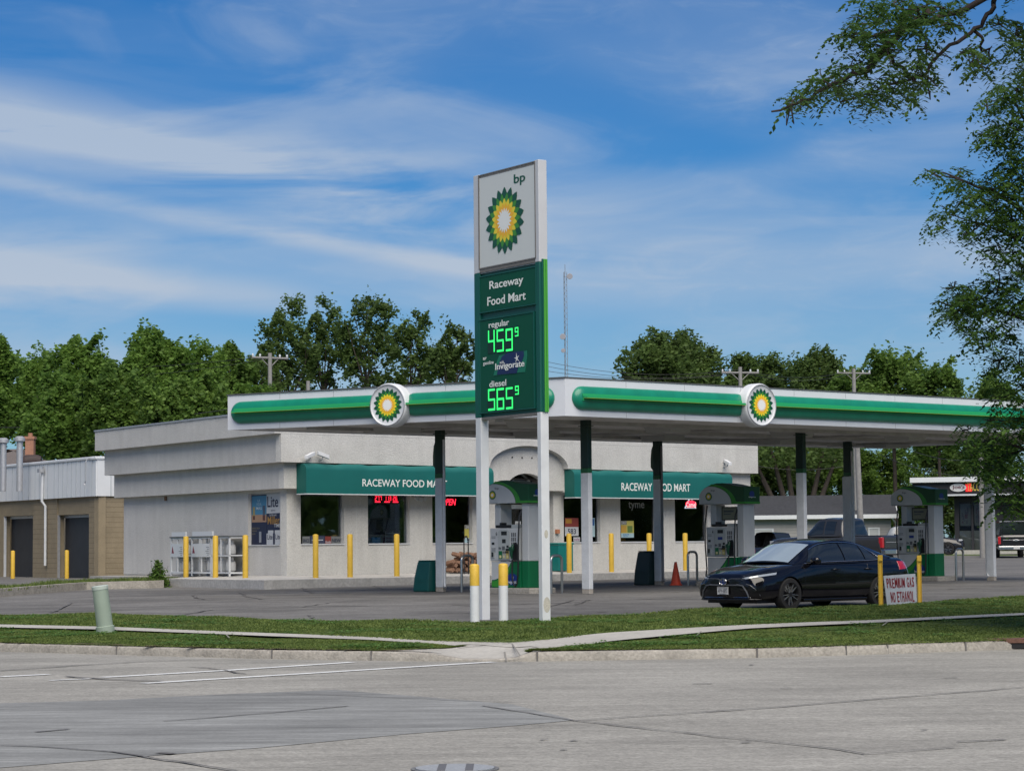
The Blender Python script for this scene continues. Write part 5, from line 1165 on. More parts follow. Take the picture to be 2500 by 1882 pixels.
# ---- security cameras, lamps, alarm
def seccam(fr, px, py, dd, label, yaw, n=1):
    u_, z_ = fr.uz(px, py, dd + .2); t = thing('security_camera', label, 'camera', fr.P(u_, z_, dd + .15)); ax = (fr.U * math.cos(yaw) + fr.N * math.sin(yaw)) ; 
    c = fr.P(u_, z_, dd + .2); a_, b_ = c - ax * .17 + Vector((0, 0, .05)), c + ax * .2 - Vector((0, 0, .07)); w_ = Vector((0, 0, 1)).cross(ax).normalized() * .06; h_ = Vector((0, 0, .055)); mb = MB()
    mb.hexa([a_ - w_ - h_, b_ - w_ - h_, b_ + w_ - h_, a_ + w_ - h_, a_ - w_ + h_, b_ - w_ + h_, b_ + w_ + h_, a_ + w_ + h_]); mb.build('camera_body', M_white, t, bevel=.01)
    mb = MB(); mb.tube([c - h_, c - Vector((0, 0, .14)), fr.P(u_, z_ - .16, dd)], .02, 6); mb.build('bracket', M_galv, t)
seccam(FR, 757, 1111, .5, 'white security camera pointing left above the long awning', math.pi * .93)
seccam(FR, 788, 1110, .5, 'white security camera pointing right above the long awning', .2)
seccam(FR, 1776, 1128, .5, 'white security camera above the right end of the second awning', 1.9)
u_, z_ = FR.uz(1024, 1217, .1); t = thing('floodlights', 'triple floodlight under the awning between second and third windows', 'lamp', FR.P(u_, z_, .1)); 
for k in (-1, 0, 1):
    mb = MB(); mb.lathe([(.03, 0), (.075, .09), (.075, .1)], 12, fn=lambda x, y, z, k=k: FR.P(u_ + k * .17 + x, z_ + y - (.03 if k == 0 else 0), .1 + z)); mb.build('lamp_head', M_offw, t)
mb = MB(); fbox(mb, FR, u_ - .2, u_ + .2, z_ + .03, z_ + .06, .003, .12); mb.build('bar', M_offw, t)
u_, z_ = FR.uz(1361, 1297, .05); t = thing('alarm_box', 'small orange alarm box on the wall beside the store door', 'alarm', FR.P(u_, z_, 0)); mb = MB(); fbox(mb, FR, u_ - .07, u_ + .07, z_ - .07, z_ + .07, .002, .1); mb.build('housing', mat('alarm_orange', (.40, .16, .08), .5), t)
u_, z_ = LW.uz(404, 1219, .02); mb = MB(); fbox(mb, LW, u_ - .08, u_ + .08, z_ - .04, z_ + .1, .002, .03); t = thing('wall_vent', 'small brown vent high on the grey side wall', 'vent', LW.P(u_, z_, 0)); mb.build('vent_cover', M_rust, t)
# ================================================================== VEHICLES
M_paint = mat('midnight_blue_paint', (.004, .004, .006), .10, coat=.45, spec=.3)
M_cglass = mat('tinted_glass', (.012, .016, .018), .04, spec=.9); M_wglass = mat('windscreen_glass', (.32, .39, .43), .05, spec=1.0, coat=1)  # pale grey-blue reflection is put into the windscreen base colour
M_chrome = mat('chrome', (.55, .56, .58), .18, metal=1); M_tyre = mat('tyre_rubber', (.012, .012, .012), .85); M_rimk = mat('rim_black', (.015, .015, .017), .3); M_rims = mat('rim_machined', (.55, .56, .58), .25, metal=.9)
M_lens = mat('headlamp_lens', (.32, .35, .38), .08, spec=1, coat=1); M_redl = mat('tail_lamp_red', (.40, .008, .015), .2, coat=1); M_trimk = mat('gloss_black_trim', (.004, .004, .005), .2)
def lerp_st(st, x):
    xs = [s[0] for s in st]; return [float(np.interp(x, xs, [s[k] for s in st])) for k in range(1, len(st[0]))]
def body_mesh(st, n=46, wells=(), wr=.37, wy=1.0, notch=()):
    """st rows (front last or first, sorted by x): x, zb, zbelt, ztop, wbottom, wmax, wshoulder, wtop"""
    st = sorted(st); x0, x1 = st[0][0], st[-1][0]; xs = sorted(set([s[0] for s in st]) | set(np.linspace(x0, x1, n)))
    bm = bmesh.new(); rings = []
    for x in xs:
        zb, zs, zt, wb, wm, ws, wt = lerp_st(st, x); h = zs - zb
        hp = [(0, zb), (wb * .6, zb), (wb, zb + .02), (wm * .985, zb + h * .18), (wm, zb + h * .42), (wm * .992, zb + h * .62), (wm * .975, zb + h * .80), (ws, zs - .015), (ws * .96, zs + (zt - zs) * .35), (wt, zt - (zt - zs) * .12), (wt * .5, zt), (0, zt)]
        ring = [(y, z) for y, z in hp] + [(-y, z) for y, z in hp[-2:0:-1]]
        rings.append([bm.verts.new((x, y, z)) for y, z in ring])
    for a, b in zip(rings, rings[1:]):
        for j in range(len(a)): bm.faces.new((a[j], a[(j + 1) % len(a)], b[(j + 1) % len(a)], b[j]))
    bm.faces.new(rings[0]); bm.faces.new(rings[-1][::-1]); bmesh.ops.recalc_face_normals(bm, faces=bm.faces)
    me = bpy.data.meshes.new('b'); bm.to_mesh(me); bm.free(); o = bpy.data.objects.new('b', me); COL.objects.link(o)
    s = o.modifiers.new('s', 'SUBSURF'); s.levels = s.render_levels = 1
    cuts = []
    for wx in wells:
        for sy in (-1, 1):
            cb = MB(); cb.lathe([(wr, -.16), (wr, .3)], 40, fn=lambda x, y, z: Vector((wx + x, sy * (wy - .14 + z), .335 * (wr / .37) + y - .0))); c = cb.build('c', M_black); cuts.append(c)
            b = o.modifiers.new('c', 'BOOLEAN'); b.operation = 'DIFFERENCE'; b.object = c; b.solver = 'EXACT'
    bpy.context.view_layer.update(); dg = bpy.context.evaluated_depsgraph_get(); me2 = bpy.data.meshes.new_from_object(o.evaluated_get(dg), depsgraph=dg)
    for c in [o] + cuts: bpy.data.objects.remove(c)
    return me2
def link_mesh(name, me, mats, parent, smooth=35):
    me.name = name; me.materials.clear()
    for m_ in (mats if isinstance(mats, list) else [mats]): me.materials.append(m_)
    me.polygons.foreach_set('use_smooth', [True] * len(me.polygons)); me.set_sharp_from_angle(angle=math.radians(smooth))
    o = bpy.data.objects.new(name, me); COL.objects.link(o); o.parent = parent; return o
def patch(bvh, corners, direction, off=.006, n=8, flip=False, m=6):
    """project a 4-corner patch (tl,tr,br,bl) along direction on to a body; returns an MB"""
    mb = MB(); c = [Vector(p) for p in corners]; d = Vector(direction).normalized(); P = []
    for j in range(m + 1):
        for i in range(n + 1):
            a, b = i / n, j / m; p = (c[0].lerp(c[1], a)).lerp(c[3].lerp(c[2], a), b); h = bvh.ray_cast(p - d * 1.5, d, 4)
            P.append((h[0] - d * off) if h[0] is not None else p)
    w = n + 1
    mb.v += [tuple(p) for p in P] + [tuple(p + d * .02) for p in P]; N_ = len(P)
    for j in range(m):
        for i in range(n): q = j * w + i; mb.f.append((q, q + 1, q + w + 1, q + w)); mb.m.append(0)
    edge = [j * w for j in range(m + 1)] + [m * w + i for i in range(1, n + 1)] + [j * w + n for j in range(m - 1, -1, -1)] + [i for i in range(n - 1, -1, -1)]
    for a, b in zip(edge, edge[1:]): mb.f.append((a, b, b + N_, a + N_)); mb.m.append(0)
    return mb
def wheel(par, x, y, r, w, spokes=10, sp=M_rims, name='wheel'):
    s = 1 if y > 0 else -1; t = bpy.data.objects.new(name, None); COL.objects.link(t); t.parent = par; t.location = (x, y, r); t.empty_display_size = .1
    fn = lambda a, b, c: Vector((a, s * c, b))
    mb = MB(); mb.lathe([(r * .70, -w / 2), (r * .93, -w / 2), (r, -w / 2 + .03), (r, w / 2 - .03), (r * .94, w / 2), (r * .72, w / 2 + .004), (r * .70, w / 2 - .02)], 40, fn=fn, cap=False); mb.build('tyre', M_tyre, t, world=False, smooth=40)
    mb = MB(); mb.lathe([(r * .71, w / 2 - .012), (r * .68, w / 2 - .005), (r * .66, w / 2 - .03), (r * .64, w / 2 - .09), (.01, w / 2 - .10)], 40, 0, fn=fn, cap=False)
    mb.lathe([(r * .16, w / 2 - .05), (r * .15, w / 2 - .005), (.005, w / 2 - .004)], 16, 0, fn=fn, cap=False)
    for k in range(spokes):
        a = 2 * math.pi * (k + .15 * (1 if k % 2 else -1)) / spokes
        def q(rad, tt, z): return fn(rad * math.cos(a) - tt * math.sin(a), rad * math.sin(a) + tt * math.cos(a), z)
        wI, wO = r * .020, r * .016
        mb.hexa([q(r * .12, -wI, w / 2 - .06), q(r * .68, -wO, w / 2 - .04), q(r * .68, wO, w / 2 - .04), q(r * .12, wI, w / 2 - .06), q(r * .12, -wI, w / 2 - .012), q(r * .68, -wO, w / 2 - .006), q(r * .68, wO, w / 2 - .006), q(r * .12, wI, w / 2 - .012)], 1)
    mb.build('rim', [M_rimk, sp], t, world=False, smooth=30); return t
def greenhouse(par, R, B, paint, glassS, glassF, wins, wind, back, n=44, roofmat=None):
    """R: roof rail (x,y,z) from cowl to tail; B: belt line; wins: list of (s0,s1,t0,t1, slantA, slantB); wind/back: (s0,s1) on the centre surface"""
    R = [Vector(p) for p in R]; B = [Vector(p) for p in B]
    def smp(P, s):
        # catmull-rom
        k = s * (len(P) - 1); i = min(int(k), len(P) - 2); f = k - i; p0, p1, p2, p3 = P[max(i - 1, 0)], P[i], P[i + 1], P[min(i + 2, len(P) - 1)]
        return .5 * ((2 * p1) + (p2 - p0) * f + (2 * p0 - 5 * p1 + 4 * p2 - p3) * f * f + (3 * p1 - p0 - 3 * p2 + p3) * f ** 3)
    def side(s, t, sg, off=0):
        r_, b_ = smp(R, s), smp(B, s); p = b_.lerp(r_, t); p = p + Vector((0, .035 * math.sin(math.pi * t) + off, 0)); return Vector((p.x, p.y * sg, p.z + off * .3))
    def topf(s, w, off=0):      # w -1..1 across
        r_ = smp(R, s); c = .045 * (1 - w * w); e = smp(R, min(1, s + .01)) - smp(R, max(0, s - .01)); nn = Vector((-e.z, 0, e.x)); nn.normalize(); nn = nn if nn.z > 0 else -nn
        p = Vector((r_.x, r_.y * w, r_.z)) + nn * (c + off); return p
    mb = MB(); T = 6; W_ = 10
    for sg in (-1, 1):
        o0 = len(mb.v)
        for i in range(n + 1):
            for j in range(T + 1): mb.v.append(tuple(side(i / n, j / T, sg)))
        for i in range(n):
            for j in range(T): q = o0 + i * (T + 1) + j; mb.f.append((q, q + 1, q + T + 2, q + T + 1)); mb.m.append(0)
    o0 = len(mb.v)
    for i in range(n + 1):
        for j in range(W_ + 1): mb.v.append(tuple(topf(i / n, -1 + 2 * j / W_)))
    for i in range(n):
        for j in range(W_): q = o0 + i * (W_ + 1) + j; mb.f.append((q, q + 1, q + W_ + 2, q + W_ + 1)); mb.m.append(0)
    shell = mb.build('roof', roofmat or paint, par, world=False, smooth=40)
    def tile(f, s0, s1, t0, t1, k1=12, k2=6, sa=0, sb=0):
        m_ = MB()
        for i in range(k1 + 1):
            for j in range(k2 + 1):
                t = t0 + (t1 - t0) * j / k2; u = j / k2; a = s0 + sa * u; b = s1 + sb * u; m_.v.append(tuple(f(a + (b - a) * i / k1, t)))
        for i in range(k1):
            for j in range(k2): q = i * (k2 + 1) + j; m_.f.append((q, q + 1, q + k2 + 2, q + k2 + 1)); m_.m.append(0)
        return m_
    for sg in (-1, 1):
        for (s0, s1, t0, t1, sa, sb) in wins: tile(lambda s, t: side(s, t, sg, .012), s0, s1, t0, t1, sa=sa, sb=sb).build('side_window', glassS, par, world=False, smooth=60)
    if wind: tile(lambda s, t: topf(s, t, .012), wind[0], wind[1], -.93, .93, 12, 12).build('windscreen', glassF, par, world=False, smooth=60)
    if back: tile(lambda s, t: topf(s, t, .012), back[0], back[1], -.9, .9, 10, 12).build('rear_window', glassS, par, world=False, smooth=60)
    return side
# ---- the black sedan
G = atg(1924, 1490); yaw = math.radians(220.5); Rm = Matrix.Rotation(yaw, 3, 'Z'); O = G - Rm @ Vector((1.41, .82, 0))
CAR = thing('sedan', 'glossy midnight blue four door sedan parked beside the ethanol sign', 'car', (O.x, O.y, G.z), yaw)
st = [(-2.50, .42, .72, 1.02, .60, .70, .64, .52), (-2.44, .28, .90, 1.06, .76, .84, .74, .60), (-2.25, .22, .98, 1.085, .82, .895, .80, .62), (-1.85, .20, 1.0, 1.09, .84, .915, .83, .64), (-1.41, .19, .985, 1.08, .84, .925, .85, .66), (-.7, .18, .965, 1.02, .84, .905, .86, .70),
      (0, .18, .95, 1.0, .84, .90, .865, .74), (.6, .18, .94, .98, .84, .905, .865, .76), (1.0, .19, .925, .975, .84, .91, .86, .76), (1.41, .20, .89, .945, .84, .925, .845, .72), (1.85, .21, .83, .895, .83, .915, .80, .66), (2.15, .21, .76, .83, .80, .885, .74, .60), (2.34, .22, .68, .765, .74, .80, .66, .52), (2.44, .26, .60, .70, .62, .70, .56, .44)]
me = body_mesh(st, wells=(1.41, -1.41)); body = link_mesh('body', me, M_paint, CAR)
bm = bmesh.new(); bm.from_mesh(me); bv = BVHTree.FromBMesh(bm); bm.free()
Rl = [(1.22, .70, .955), (.80, .645, 1.17), (.38, .60, 1.365), (0, .575, 1.425), (-.4, .57, 1.435), (-.85, .565, 1.405), (-1.25, .57, 1.31), (-1.65, .60, 1.19), (-2.02, .63, 1.08)]
Bl = [(1.20, .80, .935), (.80, .845, .945), (.38, .86, .95), (0, .865, .955), (-.4, .865, .96), (-.85, .855, .97), (-1.25, .835, .985), (-1.65, .79, 1.02), (-2.0, .72, 1.07)]
side = greenhouse(CAR, Rl, Bl, M_paint, M_cglass, M_wglass, [(.10, .475, .10, .86, .075, -.005), (.485, .665, .10, .86, 0, -.01), (.675, .80, .12, .84, -.005, -.085)], (.015, .225), (.70, .965))
# window trim line
for sg in (-1, 1):
    mb = MB(); P = [side(s, .075, sg, .016) for s in np.linspace(.09, .82, 24)] + [side(s, t, sg, .016) for s, t in ((.835, .12), (.83, .25), (.80, .45), (.76, .68), (.715, .86), (.66, .90))] + [side(s, .905, sg, .016) for s in np.linspace(.62, .18, 16)]
    mb.tube(P, .008, 6); mb.build('window_trim', M_chrome, CAR, world=False)
for x in (1.41, -1.41):
    for y in (.80, -.80): wheel(CAR, x, y, .335, .225)
for sg in (-1, 1):
    mb = MB(); mb.lathe([(.02, -.10), (.07, -.08), (.085, 0), (.08, .07), (.03, .10)], 14, fn=lambda x, y, z: Vector((.72 + x * 1.1, sg * (.99) + z * 1.1 * sg, 1.02 + y * .95))); mb.tube([(.72, sg * .86, .965), (.72, sg * .93, .99)], .025, 8); mb.build('wing_mirror', M_paint, CAR, world=False, smooth=60)
    for hx in (-.02, -1.05): mb = MB(); mb.tube([(hx + .1, sg * .905, .83), (hx + .08, sg * .935, .835), (hx - .08, sg * .935, .835), (hx - .1, sg * .905, .83)], .014, 8); mb.build('door_handle', M_paint, CAR, world=False, smooth=60)
    for (x, ) in ((.95,), (-.28,), (-1.15,)):
        mb = MB(); P = []
        for z in np.linspace(.30, .94, 9): h = bv.ray_cast(Vector((x + (0 if x != -1.15 else .12 * math.sin((z - .3) * 3)), sg * 2, z)), Vector((0, -sg, 0)), 3); P.append(h[0] if h[0] else Vector((x, sg * .9, z)))
        mb.tube([p + Vector((0, sg * .001, 0)) for p in P], .004, 4); mb.build('door_gap', M_trimk, CAR, world=False)
    # head and tail lamps
    d = Vector((-.75, -sg * .66, -.05))
    patch(bv, [(2.27, sg * .38, .705), (1.80, sg * .90, .815), (1.84, sg * .90, .745), (2.33, sg * .40, .635)], d, .010, 12, m=4).build('headlight', M_lens, CAR, world=False, smooth=60)
    patch(bv, [(2.40, sg * .30, .68), (1.76, sg * .93, .83), (1.80, sg * .93, .80), (2.40, sg * .32, .66)], d, .016, 12, m=1).build('headlight_brow', M_trimk, CAR, world=False, smooth=60)
    patch(bv, [(2.30, sg * .56, .53), (2.1, sg * .86, .50), (2.16, sg * .82, .30), (2.32, sg * .66, .30)], d, .008, 8).build('side_intake', M_trimk, CAR, world=False, smooth=60)
    dr_ = Vector((.7, -sg * .7, 0))
    patch(bv, [(-2.15, sg * .90, .98), (-2.46, sg * .45, .98), (-2.48, sg * .45, .86), (-2.10, sg * .92, .80)], dr_, .010, 10).build('tail_light', M_redl, CAR, world=False, smooth=60)
    mb = MB(); P = [(2.46, sg * .36, .545), (2.38, sg * .52, .52), (2.30, sg * .62, .40), (2.32, sg * .66, .28)]
    Q = []
    for x, y, z in P: h = bv.ray_cast(Vector((3, y, z)), Vector((-1, 0, 0)), 3); Q.append((h[0] if h[0] else Vector((x, y, z))) + Vector((.012, 0, 0)))
    mb.tube(Q, .016, 6); P = [(3, sg * .60, .555), (3, sg * .70, .535), (3, sg * .79, .46), (3, sg * .83, .32)]; Q = []
    for x, y, z in P: h = bv.ray_cast(Vector((3, y, z)), Vector((-1, 0, 0)), 3); Q.append((h[0] if h[0] else Vector((2.1, y, z))) + Vector((.008, 0, 0)))
    mb.tube(Q, .010, 6); mb.build('bumper_trim', mat('satin_grey_trim', (.12, .125, .13), .35, metal=.5), CAR, world=False, smooth=50)
    mb = MB(); mb.box(-1.0, 1.0, sg * .84 - .01, sg * .84 + .05, .175, .235); mb.build('sill', M_trimk, CAR, world=False, bevel=.02)
X = Vector((-1, 0, 0))
patch(bv, [(2.5, .52, .655), (2.5, -.52, .655), (2.5, -.38, .555), (2.5, .38, .555)], X, .008, 14).build('upper_grille', M_trimk, CAR, world=False, smooth=60)
patch(bv, [(2.5, .36, .52), (2.5, -.36, .52), (2.5, -.58, .30), (2.5, .58, .30)], X, .008, 14).build('lower_grille', M_trimk, CAR, world=False, smooth=60)
mb = MB(); P = []
for y in np.linspace(-.56, .56, 23):
    z = .665 - .07 * max(0, 1 - abs(y) / .18); h = bv.ray_cast(Vector((3, y, z)), X, 3); P.append(h[0] + Vector((.012, 0, 0)) if h[0] else Vector((2.4, y, z)))
mb.tube(P, .010, 6); P = []
for y in np.linspace(-.40, .40, 13): h = bv.ray_cast(Vector((3, y, .535)), X, 3); P.append(h[0] + Vector((.014, 0, 0)))
mb.tube(P, .016, 6); mb.build('grille_bar', mat('satin_grey_trim', (0, 0, 0)), CAR, world=False, smooth=50)
mb = MB(); P = []
for y in np.linspace(-.80, .80, 15): h = bv.ray_cast(Vector((3, y, .262)), X, 3); P.append((h[0] if h[0] else Vector((2.1, y, .262))) + Vector((.02, 0, 0)))
mb.tube([p - Vector((0, 0, .02)) for p in P], .024, 8); mb.tube([p + Vector((-.005, 0, .022)) for p in P], .008, 6, 1); mb.build('front_lip', [M_trimk, M_chrome], CAR, world=False, smooth=50)
mb = MB(); e = [(2.475, .10 * math.cos(a), .60 + .068 * math.sin(a)) for a in np.linspace(0, 2 * math.pi, 25)]; mb.tube(e, .009, 6, 0, cap=False); mb.tube([(2.475, .045 * math.cos(a), .60 + .066 * math.sin(a)) for a in np.linspace(0, 2 * math.pi, 19)], .007, 6, 0, cap=False); mb.tube([(2.475, .075 * math.cos(a), .632 + .02 * math.sin(a)) for a in np.linspace(0, 2 * math.pi, 19)], .006, 6, 0, cap=False)
disc(mb, lambda a, b, d: Vector((d, a, b)), 0, .60, .095, .063, 2.468, 1); mb.build('emblem', [M_chrome, mat('emblem_blue', (.01, .03, .16), .2)], CAR, world=False)
mb = MB(); mb.box(2.475, 2.482, -.155, .155, .345, .50, 0); fy_ = lambda a, b, d: Vector((d, -a * -1, b))
mb.box(2.483, 2.484, -.145, .145, .475, .492, 1); mb.box(2.483, 2.484, -.10, .10, .352, .362, 1); write(mb, 'APW-8892', lambda a, b, d: Vector((d, a, b)), -.135, .135, .375, .465, 2.484, 1)
pl = mb.build('licence_plate', [mat('plate_white', (.5, .51, .5), .5), mat('plate_ink', (.03, .03, .05), .6)], CAR, world=False)
mb = MB(); mb.box(-2.3, 2.2, -.7, .7, .16, .24); mb.build('underbody', M_black, CAR, world=False)
mb = MB(); mb.box(1.11, 1.17, -.5, .5, .985, .998); 
for sg in (-.45, .1): mb.tube([(1.18, sg, .99), (1.05, sg + .5, 1.03)], .008, 5)
mb.build('wiper', M_black, CAR, world=False)
# ---- pickups and suv
def pickup(loc, yaw, paint, label, L=5.9, W_=2.0, Hh=1.93, cap=False, tailtxt=False, small=1.0, name='pickup_truck'):
    t = thing(name, label, 'pickup truck', loc, yaw); k = W_ / 2; f, r = L * .5, -L * .5; hz_ = Hh * .62
    st = [(r, .55, hz_ - .08, hz_, k * .86, k * .93, k * .90, k * .80), (r + .08, .42, hz_ - .06, hz_ + .02, k * .9, k * .97, k * .93, k * .84), (r + 2.0, .40, hz_ - .06, hz_ + .02, k * .9, k, k * .94, k * .84), (0, .38, hz_ - .06, hz_ + .0, k * .9, k, k * .94, k * .82), (f - 1.6, .40, hz_ - .05, hz_ + .02, k * .9, k, k * .93, k * .78), (f - .4, .42, hz_ - .12, hz_ - .03, k * .88, k * .98, k * .88, k * .70), (f - .06, .45, hz_ - .18, hz_ - .08, k * .84, k * .92, k * .82, k * .66), (f, .55, hz_ - .25, hz_ - .15, k * .75, k * .84, k * .76, k * .6)]
    me = body_mesh(st, n=26, wells=(f - 1.0, r + 1.25), wr=.44, wy=k + .03); link_mesh('body', me, paint, t)
    for x in (f - 1.0, r + 1.25):
        for s in (1, -1): wheel(t, x, s * (k - .14), .39, .26, 6)
    xa = f - 1.75; xe = r + 2.0
    Rl = [(xa, k * .76, hz_ + .0), (xa - .38, k * .70, hz_ + .32), (xa - .8, k * .66, Hh - .04), (xa - 1.3, k * .65, Hh), (xe + .45, k * .65, Hh - .02), (xe + .16, k * .67, Hh - .08), (xe, k * .74, hz_ + .0)]
    Bl = [(xa, k * .88, hz_ - .02), (xa - .38, k * .91, hz_ - .01), (xa - .8, k * .92, hz_), (xa - 1.3, k * .92, hz_), (xe + .45, k * .92, hz_), (xe + .16, k * .90, hz_), (xe, k * .86, hz_ - .02)]
    greenhouse(t, Rl, Bl, paint, M_cglass, M_wglass, [(.13, .44, .14, .86, .10, 0), (.47, .68, .14, .86, 0, 0)], (.03, .31), (.84, .97), n=36)
    mb = MB(); mb.box(r + .12, xe - .08, -k * .80, k * .80, hz_ + .015, hz_ + .03) if not cap else None
    if cap:
        P = [(-k * .90, hz_ + .0), (k * .90, hz_ + .0), (k * .80, Hh - .08), (k * .70, Hh - .0), (-k * .70, Hh), (-k * .80, Hh - .08)]
        mb.prism(P, lambda a, b, d: Vector((d, a, b)), r + .1, xe - .03, 0); mb.build('bed_cap', paint, t, world=False, bevel=.03)
        mb = MB(); mb.box(r + .07, r + .098, -k * .68, k * .68, hz_ + .10, Hh - .12); mb.build('cap_window', M_cglass, t, world=False)
        mb = MB(); mb.box(r + .05, r + .10, -k * .86, k * .86, Hh - .01, Hh + .015); mb.build('cap_rim', M_galv, t, world=False)
    else: mb.build('bed', M_black, t, world=False)
    for s in (1, -1):
        mb = MB(); mb.box(r - .012, r + .16, s * k * .88 - .08, s * k * .88 + .075, hz_ - .48, hz_ - .06); mb.build('tail_light', M_redl, t, world=False, bevel=.02)
        mb = MB(); mb.box(xa - .15, xa - .02, s * (k + .12) - .1, s * (k + .12) + .1, hz_ + .02, hz_ + .24); mb.build('wing_mirror', M_black, t, world=False, bevel=.03)
        mb = MB(); mb.box(f - .22, f + .0, s * k * .72 - .14, s * k * .72 + .14, hz_ - .34, hz_ - .16); mb.build('headlight', M_lens, t, world=False, bevel=.02)
    mb = MB(); mb.box(r - .14, r + .05, -k * .95, k * .95, .46, .66); mb.build('rear_bumper', M_chrome, t, world=False, bevel=.03)
    mb = MB(); mb.box(r - .155, r - .141, -.17, .17, .50, .64, 0); mb.build('licence_plate', MATS['plate_white'], t, world=False)
    mb = MB(); mb.box(r - .02, r + .02, -k * .78, k * .78, .70, hz_ - .08); mb.box(r - .03, r - .0, -k * .70, k * .70, hz_ - .26, hz_ - .24, 1); mb.build('tailgate', [paint, M_galv], t, world=False, bevel=.01)
    if tailtxt:
        mb = MB(); mb.box(r - .045, r - .021, -.17, .17, hz_ - .30, hz_ - .25); mb.box(r - .05, r - .021, -.07, .07, hz_ - .325, hz_ - .225); mb.build('emblem', M_chrome, t, world=False, bevel=.01)
    return t
M_pk1 = mat('dark_grey_truck_paint', (.03, .031, .033), .25, coat=.4); M_pk2 = mat('black_truck_paint', (.008, .008, .010), .2, coat=1); M_suvp = mat('dark_suv_paint', (.012, .013, .015), .25, coat=.3)
yw = math.radians(134); hd_ = Vector((math.cos(yw), math.sin(yw), 0)); lf = Vector((-hd_.y, hd_.x, 0)); c = aty(2153, 1330, 92.5); c = Vector((c.x, c.y, 0)) + hd_ * 2.95 - lf * .95
pickup((c.x, c.y, .80), yw, M_pk1, 'dark grey crew cab pickup truck with red tail light behind the black sedan')
p = aty(1898, 1340, 101); pickup((p.x, p.y, .52), math.radians(38), M_pk2, 'small black pickup truck in front of the white garage door', L=4.6, W_=1.7, Hh=1.68)
p = atg(2476, 1362); yw = math.radians(86); pickup((p.x + .35, p.y + 2.9, p.z), yw, M_pk2, 'black pickup truck with bed cap and chrome bumper at the right edge', cap=True, tailtxt=True, L=5.6, W_=2.08, Hh=2.02)
p = aty(2258, 1340, 136); yw = math.radians(-14); t = thing('parked_suv', 'dark suv with pale reflections on its roof parked beside the black shop', 'suv', (p.x, p.y, H(p.x, p.y)), yw)
st = [(-2.3, .5, .95, 1.05, .7, .8, .76, .66), (-2.2, .3, 1.0, 1.1, .84, .9, .84, .7), (-1.2, .25, 1.0, 1.08, .86, .93, .87, .74), (.4, .25, .98, 1.05, .86, .93, .87, .74), (1.0, .26, .96, 1.06, .85, .93, .85, .7), (1.9, .28, .84, .96, .82, .9, .78, .6), (2.25, .3, .7, .84, .7, .8, .64, .5), (2.3, .4, .6, .74, .6, .68, .56, .42)]
link_mesh('body', body_mesh(st, n=24, wells=(1.4, -1.35), wr=.40, wy=.95), M_suvp, t)
for x in (1.4, -1.35):
    for s in (1, -1): wheel(t, x, s * .80, .36, .23, 6)
greenhouse(t, [(1.15, .7, 1.06), (.7, .64, 1.34), (.25, .6, 1.62), (-.4, .59, 1.70), (-1.3, .58, 1.68), (-1.9, .6, 1.58), (-2.2, .66, 1.1)], [(1.15, .8, 1.03), (.7, .85, 1.03), (.25, .86, 1.03), (-.4, .86, 1.03), (-1.3, .85, 1.04), (-1.9, .82, 1.06), (-2.2, .76, 1.08)], M_suvp, M_cglass, M_wglass, [(.13, .42, .1, .86, .1, 0), (.44, .60, .1, .86, 0, 0), (.62, .78, .12, .84, 0, -.04)], (.03, .32), (.86, .97), n=30, roofmat=mat('roof_sky_reflection', (.22, .24, .26), .3, coat=.3))  # pale roof colour paints the sky's reflection on a dark roof
for s in (1, -1): mb = MB(); mb.box(2.0, 2.2, s * .62 - .13, s * .62 + .13, .78, .90); mb.build('headlight', M_lens, t, world=False, bevel=.03)
# ================================================================== SURROUNDING BUILDINGS
# ---- tan brick garage on the left
gc = atg(240, 1412.5); gc = aty(240, 1412.5, 90); z0g = .60
GF = Frame(gc, DL, toward=(-30, 40, 0)); GS = Frame(gc, DF, toward=(30, 0, 0))
GA = thing('tan_garage', 'tan block service garage with white metal fascia left of the store', 'garage', GF.P(2, z0g))
def gu(px, d=0): return GF.u(px, d)
zfb, zft = GF.uz(236, 950 + 790 * .3304)[1], GF.uz(236, 950 + 520 * .3304)[1]
M_tan = mat('tan_blocks', (.25, .205, .135), .9, var=.10, vs=2, bump=.4, bs=30, var2=(.08, 25)); M_wm = mat('white_metal_cladding', (.68, .70, .71), .45, var=.04, vs=2)
mb = MB(); ub = [gu(81), gu(23), gu(-60)]; DB = (gu(217), gu(139)); DB = tuple(sorted(DB)); DA = tuple(sorted((gu(80), gu(8)))); zdh = GF.uz(180, 950 + 925 * .3304)[1]; zda = GF.uz(40, 950 + 935 * .3304)[1]
ue = gu(-200)
fbox(mb, GF, 0, DB[0], z0g, zfb, -.3, 0); fbox(mb, GF, DB[0], DB[1], zdh, zfb, -.3, -.05); fbox(mb, GF, DB[1], DA[0], z0g, zfb, -.3, 0); fbox(mb, GF, DA[0], DA[1], zda, zfb, -.3, 0); fbox(mb, GF, DA[1], ue, z0g, zfb, -.3, 0)
fbox(mb, GS, .0, 12, z0g, zfb, -.3, 0); mb.build('wall', M_tan, GA)
mb = MB()
for k in range(1, 12): z_ = z0g + .2 * k * (zfb - z0g) / 2.6; 
for k in range(1, int((zfb - z0g) / .2)): z_ = z0g + k * .2; fbox(mb, GF, .01, DB[0] - .01, z_ - .006, z_ + .006, .0, .002); fbox(mb, GF, DB[1] + .01, DA[0] - .01, z_ - .006, z_ + .006, .0, .002); fbox(mb, GS, .02, 6, z_ - .006, z_ + .006, .0, .002)
mb.build('mortar_courses', mat('tan_mortar', (.15, .115, .07), .95), GA)['kind'] = 'stuff'
mb = MB(); fbox(mb, GF, -.06, ue, zfb, zft, -.1, .14); fbox(mb, GS, -.12, 12, zfb, zft - .02, -.1, .08); mb.build('fascia', M_wm, GA)
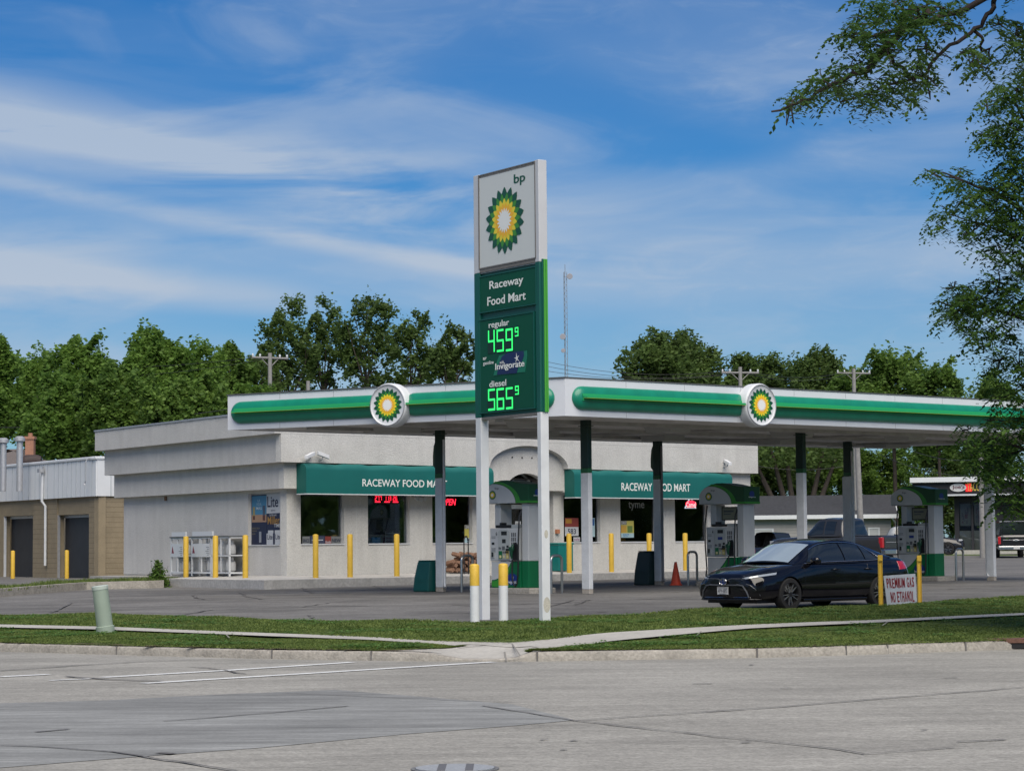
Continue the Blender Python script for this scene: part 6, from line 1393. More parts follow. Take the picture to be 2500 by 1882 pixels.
mb = MB(); fbox(mb, GF, -.1, ue, zft, zft + .12, -.3, .2); fbox(mb, GS, -.2, 12, zft - .01, zft + .11, -.3, .12); mb.build('gutter', M_white, GA, bevel=.03)
mb = MB(); x = .3
while x < 10: fbox(mb, GF, x, x + .02, zfb + .01, zft - .01, .14, .155); x += random.choice([.45, .45, .7])
fbox(mb, GS, .5, .52, zfb + .01, zft - .04, .08, .095); mb.build('cladding_seam', mat('seam_blue_grey', (.34, .38, .41), .5), GA)['kind'] = 'stuff'
for (a, b), zt, in ((DB, zdh), (DA, zda)):
    mb = MB(); fbox(mb, GF, a, b, z0g, zt, -.42, -.36); mb.build('bay_shade_panel', mat('bay_interior_dark', (.022, .024, .028), .6, var=.15, vs=2), GA)  # dark panel stands in for the shaded interior of the bay
    mb = MB(); fbox(mb, GF, a - .0, a + .05, z0g, zt, -.12, -.02); fbox(mb, GF, b - .05, b, z0g, zt, -.12, -.02); fbox(mb, GF, a, b, zt - .12, zt - .0, -.35, -.3); mb.build('door_frame', M_offw if a != DB[0] else M_galv, GA)
u_ = gu(103, .2); mb = MB(); mb.tube([GF.P(u_, zft - .35, .2), GF.P(u_, zfb - .1, .22), GF.P(u_ - .08, zfb - .3, .1), GF.P(u_ - .08, z0g + .5, .1)], .055, 8); mb.build('downpipe', M_white, GA)
t = thing('wall_floodlight', 'small white floodlight over the downpipe of the tan garage', 'lamp', GF.P(u_, zft - .3, .2)); mb = MB(); fbox(mb, GF, u_ - .16, u_ + .1, zft - .35, zft - .2, .2, .4); mb.build('lamp_head', M_galv, t); mb = MB(); fbox(mb, GF, u_ - .03, u_ + .03, zft - .3, zft - .1, .15, .2); mb.build('bracket', M_galv, t)
u_ = gu(218, .2); t = thing('gooseneck_lamp', 'thin gooseneck lamp on the right end of the white garage fascia', 'lamp', GF.P(u_, zft, .2)); mb = MB(); mb.tube([GF.P(u_, zft + .02, .1), GF.P(u_, zft + .05, .3), GF.P(u_, zft - .1, .36), GF.P(u_, zft - .85, .36), GF.P(u_ + .12, zft - .95, .36)], .018, 6); mb.lathe([(.02, .04), (.07, -.03)], 12, fn=lambda a, b, c: GF.P(u_ + .12 + a, zft - .95 + c, .36 + b)); mb.build('lamp_arm', M_galv, t)
for i, (px, w_) in enumerate(((8, .16), (48, .16))):
    t = thing('roof_vent', ('galvanised flue pipe at the left picture edge above the garage', 'galvanised capped flue pipe left of the brick chimney')[i], 'vent', aty(px, 1140, 95), 0, 'flues on the garage roof'); b = aty(px, 1140, 95); zt = aty(px, 1070 if i == 0 else 1066, 95).z
    mb = MB(); mb.tube([b - Vector((0, 0, 1)), Vector((b.x, b.y, zt - .15))], .13, 14); mb.build('pipe', M_galv, t, smooth=40); mb = MB(); mb.lathe([(.14, 0), (.22, .02), (.22, .14), (.12, .22)], 16, fn=lambda x, y, z: Vector((b.x + x, b.y + y, zt - .2 + z))); mb.build('cap', M_galv, t, smooth=40)
b = aty(75, 1108, 101); t = thing('brick_house', 'house with brown shingle hip roof and brick chimney behind the garage', 'house', (b.x, b.y, .7)); mb = MB()
zr = aty(20, 1090, 101).z; ze = aty(20, 1150, 101).z; xl, xr_ = aty(-140, 1100, 101).x, aty(172, 1100, 101).x; y0, y1 = 99, 108
P = [(xl, y0, ze), (xr_, y0, ze), (xr_, y1, ze), (xl, y1, ze), (xl + 3, (y0 + y1) / 2, zr), (aty(12, 1100, 103).x, (y0 + y1) / 2, zr)]
mb.add(P, [(0, 1, 5, 4), (1, 2, 5), (2, 3, 4, 5), (3, 0, 4)]); mb.build('roof', mat('brown_shingles', (.13, .11, .10), .9, var=.25, vs=14), t)
mb = MB(); mb.box(xl + .3, xr_ - .3, y0 + .3, y1 - .3, .6, ze - .02); mb.build('wall', M_tan, t)
cxx = aty(74, 1090, 99).x; zt = aty(74, 1060, 99).z; mb = MB(); mb.box(cxx - .18, cxx + .18, 98.8, 99.2, ze - .5, zt - .22, 0); mb.box(cxx - .22, cxx + .22, 98.76, 99.24, zt - .22, zt - .1, 0); mb.lathe([(.1, zt - .1), (.1, zt + .05)], 12, 0, fn=lambda x, y, z: Vector((cxx + x, 99 + y, z))); mb.build('chimney', mat('terracotta_brick', (.34, .17, .11), .85, var=.12, vs=9), t)
cxx = aty(78, 1125, 97.5).x; zc_ = aty(78, 1124, 97.5).z; t = thing('roof_turbine', 'dark rusty ribbed drum vent on the garage roof', 'vent', (cxx, 97.5, zc_ - .4)); mb = MB(); mb.lathe([(.02, -.42), (.2, -.4), (.26, -.25), (.27, 0), (.26, .25), (.2, .4), (.02, .42)], 18, fn=lambda x, y, z: Vector((cxx + z, 97.5 + x, zc_ - .02 + y))); mb.build('drum', mat('dark_rust', (.045, .03, .028), .7, var=.3, vs=8), t)
# ---- white sided garage in the middle distance
YH = 150; 
HF = Frame(aty(1830, 1300, YH), Vector((1, -.10, 0)), toward=(0, 0, 0))
def hz2(px, py, d=0): return HF.uz(px, py, d)
HG = thing('sided_garage', 'low garage with grey siding, dark shingle roof and white doors behind the pickup', 'garage', HF.P(0, 1.2)); u0, u1 = HF.u(1700), HF.u(2192); ze = hz2(2000, 1262)[1]; zr = hz2(2000, 1214, -4)[1]
M_sid = mat('grey_siding', (.34, .33, .32), .7, var=.06, vs=3); mb = MB(); fbox(mb, HF, u0, u1 - .4, 1.1, ze, -8, 0); gz2 = ze
mb.prism([(0, ze), (-8, ze), (-4, zr - .15)], lambda a, b, d: HF.P(u1 - .4 + d, b, a), -.3, 0); mb.build('wall', M_sid, HG)
mb = MB()
for k in range(1, 14): z_ = 1.1 + k * .19; fbox(mb, HF, u0, u1 - .4, z_ - .012, z_ + .004, 0, .012)
mb.build('siding_laps', mat('siding_shadow', (.22, .215, .21), .8), HG)['kind'] = 'stuff'
mb = MB()
for sgn, ya, yb in ((1, .5, -4), (1, -8.5, -4)):
    mb.hexa([HF.P(u0, ze - .02, ya), HF.P(u1, ze - .02, ya), HF.P(u1, zr, yb), HF.P(u0, zr, yb), HF.P(u0, ze + .12, ya), HF.P(u1, ze + .12, ya), HF.P(u1, zr + .14, yb), HF.P(u0, zr + .14, yb)])
mb.build('roof', mat('charcoal_shingles', (.035, .037, .043), .9, var=.3, vs=5, var2=(.2, 30)), HG)
mb = MB(); fbox(mb, HF, u0, u1 + .02, ze - .12, ze + .14, .5, .6); mb.hexa([HF.P(u1, ze - .1, .5), HF.P(u1 + .05, ze - .1, .5), HF.P(u1 + .05, zr - .05, -4), HF.P(u1, zr - .05, -4), HF.P(u1, ze + .14, .5), HF.P(u1 + .05, ze + .14, .5), HF.P(u1 + .05, zr + .18, -4), HF.P(u1, zr + .18, -4)]); mb.build('gutter', M_white, HG)
mb = MB(); x = HF.u(2178); mb.tube([HF.P(x, ze - .1, .5), HF.P(x + .3, ze - .5, .1), HF.P(x + .35, 1.3, .08)], .06, 6); mb.build('downpipe', M_white, HG)
for (a, b, y_) in ((1824, 1886, 1294), (2124, 2145, 1291)):
    ua, ub_ = HF.u(a), HF.u(b); zt = hz2(a, y_)[1]; mb = MB(); fbox(mb, HF, ua, ub_, 1.12, zt, .02, .05, 0); fbox(mb, HF, ua - .1, ua, 1.12, zt + .1, .02, .08, 1); fbox(mb, HF, ub_, ub_ + .1, 1.12, zt + .1, .02, .08, 1); fbox(mb, HF, ua, ub_, zt, zt + .1, .02, .08, 1); mb.build('garage_door', [mat('garage_door_white', (.46, .47, .48), .6), M_white], HG)
# ---- dark shop on the right
SF = Frame(aty(2240, 1340, 143), Vector((1, -.30, 0)), toward=(0, 0, 0)); SH = thing('dark_shop', 'small black shop with white flat roof edge, lit red sign and tall windows', 'shop', SF.P(2, 1.25))
def sz(px, py, d=0): return SF.uz(px, py, d)
ua, ub_ = SF.u(2332), SF.u(2750); zg_ = 1.2; z1_ = sz(2320, 1209)[1]; zt_ = sz(2320, 1178)[1]; zr_ = sz(2320, 1166)[1]; ul_ = SF.u(2300)
M_blk = mat('charcoal_cladding', (.018, .018, .022), .7, var=.1, vs=3)
mb = MB(); fbox(mb, SF, SF.u(2236), ub_, z1_, zt_, -9, 1.2, 0); mb.build('canopy_band', M_blk, SH)
mb = MB(); fbox(mb, SF, SF.u(2232), ub_ + .3, zt_, zr_, -9.2, 1.5); mb.build('roof_edge', M_wm, SH)
mb = MB(); wa, wb_, wc, wd = SF.u(2343), SF.u(2373), SF.u(2378), SF.u(2405); zw = sz(2360, 1227)[1]
fbox(mb, SF, ua, wa, zg_, z1_, -.3, 0); fbox(mb, SF, wb_, wc, zg_, z1_, -.3, 0); fbox(mb, SF, wd, ub_, zg_, z1_, -.3, 0); fbox(mb, SF, wa, wb_, zw, z1_, -.3, 0); fbox(mb, SF, wc, wd, zw, z1_, -.3, 0); fbox(mb, SF, ua, ub_, zg_, z1_, -8, -7.8); fbox(mb, SF, ua, ua + .2, zg_, z1_, -7.8, -.3)
mb.build('wall', M_blk, SH)
for a, b in ((wa, wb_), (wc, wd)):
    mb = MB(); fbox(mb, SF, a, b, zg_ + .05, zw, -.14, -.12, 0); w_ = mb.build('window', M_pane, SH)
    mb = MB(); zm = zg_ + 1.25; fbox(mb, SF, a, b, zg_ + .05, zm, -.3, -.2, 0); fbox(mb, SF, a + .05, b - .05, zm + .3, zw - .05, -.3, -.22, 1)
    for k in range(14): xx = random.uniform(a + .1, b - .2); zz = random.uniform(zm + .4, zw - .4); fbox(mb, SF, xx, xx + random.uniform(.04, .12), zz, zz + random.uniform(.06, .4), -.219 , -.215 + k * .0004, random.choice([2, 3, 3]))
    mb.build('window_display', [mat('display_cream', (.34, .31, .27), .7), mat('display_grey', (.20, .20, .20), .7), mat('display_plum', (.12, .03, .06), .7), mat('display_slate', (.10, .10, .12), .7)], w_)
mb = MB(); fbox(mb, SF, SF.u(2236), ub_, z1_ - .06, z1_ + .04, 1.2, 1.26); mb.build('trim', M_offw, SH)
mb = MB(); fbox(mb, SF, ua, ub_, 1.0, zg_ + .05, .0, 1.4); mb.build('step', M_conc, SH)
sa, sb = SF.u(2324, 1.3), SF.u(2396, 1.3); s0, s1 = sz(2340, 1200, 1.3)[1], sz(2340, 1180, 1.3)[1]; sg_ = MB()
disc(sg_, SF.P, sa + .45, (s0 + s1) / 2, .5, (s1 - s0) * .5, 1.27, 0, 24); fbox(sg_, SF, sa + .9, sb - .5, s0, s1, 1.21, 1.26, 1); write(sg_, "Joe's", SF.P, sa + .1, sa + .85, s0 + .12, s1 - .1, 1.28, 2)
write(sg_, 'TACO', SF.P, sa + 1.0, sb, s0 + .03, s1 + .05, 1.29, 3); sg_.build('shop_sign', [mat('oval_white', (.6, .6, .6), .5), mat('sign_red_lit', (.5, .02, .02), .5, emit=(.8, .02, .02), es=.5), mat('script_dark', (.12, .01, .02), .5), mat('sign_yellow', (.6, .45, .08), .5)], SH)
# ================================================================== POLES, WIRES, MAST
M_pole = mat('weathered_pole', (.24, .235, .225), .9, var=.2, vs=6); M_wire = mat('wire_black', (.03, .03, .03), .6)
def pole(px, ytop, D, label, arms=(), r=.13, pyb=None, lean=0):
    p = aty(px, ytop, D); g = H(p.x, D); t = thing('utility_pole', label, 'utility pole', (p.x, D, g), 0, 'wooden utility poles behind the station'); mb = MB(); mb.tube([(p.x + lean, D, g - .2), (p.x, D, p.z)], [r * 1.15, r * .8], 12); mb.build('pole_shaft', M_pole, t, smooth=50)
    for (y_, w_, ang) in arms:
        z_ = aty(px, y_, D).z; mb = MB(); dx, dy = math.cos(ang) * w_, math.sin(ang) * w_; mb.tube([(p.x - dx, D - dy, z_), (p.x + dx, D + dy, z_)], .06, 6); mb.tube([(p.x - dx * .5, D - dy * .5, z_), (p.x, D, z_ - .5)], .025, 5); mb.tube([(p.x + dx * .5, D + dy * .5, z_), (p.x, D, z_ - .5)], .025, 5); ar_ = mb.build('crossarm', M_pole, t)
        for k in (-.95, -.55, .55, .95): mb = MB(); mb.lathe([(.04, 0), (.055, .08), (.03, .15)], 8, fn=lambda x, y, z: Vector((p.x + dx * k + x, D + dy * k + y, z_ + .05 + z))); mb.build('insulator', M_offw, ar_)
    return p
pA = pole(659, 862, 118, 'utility pole rising behind the left canopy fascia', ((874, 1.0, .5),))
pB_ = pole(752, 930, 125, 'short utility pole top just above the canopy left of the round logo'); 
pC = pole(1807, 896, 130, 'utility pole with one crossarm left of the right round logo', ((910, 1.1, .2),))
pD = pole(2084, 900, 150, 'utility pole with crossarm right of the right round logo', ((911, 1.2, .3),), r=.15)
pE = pole(2093, 1092, 100, 'pale utility pole standing under the canopy edge beside the rear column', (), r=.14, lean=.12)
pF = pole(2394, 1100, 128, 'utility pole half hidden behind the right front column', (), r=.16)
# wires as catenaries
def wire(a, b, sag, label, r=.012):
    a, b = Vector(a), Vector(b); mb = MB(); P = [a.lerp(b, k / 24) - Vector((0, 0, sag * 4 * (k / 24) * (1 - k / 24))) for k in range(25)]; mb.tube(P, r, 4); tag(mb.build('overhead_wire', M_wire), label, 'wire', 'overhead wires')
for (x0, y0, D0_, x1, y1, D1_, s, l) in ((-60, 884, 140, 659, 868, 118, .5, 'upper overhead wire crossing the left trees'), (-60, 902, 140, 659, 874, 118, .7, 'second overhead wire crossing the left trees'), (-60, 1043, 125, 700, 975, 105, .4, 'low thick overhead wire across the trees above the garage'),
                                  (1330, 882, 130, 1807, 902, 130, .5, 'topmost overhead wire right of the price sign'), (1330, 893, 130, 1807, 908, 130, .5, 'middle overhead wire right of the price sign'), (1330, 905, 130, 1807, 912, 130, .4, 'lowest overhead wire right of the price sign'),
                                  (1807, 902, 130, 2084, 902, 150, .5, 'upper wire between the two crossarm poles'), (1807, 908, 130, 2084, 910, 150, .5, 'lower wire between the two crossarm poles'), (1830, 1134, 110, 2060, 1139, 110, .2, 'wire under the canopy crossing the dark tree'),
                                  (2100, 1085, 100, 2394, 1158, 128, .5, 'upper service wire running down to the black shop'), (2200, 1090, 105, 2394, 1120, 128, .3, 'lower service wire above the black shop')):
    wire(aty(x0, y0, D0_), aty(x1, y1, D1_), s, l, .02 if 'thick' in l else .012)
# radio mast
DM = 420; p = aty(1383, 1000, DM); zt = aty(1380, 646, DM).z; zm = aty(1380, 664, DM).z; t = thing('radio_mast', 'thin lattice radio mast with dish antennas right of the price sign', 'mast', (p.x, DM, 1.3)); mb = MB(); w = .32
x0 = p.x
for k in range(3): an = k * 2.094 + .3; mb.tube([(x0 + w * math.cos(an), DM + w * math.sin(an), 1.3), (x0 + w * math.cos(an) - .0, DM + w * math.sin(an), zm)], .05, 5)
z_ = 1.3; k = 0
while z_ < zm - 1: a1, a2 = (k % 3) * 2.094 + .3, ((k + 1) % 3) * 2.094 + .3; mb.tube([(x0 + w * math.cos(a1), DM + w * math.sin(a1), z_), (x0 + w * math.cos(a2), DM + w * math.sin(a2), z_ + .7)], .022, 4); z_ += .35; k += 1
mb.tube([(x0, DM, zm - .5), (x0, DM, zt)], .05, 5); mb.build('lattice', mat('mast_grey', (.20, .21, .24), .7), t)
for (px, py, r_) in ((1391, 675, .55), (1374, 822, .55), (1375, 856, .4)):
    q = aty(px, py, DM - .5); mb = MB(); mb.lathe([(.05, .15), (r_ * .7, .1), (r_, -.1), (r_ * .9, -.12)], 16, fn=lambda x, y, z: Vector((q.x + x, q.y + z, q.z + y))); mb.tube([q, (x0, DM, q.z)], .05, 5); mb.build('antenna_dish', mat('dish_grey', (.28, .28, .32), .6), t)
# ================================================================== VEGETATION
def leafmesh(name, C, size, mt, par, up=.3, aspect=.55, drop=0):
    n = len(C); a = RNG.uniform(0, 2 * math.pi, n); d = np.c_[np.cos(a), np.sin(a), RNG.normal(-drop, .45, n)]; d /= np.linalg.norm(d, axis=1)[:, None]
    r = RNG.normal(0, 1, (n, 3)); r[:, 2] *= .6; s = np.cross(d, r); s /= (np.linalg.norm(s, axis=1)[:, None] + 1e-9); L = (size * RNG.uniform(.6, 1.3, n))[:, None]
    v = np.empty((n, 4, 3)); v[:, 0] = C - d * L * .5; v[:, 1] = C + s * L * aspect * .5; v[:, 2] = C + d * L * .5; v[:, 3] = C - s * L * aspect * .5
    me = bpy.data.meshes.new(name); me.vertices.add(4 * n); me.vertices.foreach_set('co', v.reshape(-1)); me.loops.add(4 * n); me.loops.foreach_set('vertex_index', np.arange(4 * n)); me.polygons.add(n); me.polygons.foreach_set('loop_start', np.arange(0, 4 * n, 4)); me.update(); me.validate(); me.materials.append(mt)
    o = bpy.data.objects.new(name, me); COL.objects.link(o)
    if par: o.parent = par; o.matrix_parent_inverse = Matrix.Translation(-par.location)
    return o
M_lf1 = leafmat('leaf_bright', (.085, .165, .028), (.19, .32, .06), .35, .5); M_lf2 = leafmat('leaf_dark', (.06, .10, .028), (.14, .22, .055), .35, .5); M_lf3 = leafmat('leaf_mid', (.058, .12, .022), (.165, .27, .05), .4, .45); M_lf4 = leafmat('leaf_locust', (.03, .075, .018), (.10, .185, .035), 1.2, .5)
M_ltrunk = mat('locust_bark', (.035, .026, .024), .95, var=.3, vs=30)
M_trunk = mat('bark', (.06, .048, .038), .95, var=.3, vs=6)
def tree(px, *a_, **k_):
    return tree_(px, *a_, **k_)
def tree_(px, top_, hw, bot, D, label, n=9000, mt=None, size=.30, clumps=34, fill=1.0, group=None, seed=0, shape=1.0, airy=.30, trunkpx=None, loose=.16, thin=1.0):
    """px centre, top_/bot pixel rows of the crown, hw half width in pixels at depth D"""
    rg = np.random.default_rng(1000 + int(px) + seed); c = aty(px, (top_ + bot) / 2, D); zt, zb_ = aty(px, top_, D).z, aty(px, bot, D).z; rw = hw * D / F; rh = (zt - zb_) / 2; cz_ = (zt + zb_) / 2; g = H(c.x, D)
    t = thing('tree', label, 'tree', (c.x, D, g), 0, group)
    K_ = []; tries = 0
    clumps = int(clumps * 2.2); n = int(n * 2.2 * thin); size *= .85
    while len(K_) < clumps and tries < 5000:
        tries += 1; q = rg.uniform(-1, 1, 3); rr = np.linalg.norm(q)
        if rr > 1 or rr < .25: continue
        if q[2] < -.2 and rg.random() < .3: continue
        K_.append(q)
    K_ = np.array(K_); cc = K_ * np.array([rw * .92, rw * .75, rh * .92]) + np.array([c.x, D, cz_]); cr = rg.uniform(.09, .22, len(cc)) * (rw + rh) * .62 * shape
    w = cr ** 2.2; w /= w.sum(); idx = rg.choice(len(cc), n, p=w); q = rg.normal(0, 1, (n, 3)); q /= np.linalg.norm(q, axis=1)[:, None]; rad = (.45 + .55 * rg.random(n) ** .5) + rg.normal(0, airy, n)
    P = cc[idx] + q * (cr[idx] * rad)[:, None] * np.array([1, 1, .72])
    q2 = rg.normal(0, 1, (n, 3)); q2 /= np.linalg.norm(q2, axis=1)[:, None]; sel = rg.random(n) < loose; P[sel] = (np.array([c.x, D, cz_]) + q2 * (rg.random(n) ** .4)[:, None] * np.array([rw * .97, rw * .8, rh * .97]))[sel]
    P += np.c_[np.sin(P[:, 2] * 1.9 + P[:, 1] * 1.3) * .35, np.zeros(n), np.sin(P[:, 0] * 2.3 + px) * .25 + np.sin(P[:, 0] * 5.1 + P[:, 1] * 2) * .30]
    leafmesh('crown', P, size, mt or M_lf1, t)
    mb = MB(); base = Vector((c.x if trunkpx is None else aty(trunkpx, 1300, D).x, D, g - .3)); fork = Vector((c.x * .5 + base.x * .5, D, max(g + 1.2, zb_ + (zt - zb_) * .12))); r0 = max(.12, rw * .055)
    mb.tube([base, base.lerp(fork, .5) + Vector((.05, 0, 0)), fork], [r0 * 1.2, r0, r0 * .85], 9)
    for k in rg.choice(len(cc), min(len(cc), 16), replace=False):
        e = Vector(cc[k]); md = fork.lerp(e, .5) + Vector((rg.normal(0, .3), rg.normal(0, .3), .35)); mb.tube([fork, md, e], [r0 * .5, r0 * .3, r0 * .1], 5)
    mb.build('trunk', M_trunk, t, smooth=60); return t
gl = 'leafy trees behind the garage and store'
for (px, tp, hw, bt, D, l, n, m_, cl) in (
    (-20, 832, 75, 1140, 128, 'bright green tree cut by the left picture edge', 11000, M_lf1, 34), (95, 836, 80, 1130, 134, 'bright green tree second from the left edge', 12000, M_lf1, 34), (205, 818, 75, 1120, 130, 'bright green tree above the brick chimney', 11000, M_lf1, 32),
    (150, 905, 90, 1160, 118, 'low bushy bright tree behind the flue pipes', 11000, M_lf1, 30), (375, 793, 95, 1090, 128, 'tallest of the bright green trees left of the canopy', 15000, M_lf1, 40), (300, 900, 100, 1130, 115, 'broad low green tree over the left end of the store roof', 12000, M_lf3, 30),
    (475, 822, 75, 1080, 132, 'bright green tree left of the tall airy trees', 10000, M_lf1, 30), (450, 930, 110, 1110, 112, 'rounded green bush crown over the store parapet', 12000, M_lf3, 28), (560, 838, 60, 1060, 138, 'small dark green tree left of the utility pole', 8000, M_lf3, 24), (590, 940, 80, 1080, 118, 'low bright tree crown just above the left canopy corner', 8000, M_lf1, 22)):
    tree(px, tp, hw, bt, D, l, n, m_, .30, cl, group=gl)
for (px, tp, hw, bt, D, l, n, cl) in ((700, 722, 82, 1040, 145, 'tall airy tree with sky showing through above the canopy left end', 6500, 26), (790, 712, 70, 1000, 150, 'tall airy tree left of the round left logo', 4600, 20), (900, 700, 75, 1010, 146, 'tallest airy tree above the round left logo', 6200, 26), (1000, 745, 75, 1010, 150, 'airy tree between the left logo and the price sign', 5000, 22), (1105, 772, 65, 1010, 144, 'airy tree touching the left edge of the price sign', 4600, 20), (640, 850, 60, 1010, 140, 'sparse tree behind the left utility pole', 3200, 14)):
    tree(px, tp, hw, bt, D, l, n, M_lf2, .30, cl * 2, group='tall airy trees behind the store', airy=.30, shape=.60, loose=.08, thin=.6)
for (px, tp, hw, bt, D, l, n, m_, cl) in ((1640, 806, 130, 1040, 150, 'rounded dark tree above the right awning', 15000, M_lf2, 42), (1800, 868, 60, 1060, 160, 'low dark tree left of the right crossarm pole', 7000, M_lf2, 20), (1880, 862, 70, 1080, 165, 'dark tree behind the right round logo', 8000, M_lf2, 24), (1990, 838, 75, 1060, 170, 'dark tree with an uneven top right of the round logo', 9000, M_lf2, 26),
    (2180, 836, 95, 1100, 158, 'lighter loose tree above the right end of the canopy', 9000, M_lf3, 28), (2085, 900, 70, 1080, 160, 'mid green tree right of the crossarm pole', 8000, M_lf3, 22), (2290, 880, 80, 1130, 155, 'mid green tree behind the canopy right end', 8000, M_lf3, 24), (2420, 900, 90, 1200, 160, 'mid green tree behind the right foreground foliage', 8000, M_lf3, 24)):
    tree(px, tp, hw, bt, D, l, n, m_, .34, cl, group='trees beyond the forecourt', airy=.36)
for (px, tp, hw, bt, D, l, n, m_) in ((1850, 1040, 75, 1250, 162, 'dark tree under the canopy right of the store corner', 9000, M_lf2), (1960, 1060, 70, 1230, 168, 'dark spreading tree seen under the canopy between columns', 6000, M_lf2), (2060, 1070, 80, 1240, 170, 'green bushy tree seen under the canopy above the garage roof', 9000, M_lf3), (2180, 1060, 80, 1350, 172, 'green bushy tree seen under the canopy left of the shop', 9000, M_lf3), (2290, 1060, 70, 1350, 175, 'dark green tree seen under the canopy over the shop', 9000, M_lf2), (2380, 1080, 80, 1350, 178, 'dark tree crown behind the black shop', 8000, M_lf2), (1800, 1130, 50, 1330, 158, 'dark shrubby tree beside the store corner', 6000, M_lf3)):
    tree(px, tp, hw, bt, D, l, n, m_, .30, 26, group='trees seen under the canopy')
# big spreading trunk seen under the canopy
t = thing('bare_limbed_tree', 'dark many limbed trunk rising behind the grey sided garage', 'tree', (aty(1955, 1230, 157).x, 157, 1.3)); mb = MB(); b = Vector((aty(1950, 1260, 157).x, 157, 1.2))
for (x, y) in ((1845, 1130), (1880, 1090), (1915, 1080), (1965, 1080), (2010, 1100), (2040, 1120), (1860, 1170)): 
    e = aty(x, y, 157); mb.tube([b, b.lerp(e, .45) + Vector((0, 0, -.2)), e], [.34, .22, .10], 7)
mb.build('trunk', M_trunk, t, smooth=60)
C = np.array([tuple(aty(RNG.uniform(1835, 2060), RNG.uniform(1060, 1140), 157 + RNG.normal(0, 1.5))) for _ in range(2600)]); leafmesh('crown', C, .32, M_lf2, t)
# a shrub by the walkway, a weed by the middle garage
def shrub(px, py, w, h, label, n=2600, mt=M_lf3, size=.09):
    b = atg(px, py); t = thing('shrub', label, 'shrub', b); C = []
    for _ in range(n):
        s = RNG.random(); ang = RNG.uniform(0, 6.28); r = w * abs(RNG.normal(0, .45)) * (1 - .6 * s); C.append((b.x + r * math.cos(ang), b.y + r * math.sin(ang) * .7, b.z + s * h * RNG.uniform(.6, 1.15)))
    leafmesh('foliage', np.array(C), size, mt, t); mb = MB()
    for k in range(9): mb.tube([b, b + Vector((RNG.normal(0, w * .4), RNG.normal(0, w * .3), h * RNG.uniform(.7, 1.2)))], [.012, .004], 5)
    mb.build('stems', M_trunk, t)
shrub(386, 1434, .38, .75, 'leafy green shrub at the left end of the store walkway'); shrub(1850, 1345, .5, .8, 'green weeds behind the black pickup truck'); shrub(372, 1434, .25, .4, 'smaller weed clump left of the walkway shrub', 900)
# foreground honey locusts
def fronds(name, blobs, D, dd, per, L, label, mt, limbs, trunk, leaflets=14):
    t = thing(name, label, 'tree', (trunk[0][0], trunk[0][1], 0)); V = []; Fc = []
    for (px, py, rx, ry) in blobs:
        k = int(per * rx * ry / 1000)
        for _ in range(k):
            a = RNG.uniform(0, 6.283); r = RNG.random() ** .6; x, y = px + rx * r * math.cos(a) * 1.05, py + ry * r * math.sin(a) * 1.05; c = np.array(aty(x, y, D + RNG.normal(0, dd)))
            h = RNG.uniform(0, 6.283); out = np.array([math.cos(h), math.sin(h), 0.]); dz = RNG.uniform(-.2, .5); ln = L * RNG.uniform(.7, 1.3)
            for i in range(leaflets):
                s = i / leaflets; p = c + out * ln * s * .8 + np.array([0, 0, dz * ln * s - ln * .9 * s * s]); sd_ = np.array([-out[1], out[0], 0]) * (1 if i % 2 else -1); ll = ln * .27 * (1 - .5 * abs(s - .4)); tw = RNG.normal(0, .3)
                tip = p + sd_ * ll + np.array([0, 0, -ll * (.35 + tw)]) + out * ll * .3; m1 = (p + tip) / 2; wv = out * ll * .30 + np.array([0, 0, ll * .12 * tw]); V += [p, m1 + wv, tip, m1 - wv]
    V = np.array(V); n = len(V) // 4; me = bpy.data.meshes.new('foliage'); me.vertices.add(4 * n); me.vertices.foreach_set('co', V.reshape(-1)); me.loops.add(4 * n); me.loops.foreach_set('vertex_index', np.arange(4 * n)); me.polygons.add(n); me.polygons.foreach_set('loop_start', np.arange(0, 4 * n, 4)); me.update(); me.validate(); me.materials.append(mt)
    o = bpy.data.objects.new('crown', me); COL.objects.link(o); o.parent = t; o.matrix_parent_inverse = Matrix.Translation(-t.location)
    mb = MB(); mb.tube([Vector(p) for p in trunk], [trunk[0][3] if len(trunk[0]) > 3 else .2] * 0 or [.22, .19, .16, .12][:len(trunk)], 12)
    for pts, r0, r1 in limbs:
        P = [aty(x, y, D) if not isinstance(x, Vector) else x for x, y in pts]; Q = []
        for a, b in zip(P, P[1:]):
            for q in range(4): Q.append(a.lerp(b, q / 4) + Vector((random.gauss(0, .0006 * D), random.gauss(0, .02), random.gauss(0, .0006 * D))))
        Q.append(P[-1]); mb.tube(Q, [r0 + (r1 - r0) * i / (len(Q) - 1) for i in range(len(Q))], 7)
    for (px, py, rx, ry) in blobs:          # twigs running out through each spray
        for _ in range(5):
            a = RNG.uniform(0, 6.283); c0_ = aty(px, py, D); c1_ = aty(px + rx * math.cos(a), py + ry * math.sin(a), D + RNG.normal(0, dd * .6)); md = c0_.lerp(c1_, .5) + Vector((RNG.normal(0, .03), 0, RNG.normal(0, .03))); mb.tube([c0_, md, c1_], [.006 * D / 15, .004 * D / 15, .002 * D / 15], 4)
    mb.build('trunk', M_ltrunk, t, smooth=60); return t
DA_ = 9.0; XA = 5.2
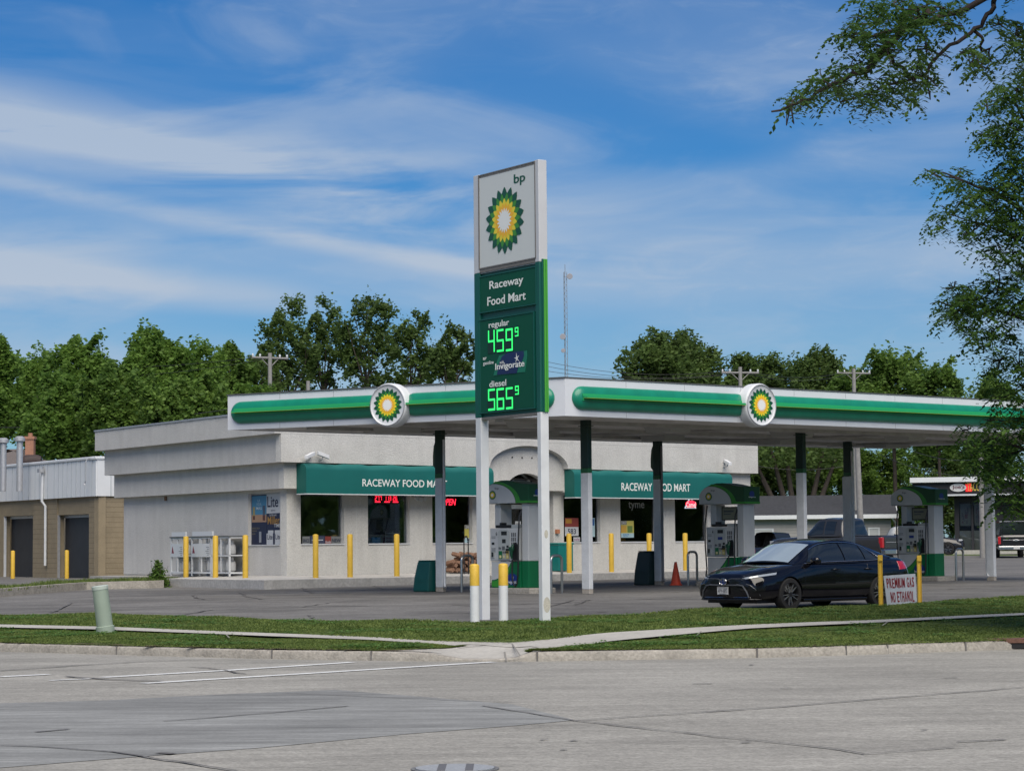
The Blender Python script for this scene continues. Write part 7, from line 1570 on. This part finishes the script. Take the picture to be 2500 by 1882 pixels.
A_bl = [(2140, 55, 75, 42), (2240, 50, 60, 45), (2300, 18, 60, 22), (2085, 85, 40, 28), (2180, 10, 90, 22), (2010, 195, 40, 28), (2075, 165, 34, 36), (2120, 232, 55, 32), (2190, 205, 60, 38), (2240, 165, 30, 40), (1960, 235, 42, 22), (2380, 135, 30, 24), (2395, 160, 22, 34), (2480, 85, 34, 34), (2440, 60, 30, 20), (2040, 215, 40, 26), (2165, 120, 48, 40), (2265, 205, 26, 18), (1930, 258, 18, 10), (2320, 60, 30, 12), (2260, 120, 30, 26)]
A_bl += [(2560 + 110 * (i % 7), -520 + 150 * (i // 7) + 40 * (i % 3), 95, 80) for i in range(35)]
LA = [([(3000, -260), (3150, -420), (3300, -600)], .03, .01), ([(3000, -260), (2700, -120), (2432, -10), (2425, 32), (2385, 72), (2310, 118), (2272, 172), (2225, 195), (2150, 222), (2050, 250)], .013, .003), ([(2432, -10), (2330, 32), (2200, 68), (2120, 90), (2080, 100)], .014, .004), ([(2225, 195), (2180, 140), (2140, 110)], .01, .004),
      ([(2185, 95), (2150, 128), (2120, 168), (2040, 205), (1960, 248), (1884, 273)], .018, .004), ([(2385, 72), (2400, 110), (2420, 150)], .008, .003), ([(2260, 40), (2230, 60), (2185, 95)], .014, .014)]
fronds('locust_tree', A_bl, DA_, .28, 25, .090, 'foreground honey locust whose branch hangs into the top right of the picture', M_lf4, LA, [(XA, 4.4, 0), (XA - .05, 4.6, 2.0), (XA - .3, 6.2, 3.4), tuple(aty(3000, -260, DA_))], 13)
DB_ = 38.4; XB = aty(2780, 1500, DB_).x
B_bl = [(2482, 215, 36, 40), (2450, 240, 40, 36), (2460, 310, 50, 50), (2410, 262, 22, 20), (2420, 330, 36, 28), (2475, 395, 45, 55), (2280, 425, 30, 14), (2330, 435, 38, 26), (2380, 480, 55, 45), (2450, 470, 60, 55), (2310, 520, 34, 20), (2400, 545, 70, 40), (2480, 560, 50, 50), (2300, 555, 22, 16), (2440, 620, 50, 22), (2490, 640, 30, 40),
        (2440, 690, 60, 34), (2330, 702, 28, 14), (2350, 735, 50, 30), (2400, 730, 60, 40), (2470, 750, 45, 50), (2330, 780, 34, 26), (2370, 812, 26, 26), (2430, 820, 50, 30), (2350, 760, 60, 24), (2440, 880, 40, 34), (2490, 900, 30, 50), (2470, 960, 50, 34), (2460, 1030, 60, 40), (2350, 1050, 18, 14), (2400, 1080, 50, 30), (2460, 1110, 60, 45), (2360, 1095, 26, 20), (2430, 1170, 40, 30), (2490, 1180, 30, 50), (2400, 1145, 40, 22), (2450, 1220, 24, 14), (2480, 1245, 26, 20), (2440, 1240, 16, 10)]
B_bl += [(2590 + 120 * (i % 4), 120 + 150 * (i // 4) + 50 * (i % 2), 90, 85) for i in range(32)]
LB = [([(2700, 450), (2800, 250), (2900, 100)], .06, .01), ([(2750, 800), (2900, 650), (3000, 500)], .06, .01), ([(2700, 620), (2540, 560), (2450, 480), (2330, 430), (2262, 415)], .06, .006), ([(2700, 900), (2560, 800), (2440, 760), (2340, 740), (2270, 742)], .06, .006), ([(2700, 1150), (2560, 1110), (2450, 1080), (2340, 1050)], .05, .006), ([(2700, 450), (2560, 360), (2480, 260), (2440, 220)], .05, .006), ([(2560, 620), (2420, 560), (2300, 515)], .03, .005), ([(2600, 1180), (2500, 1200), (2430, 1235)], .03, .005)]
fronds('locust_tree', B_bl, DB_, 1.1, 36, .35, 'honey locust on the right verge whose foliage fills the right picture edge', M_lf4, LB, [(XB, DB_, 0.1), (XB, DB_, 3), (XB - .05, DB_, 5), tuple(aty(2700, 450, DB_))], 11)

# unseen woods added all round, outside the frame, as one mass (they shade the horizon and are mirrored in glass and paint)
n = 16000; az = RNG.uniform(math.radians(24), math.radians(336), n); rr = RNG.uniform(78, 100, n); hh = 9 + 2.5 * np.sin(az * 19) + 1.5 * np.sin(az * 47)
C = np.c_[np.sin(az) * rr, np.cos(az) * rr, RNG.random(n) ** .8 * hh]
o = leafmesh('added_woods', C, 2.2, M_lf2, None); tag(o, 'unseen belt of woods added outside the frame to darken horizon and reflections', kind='stuff')
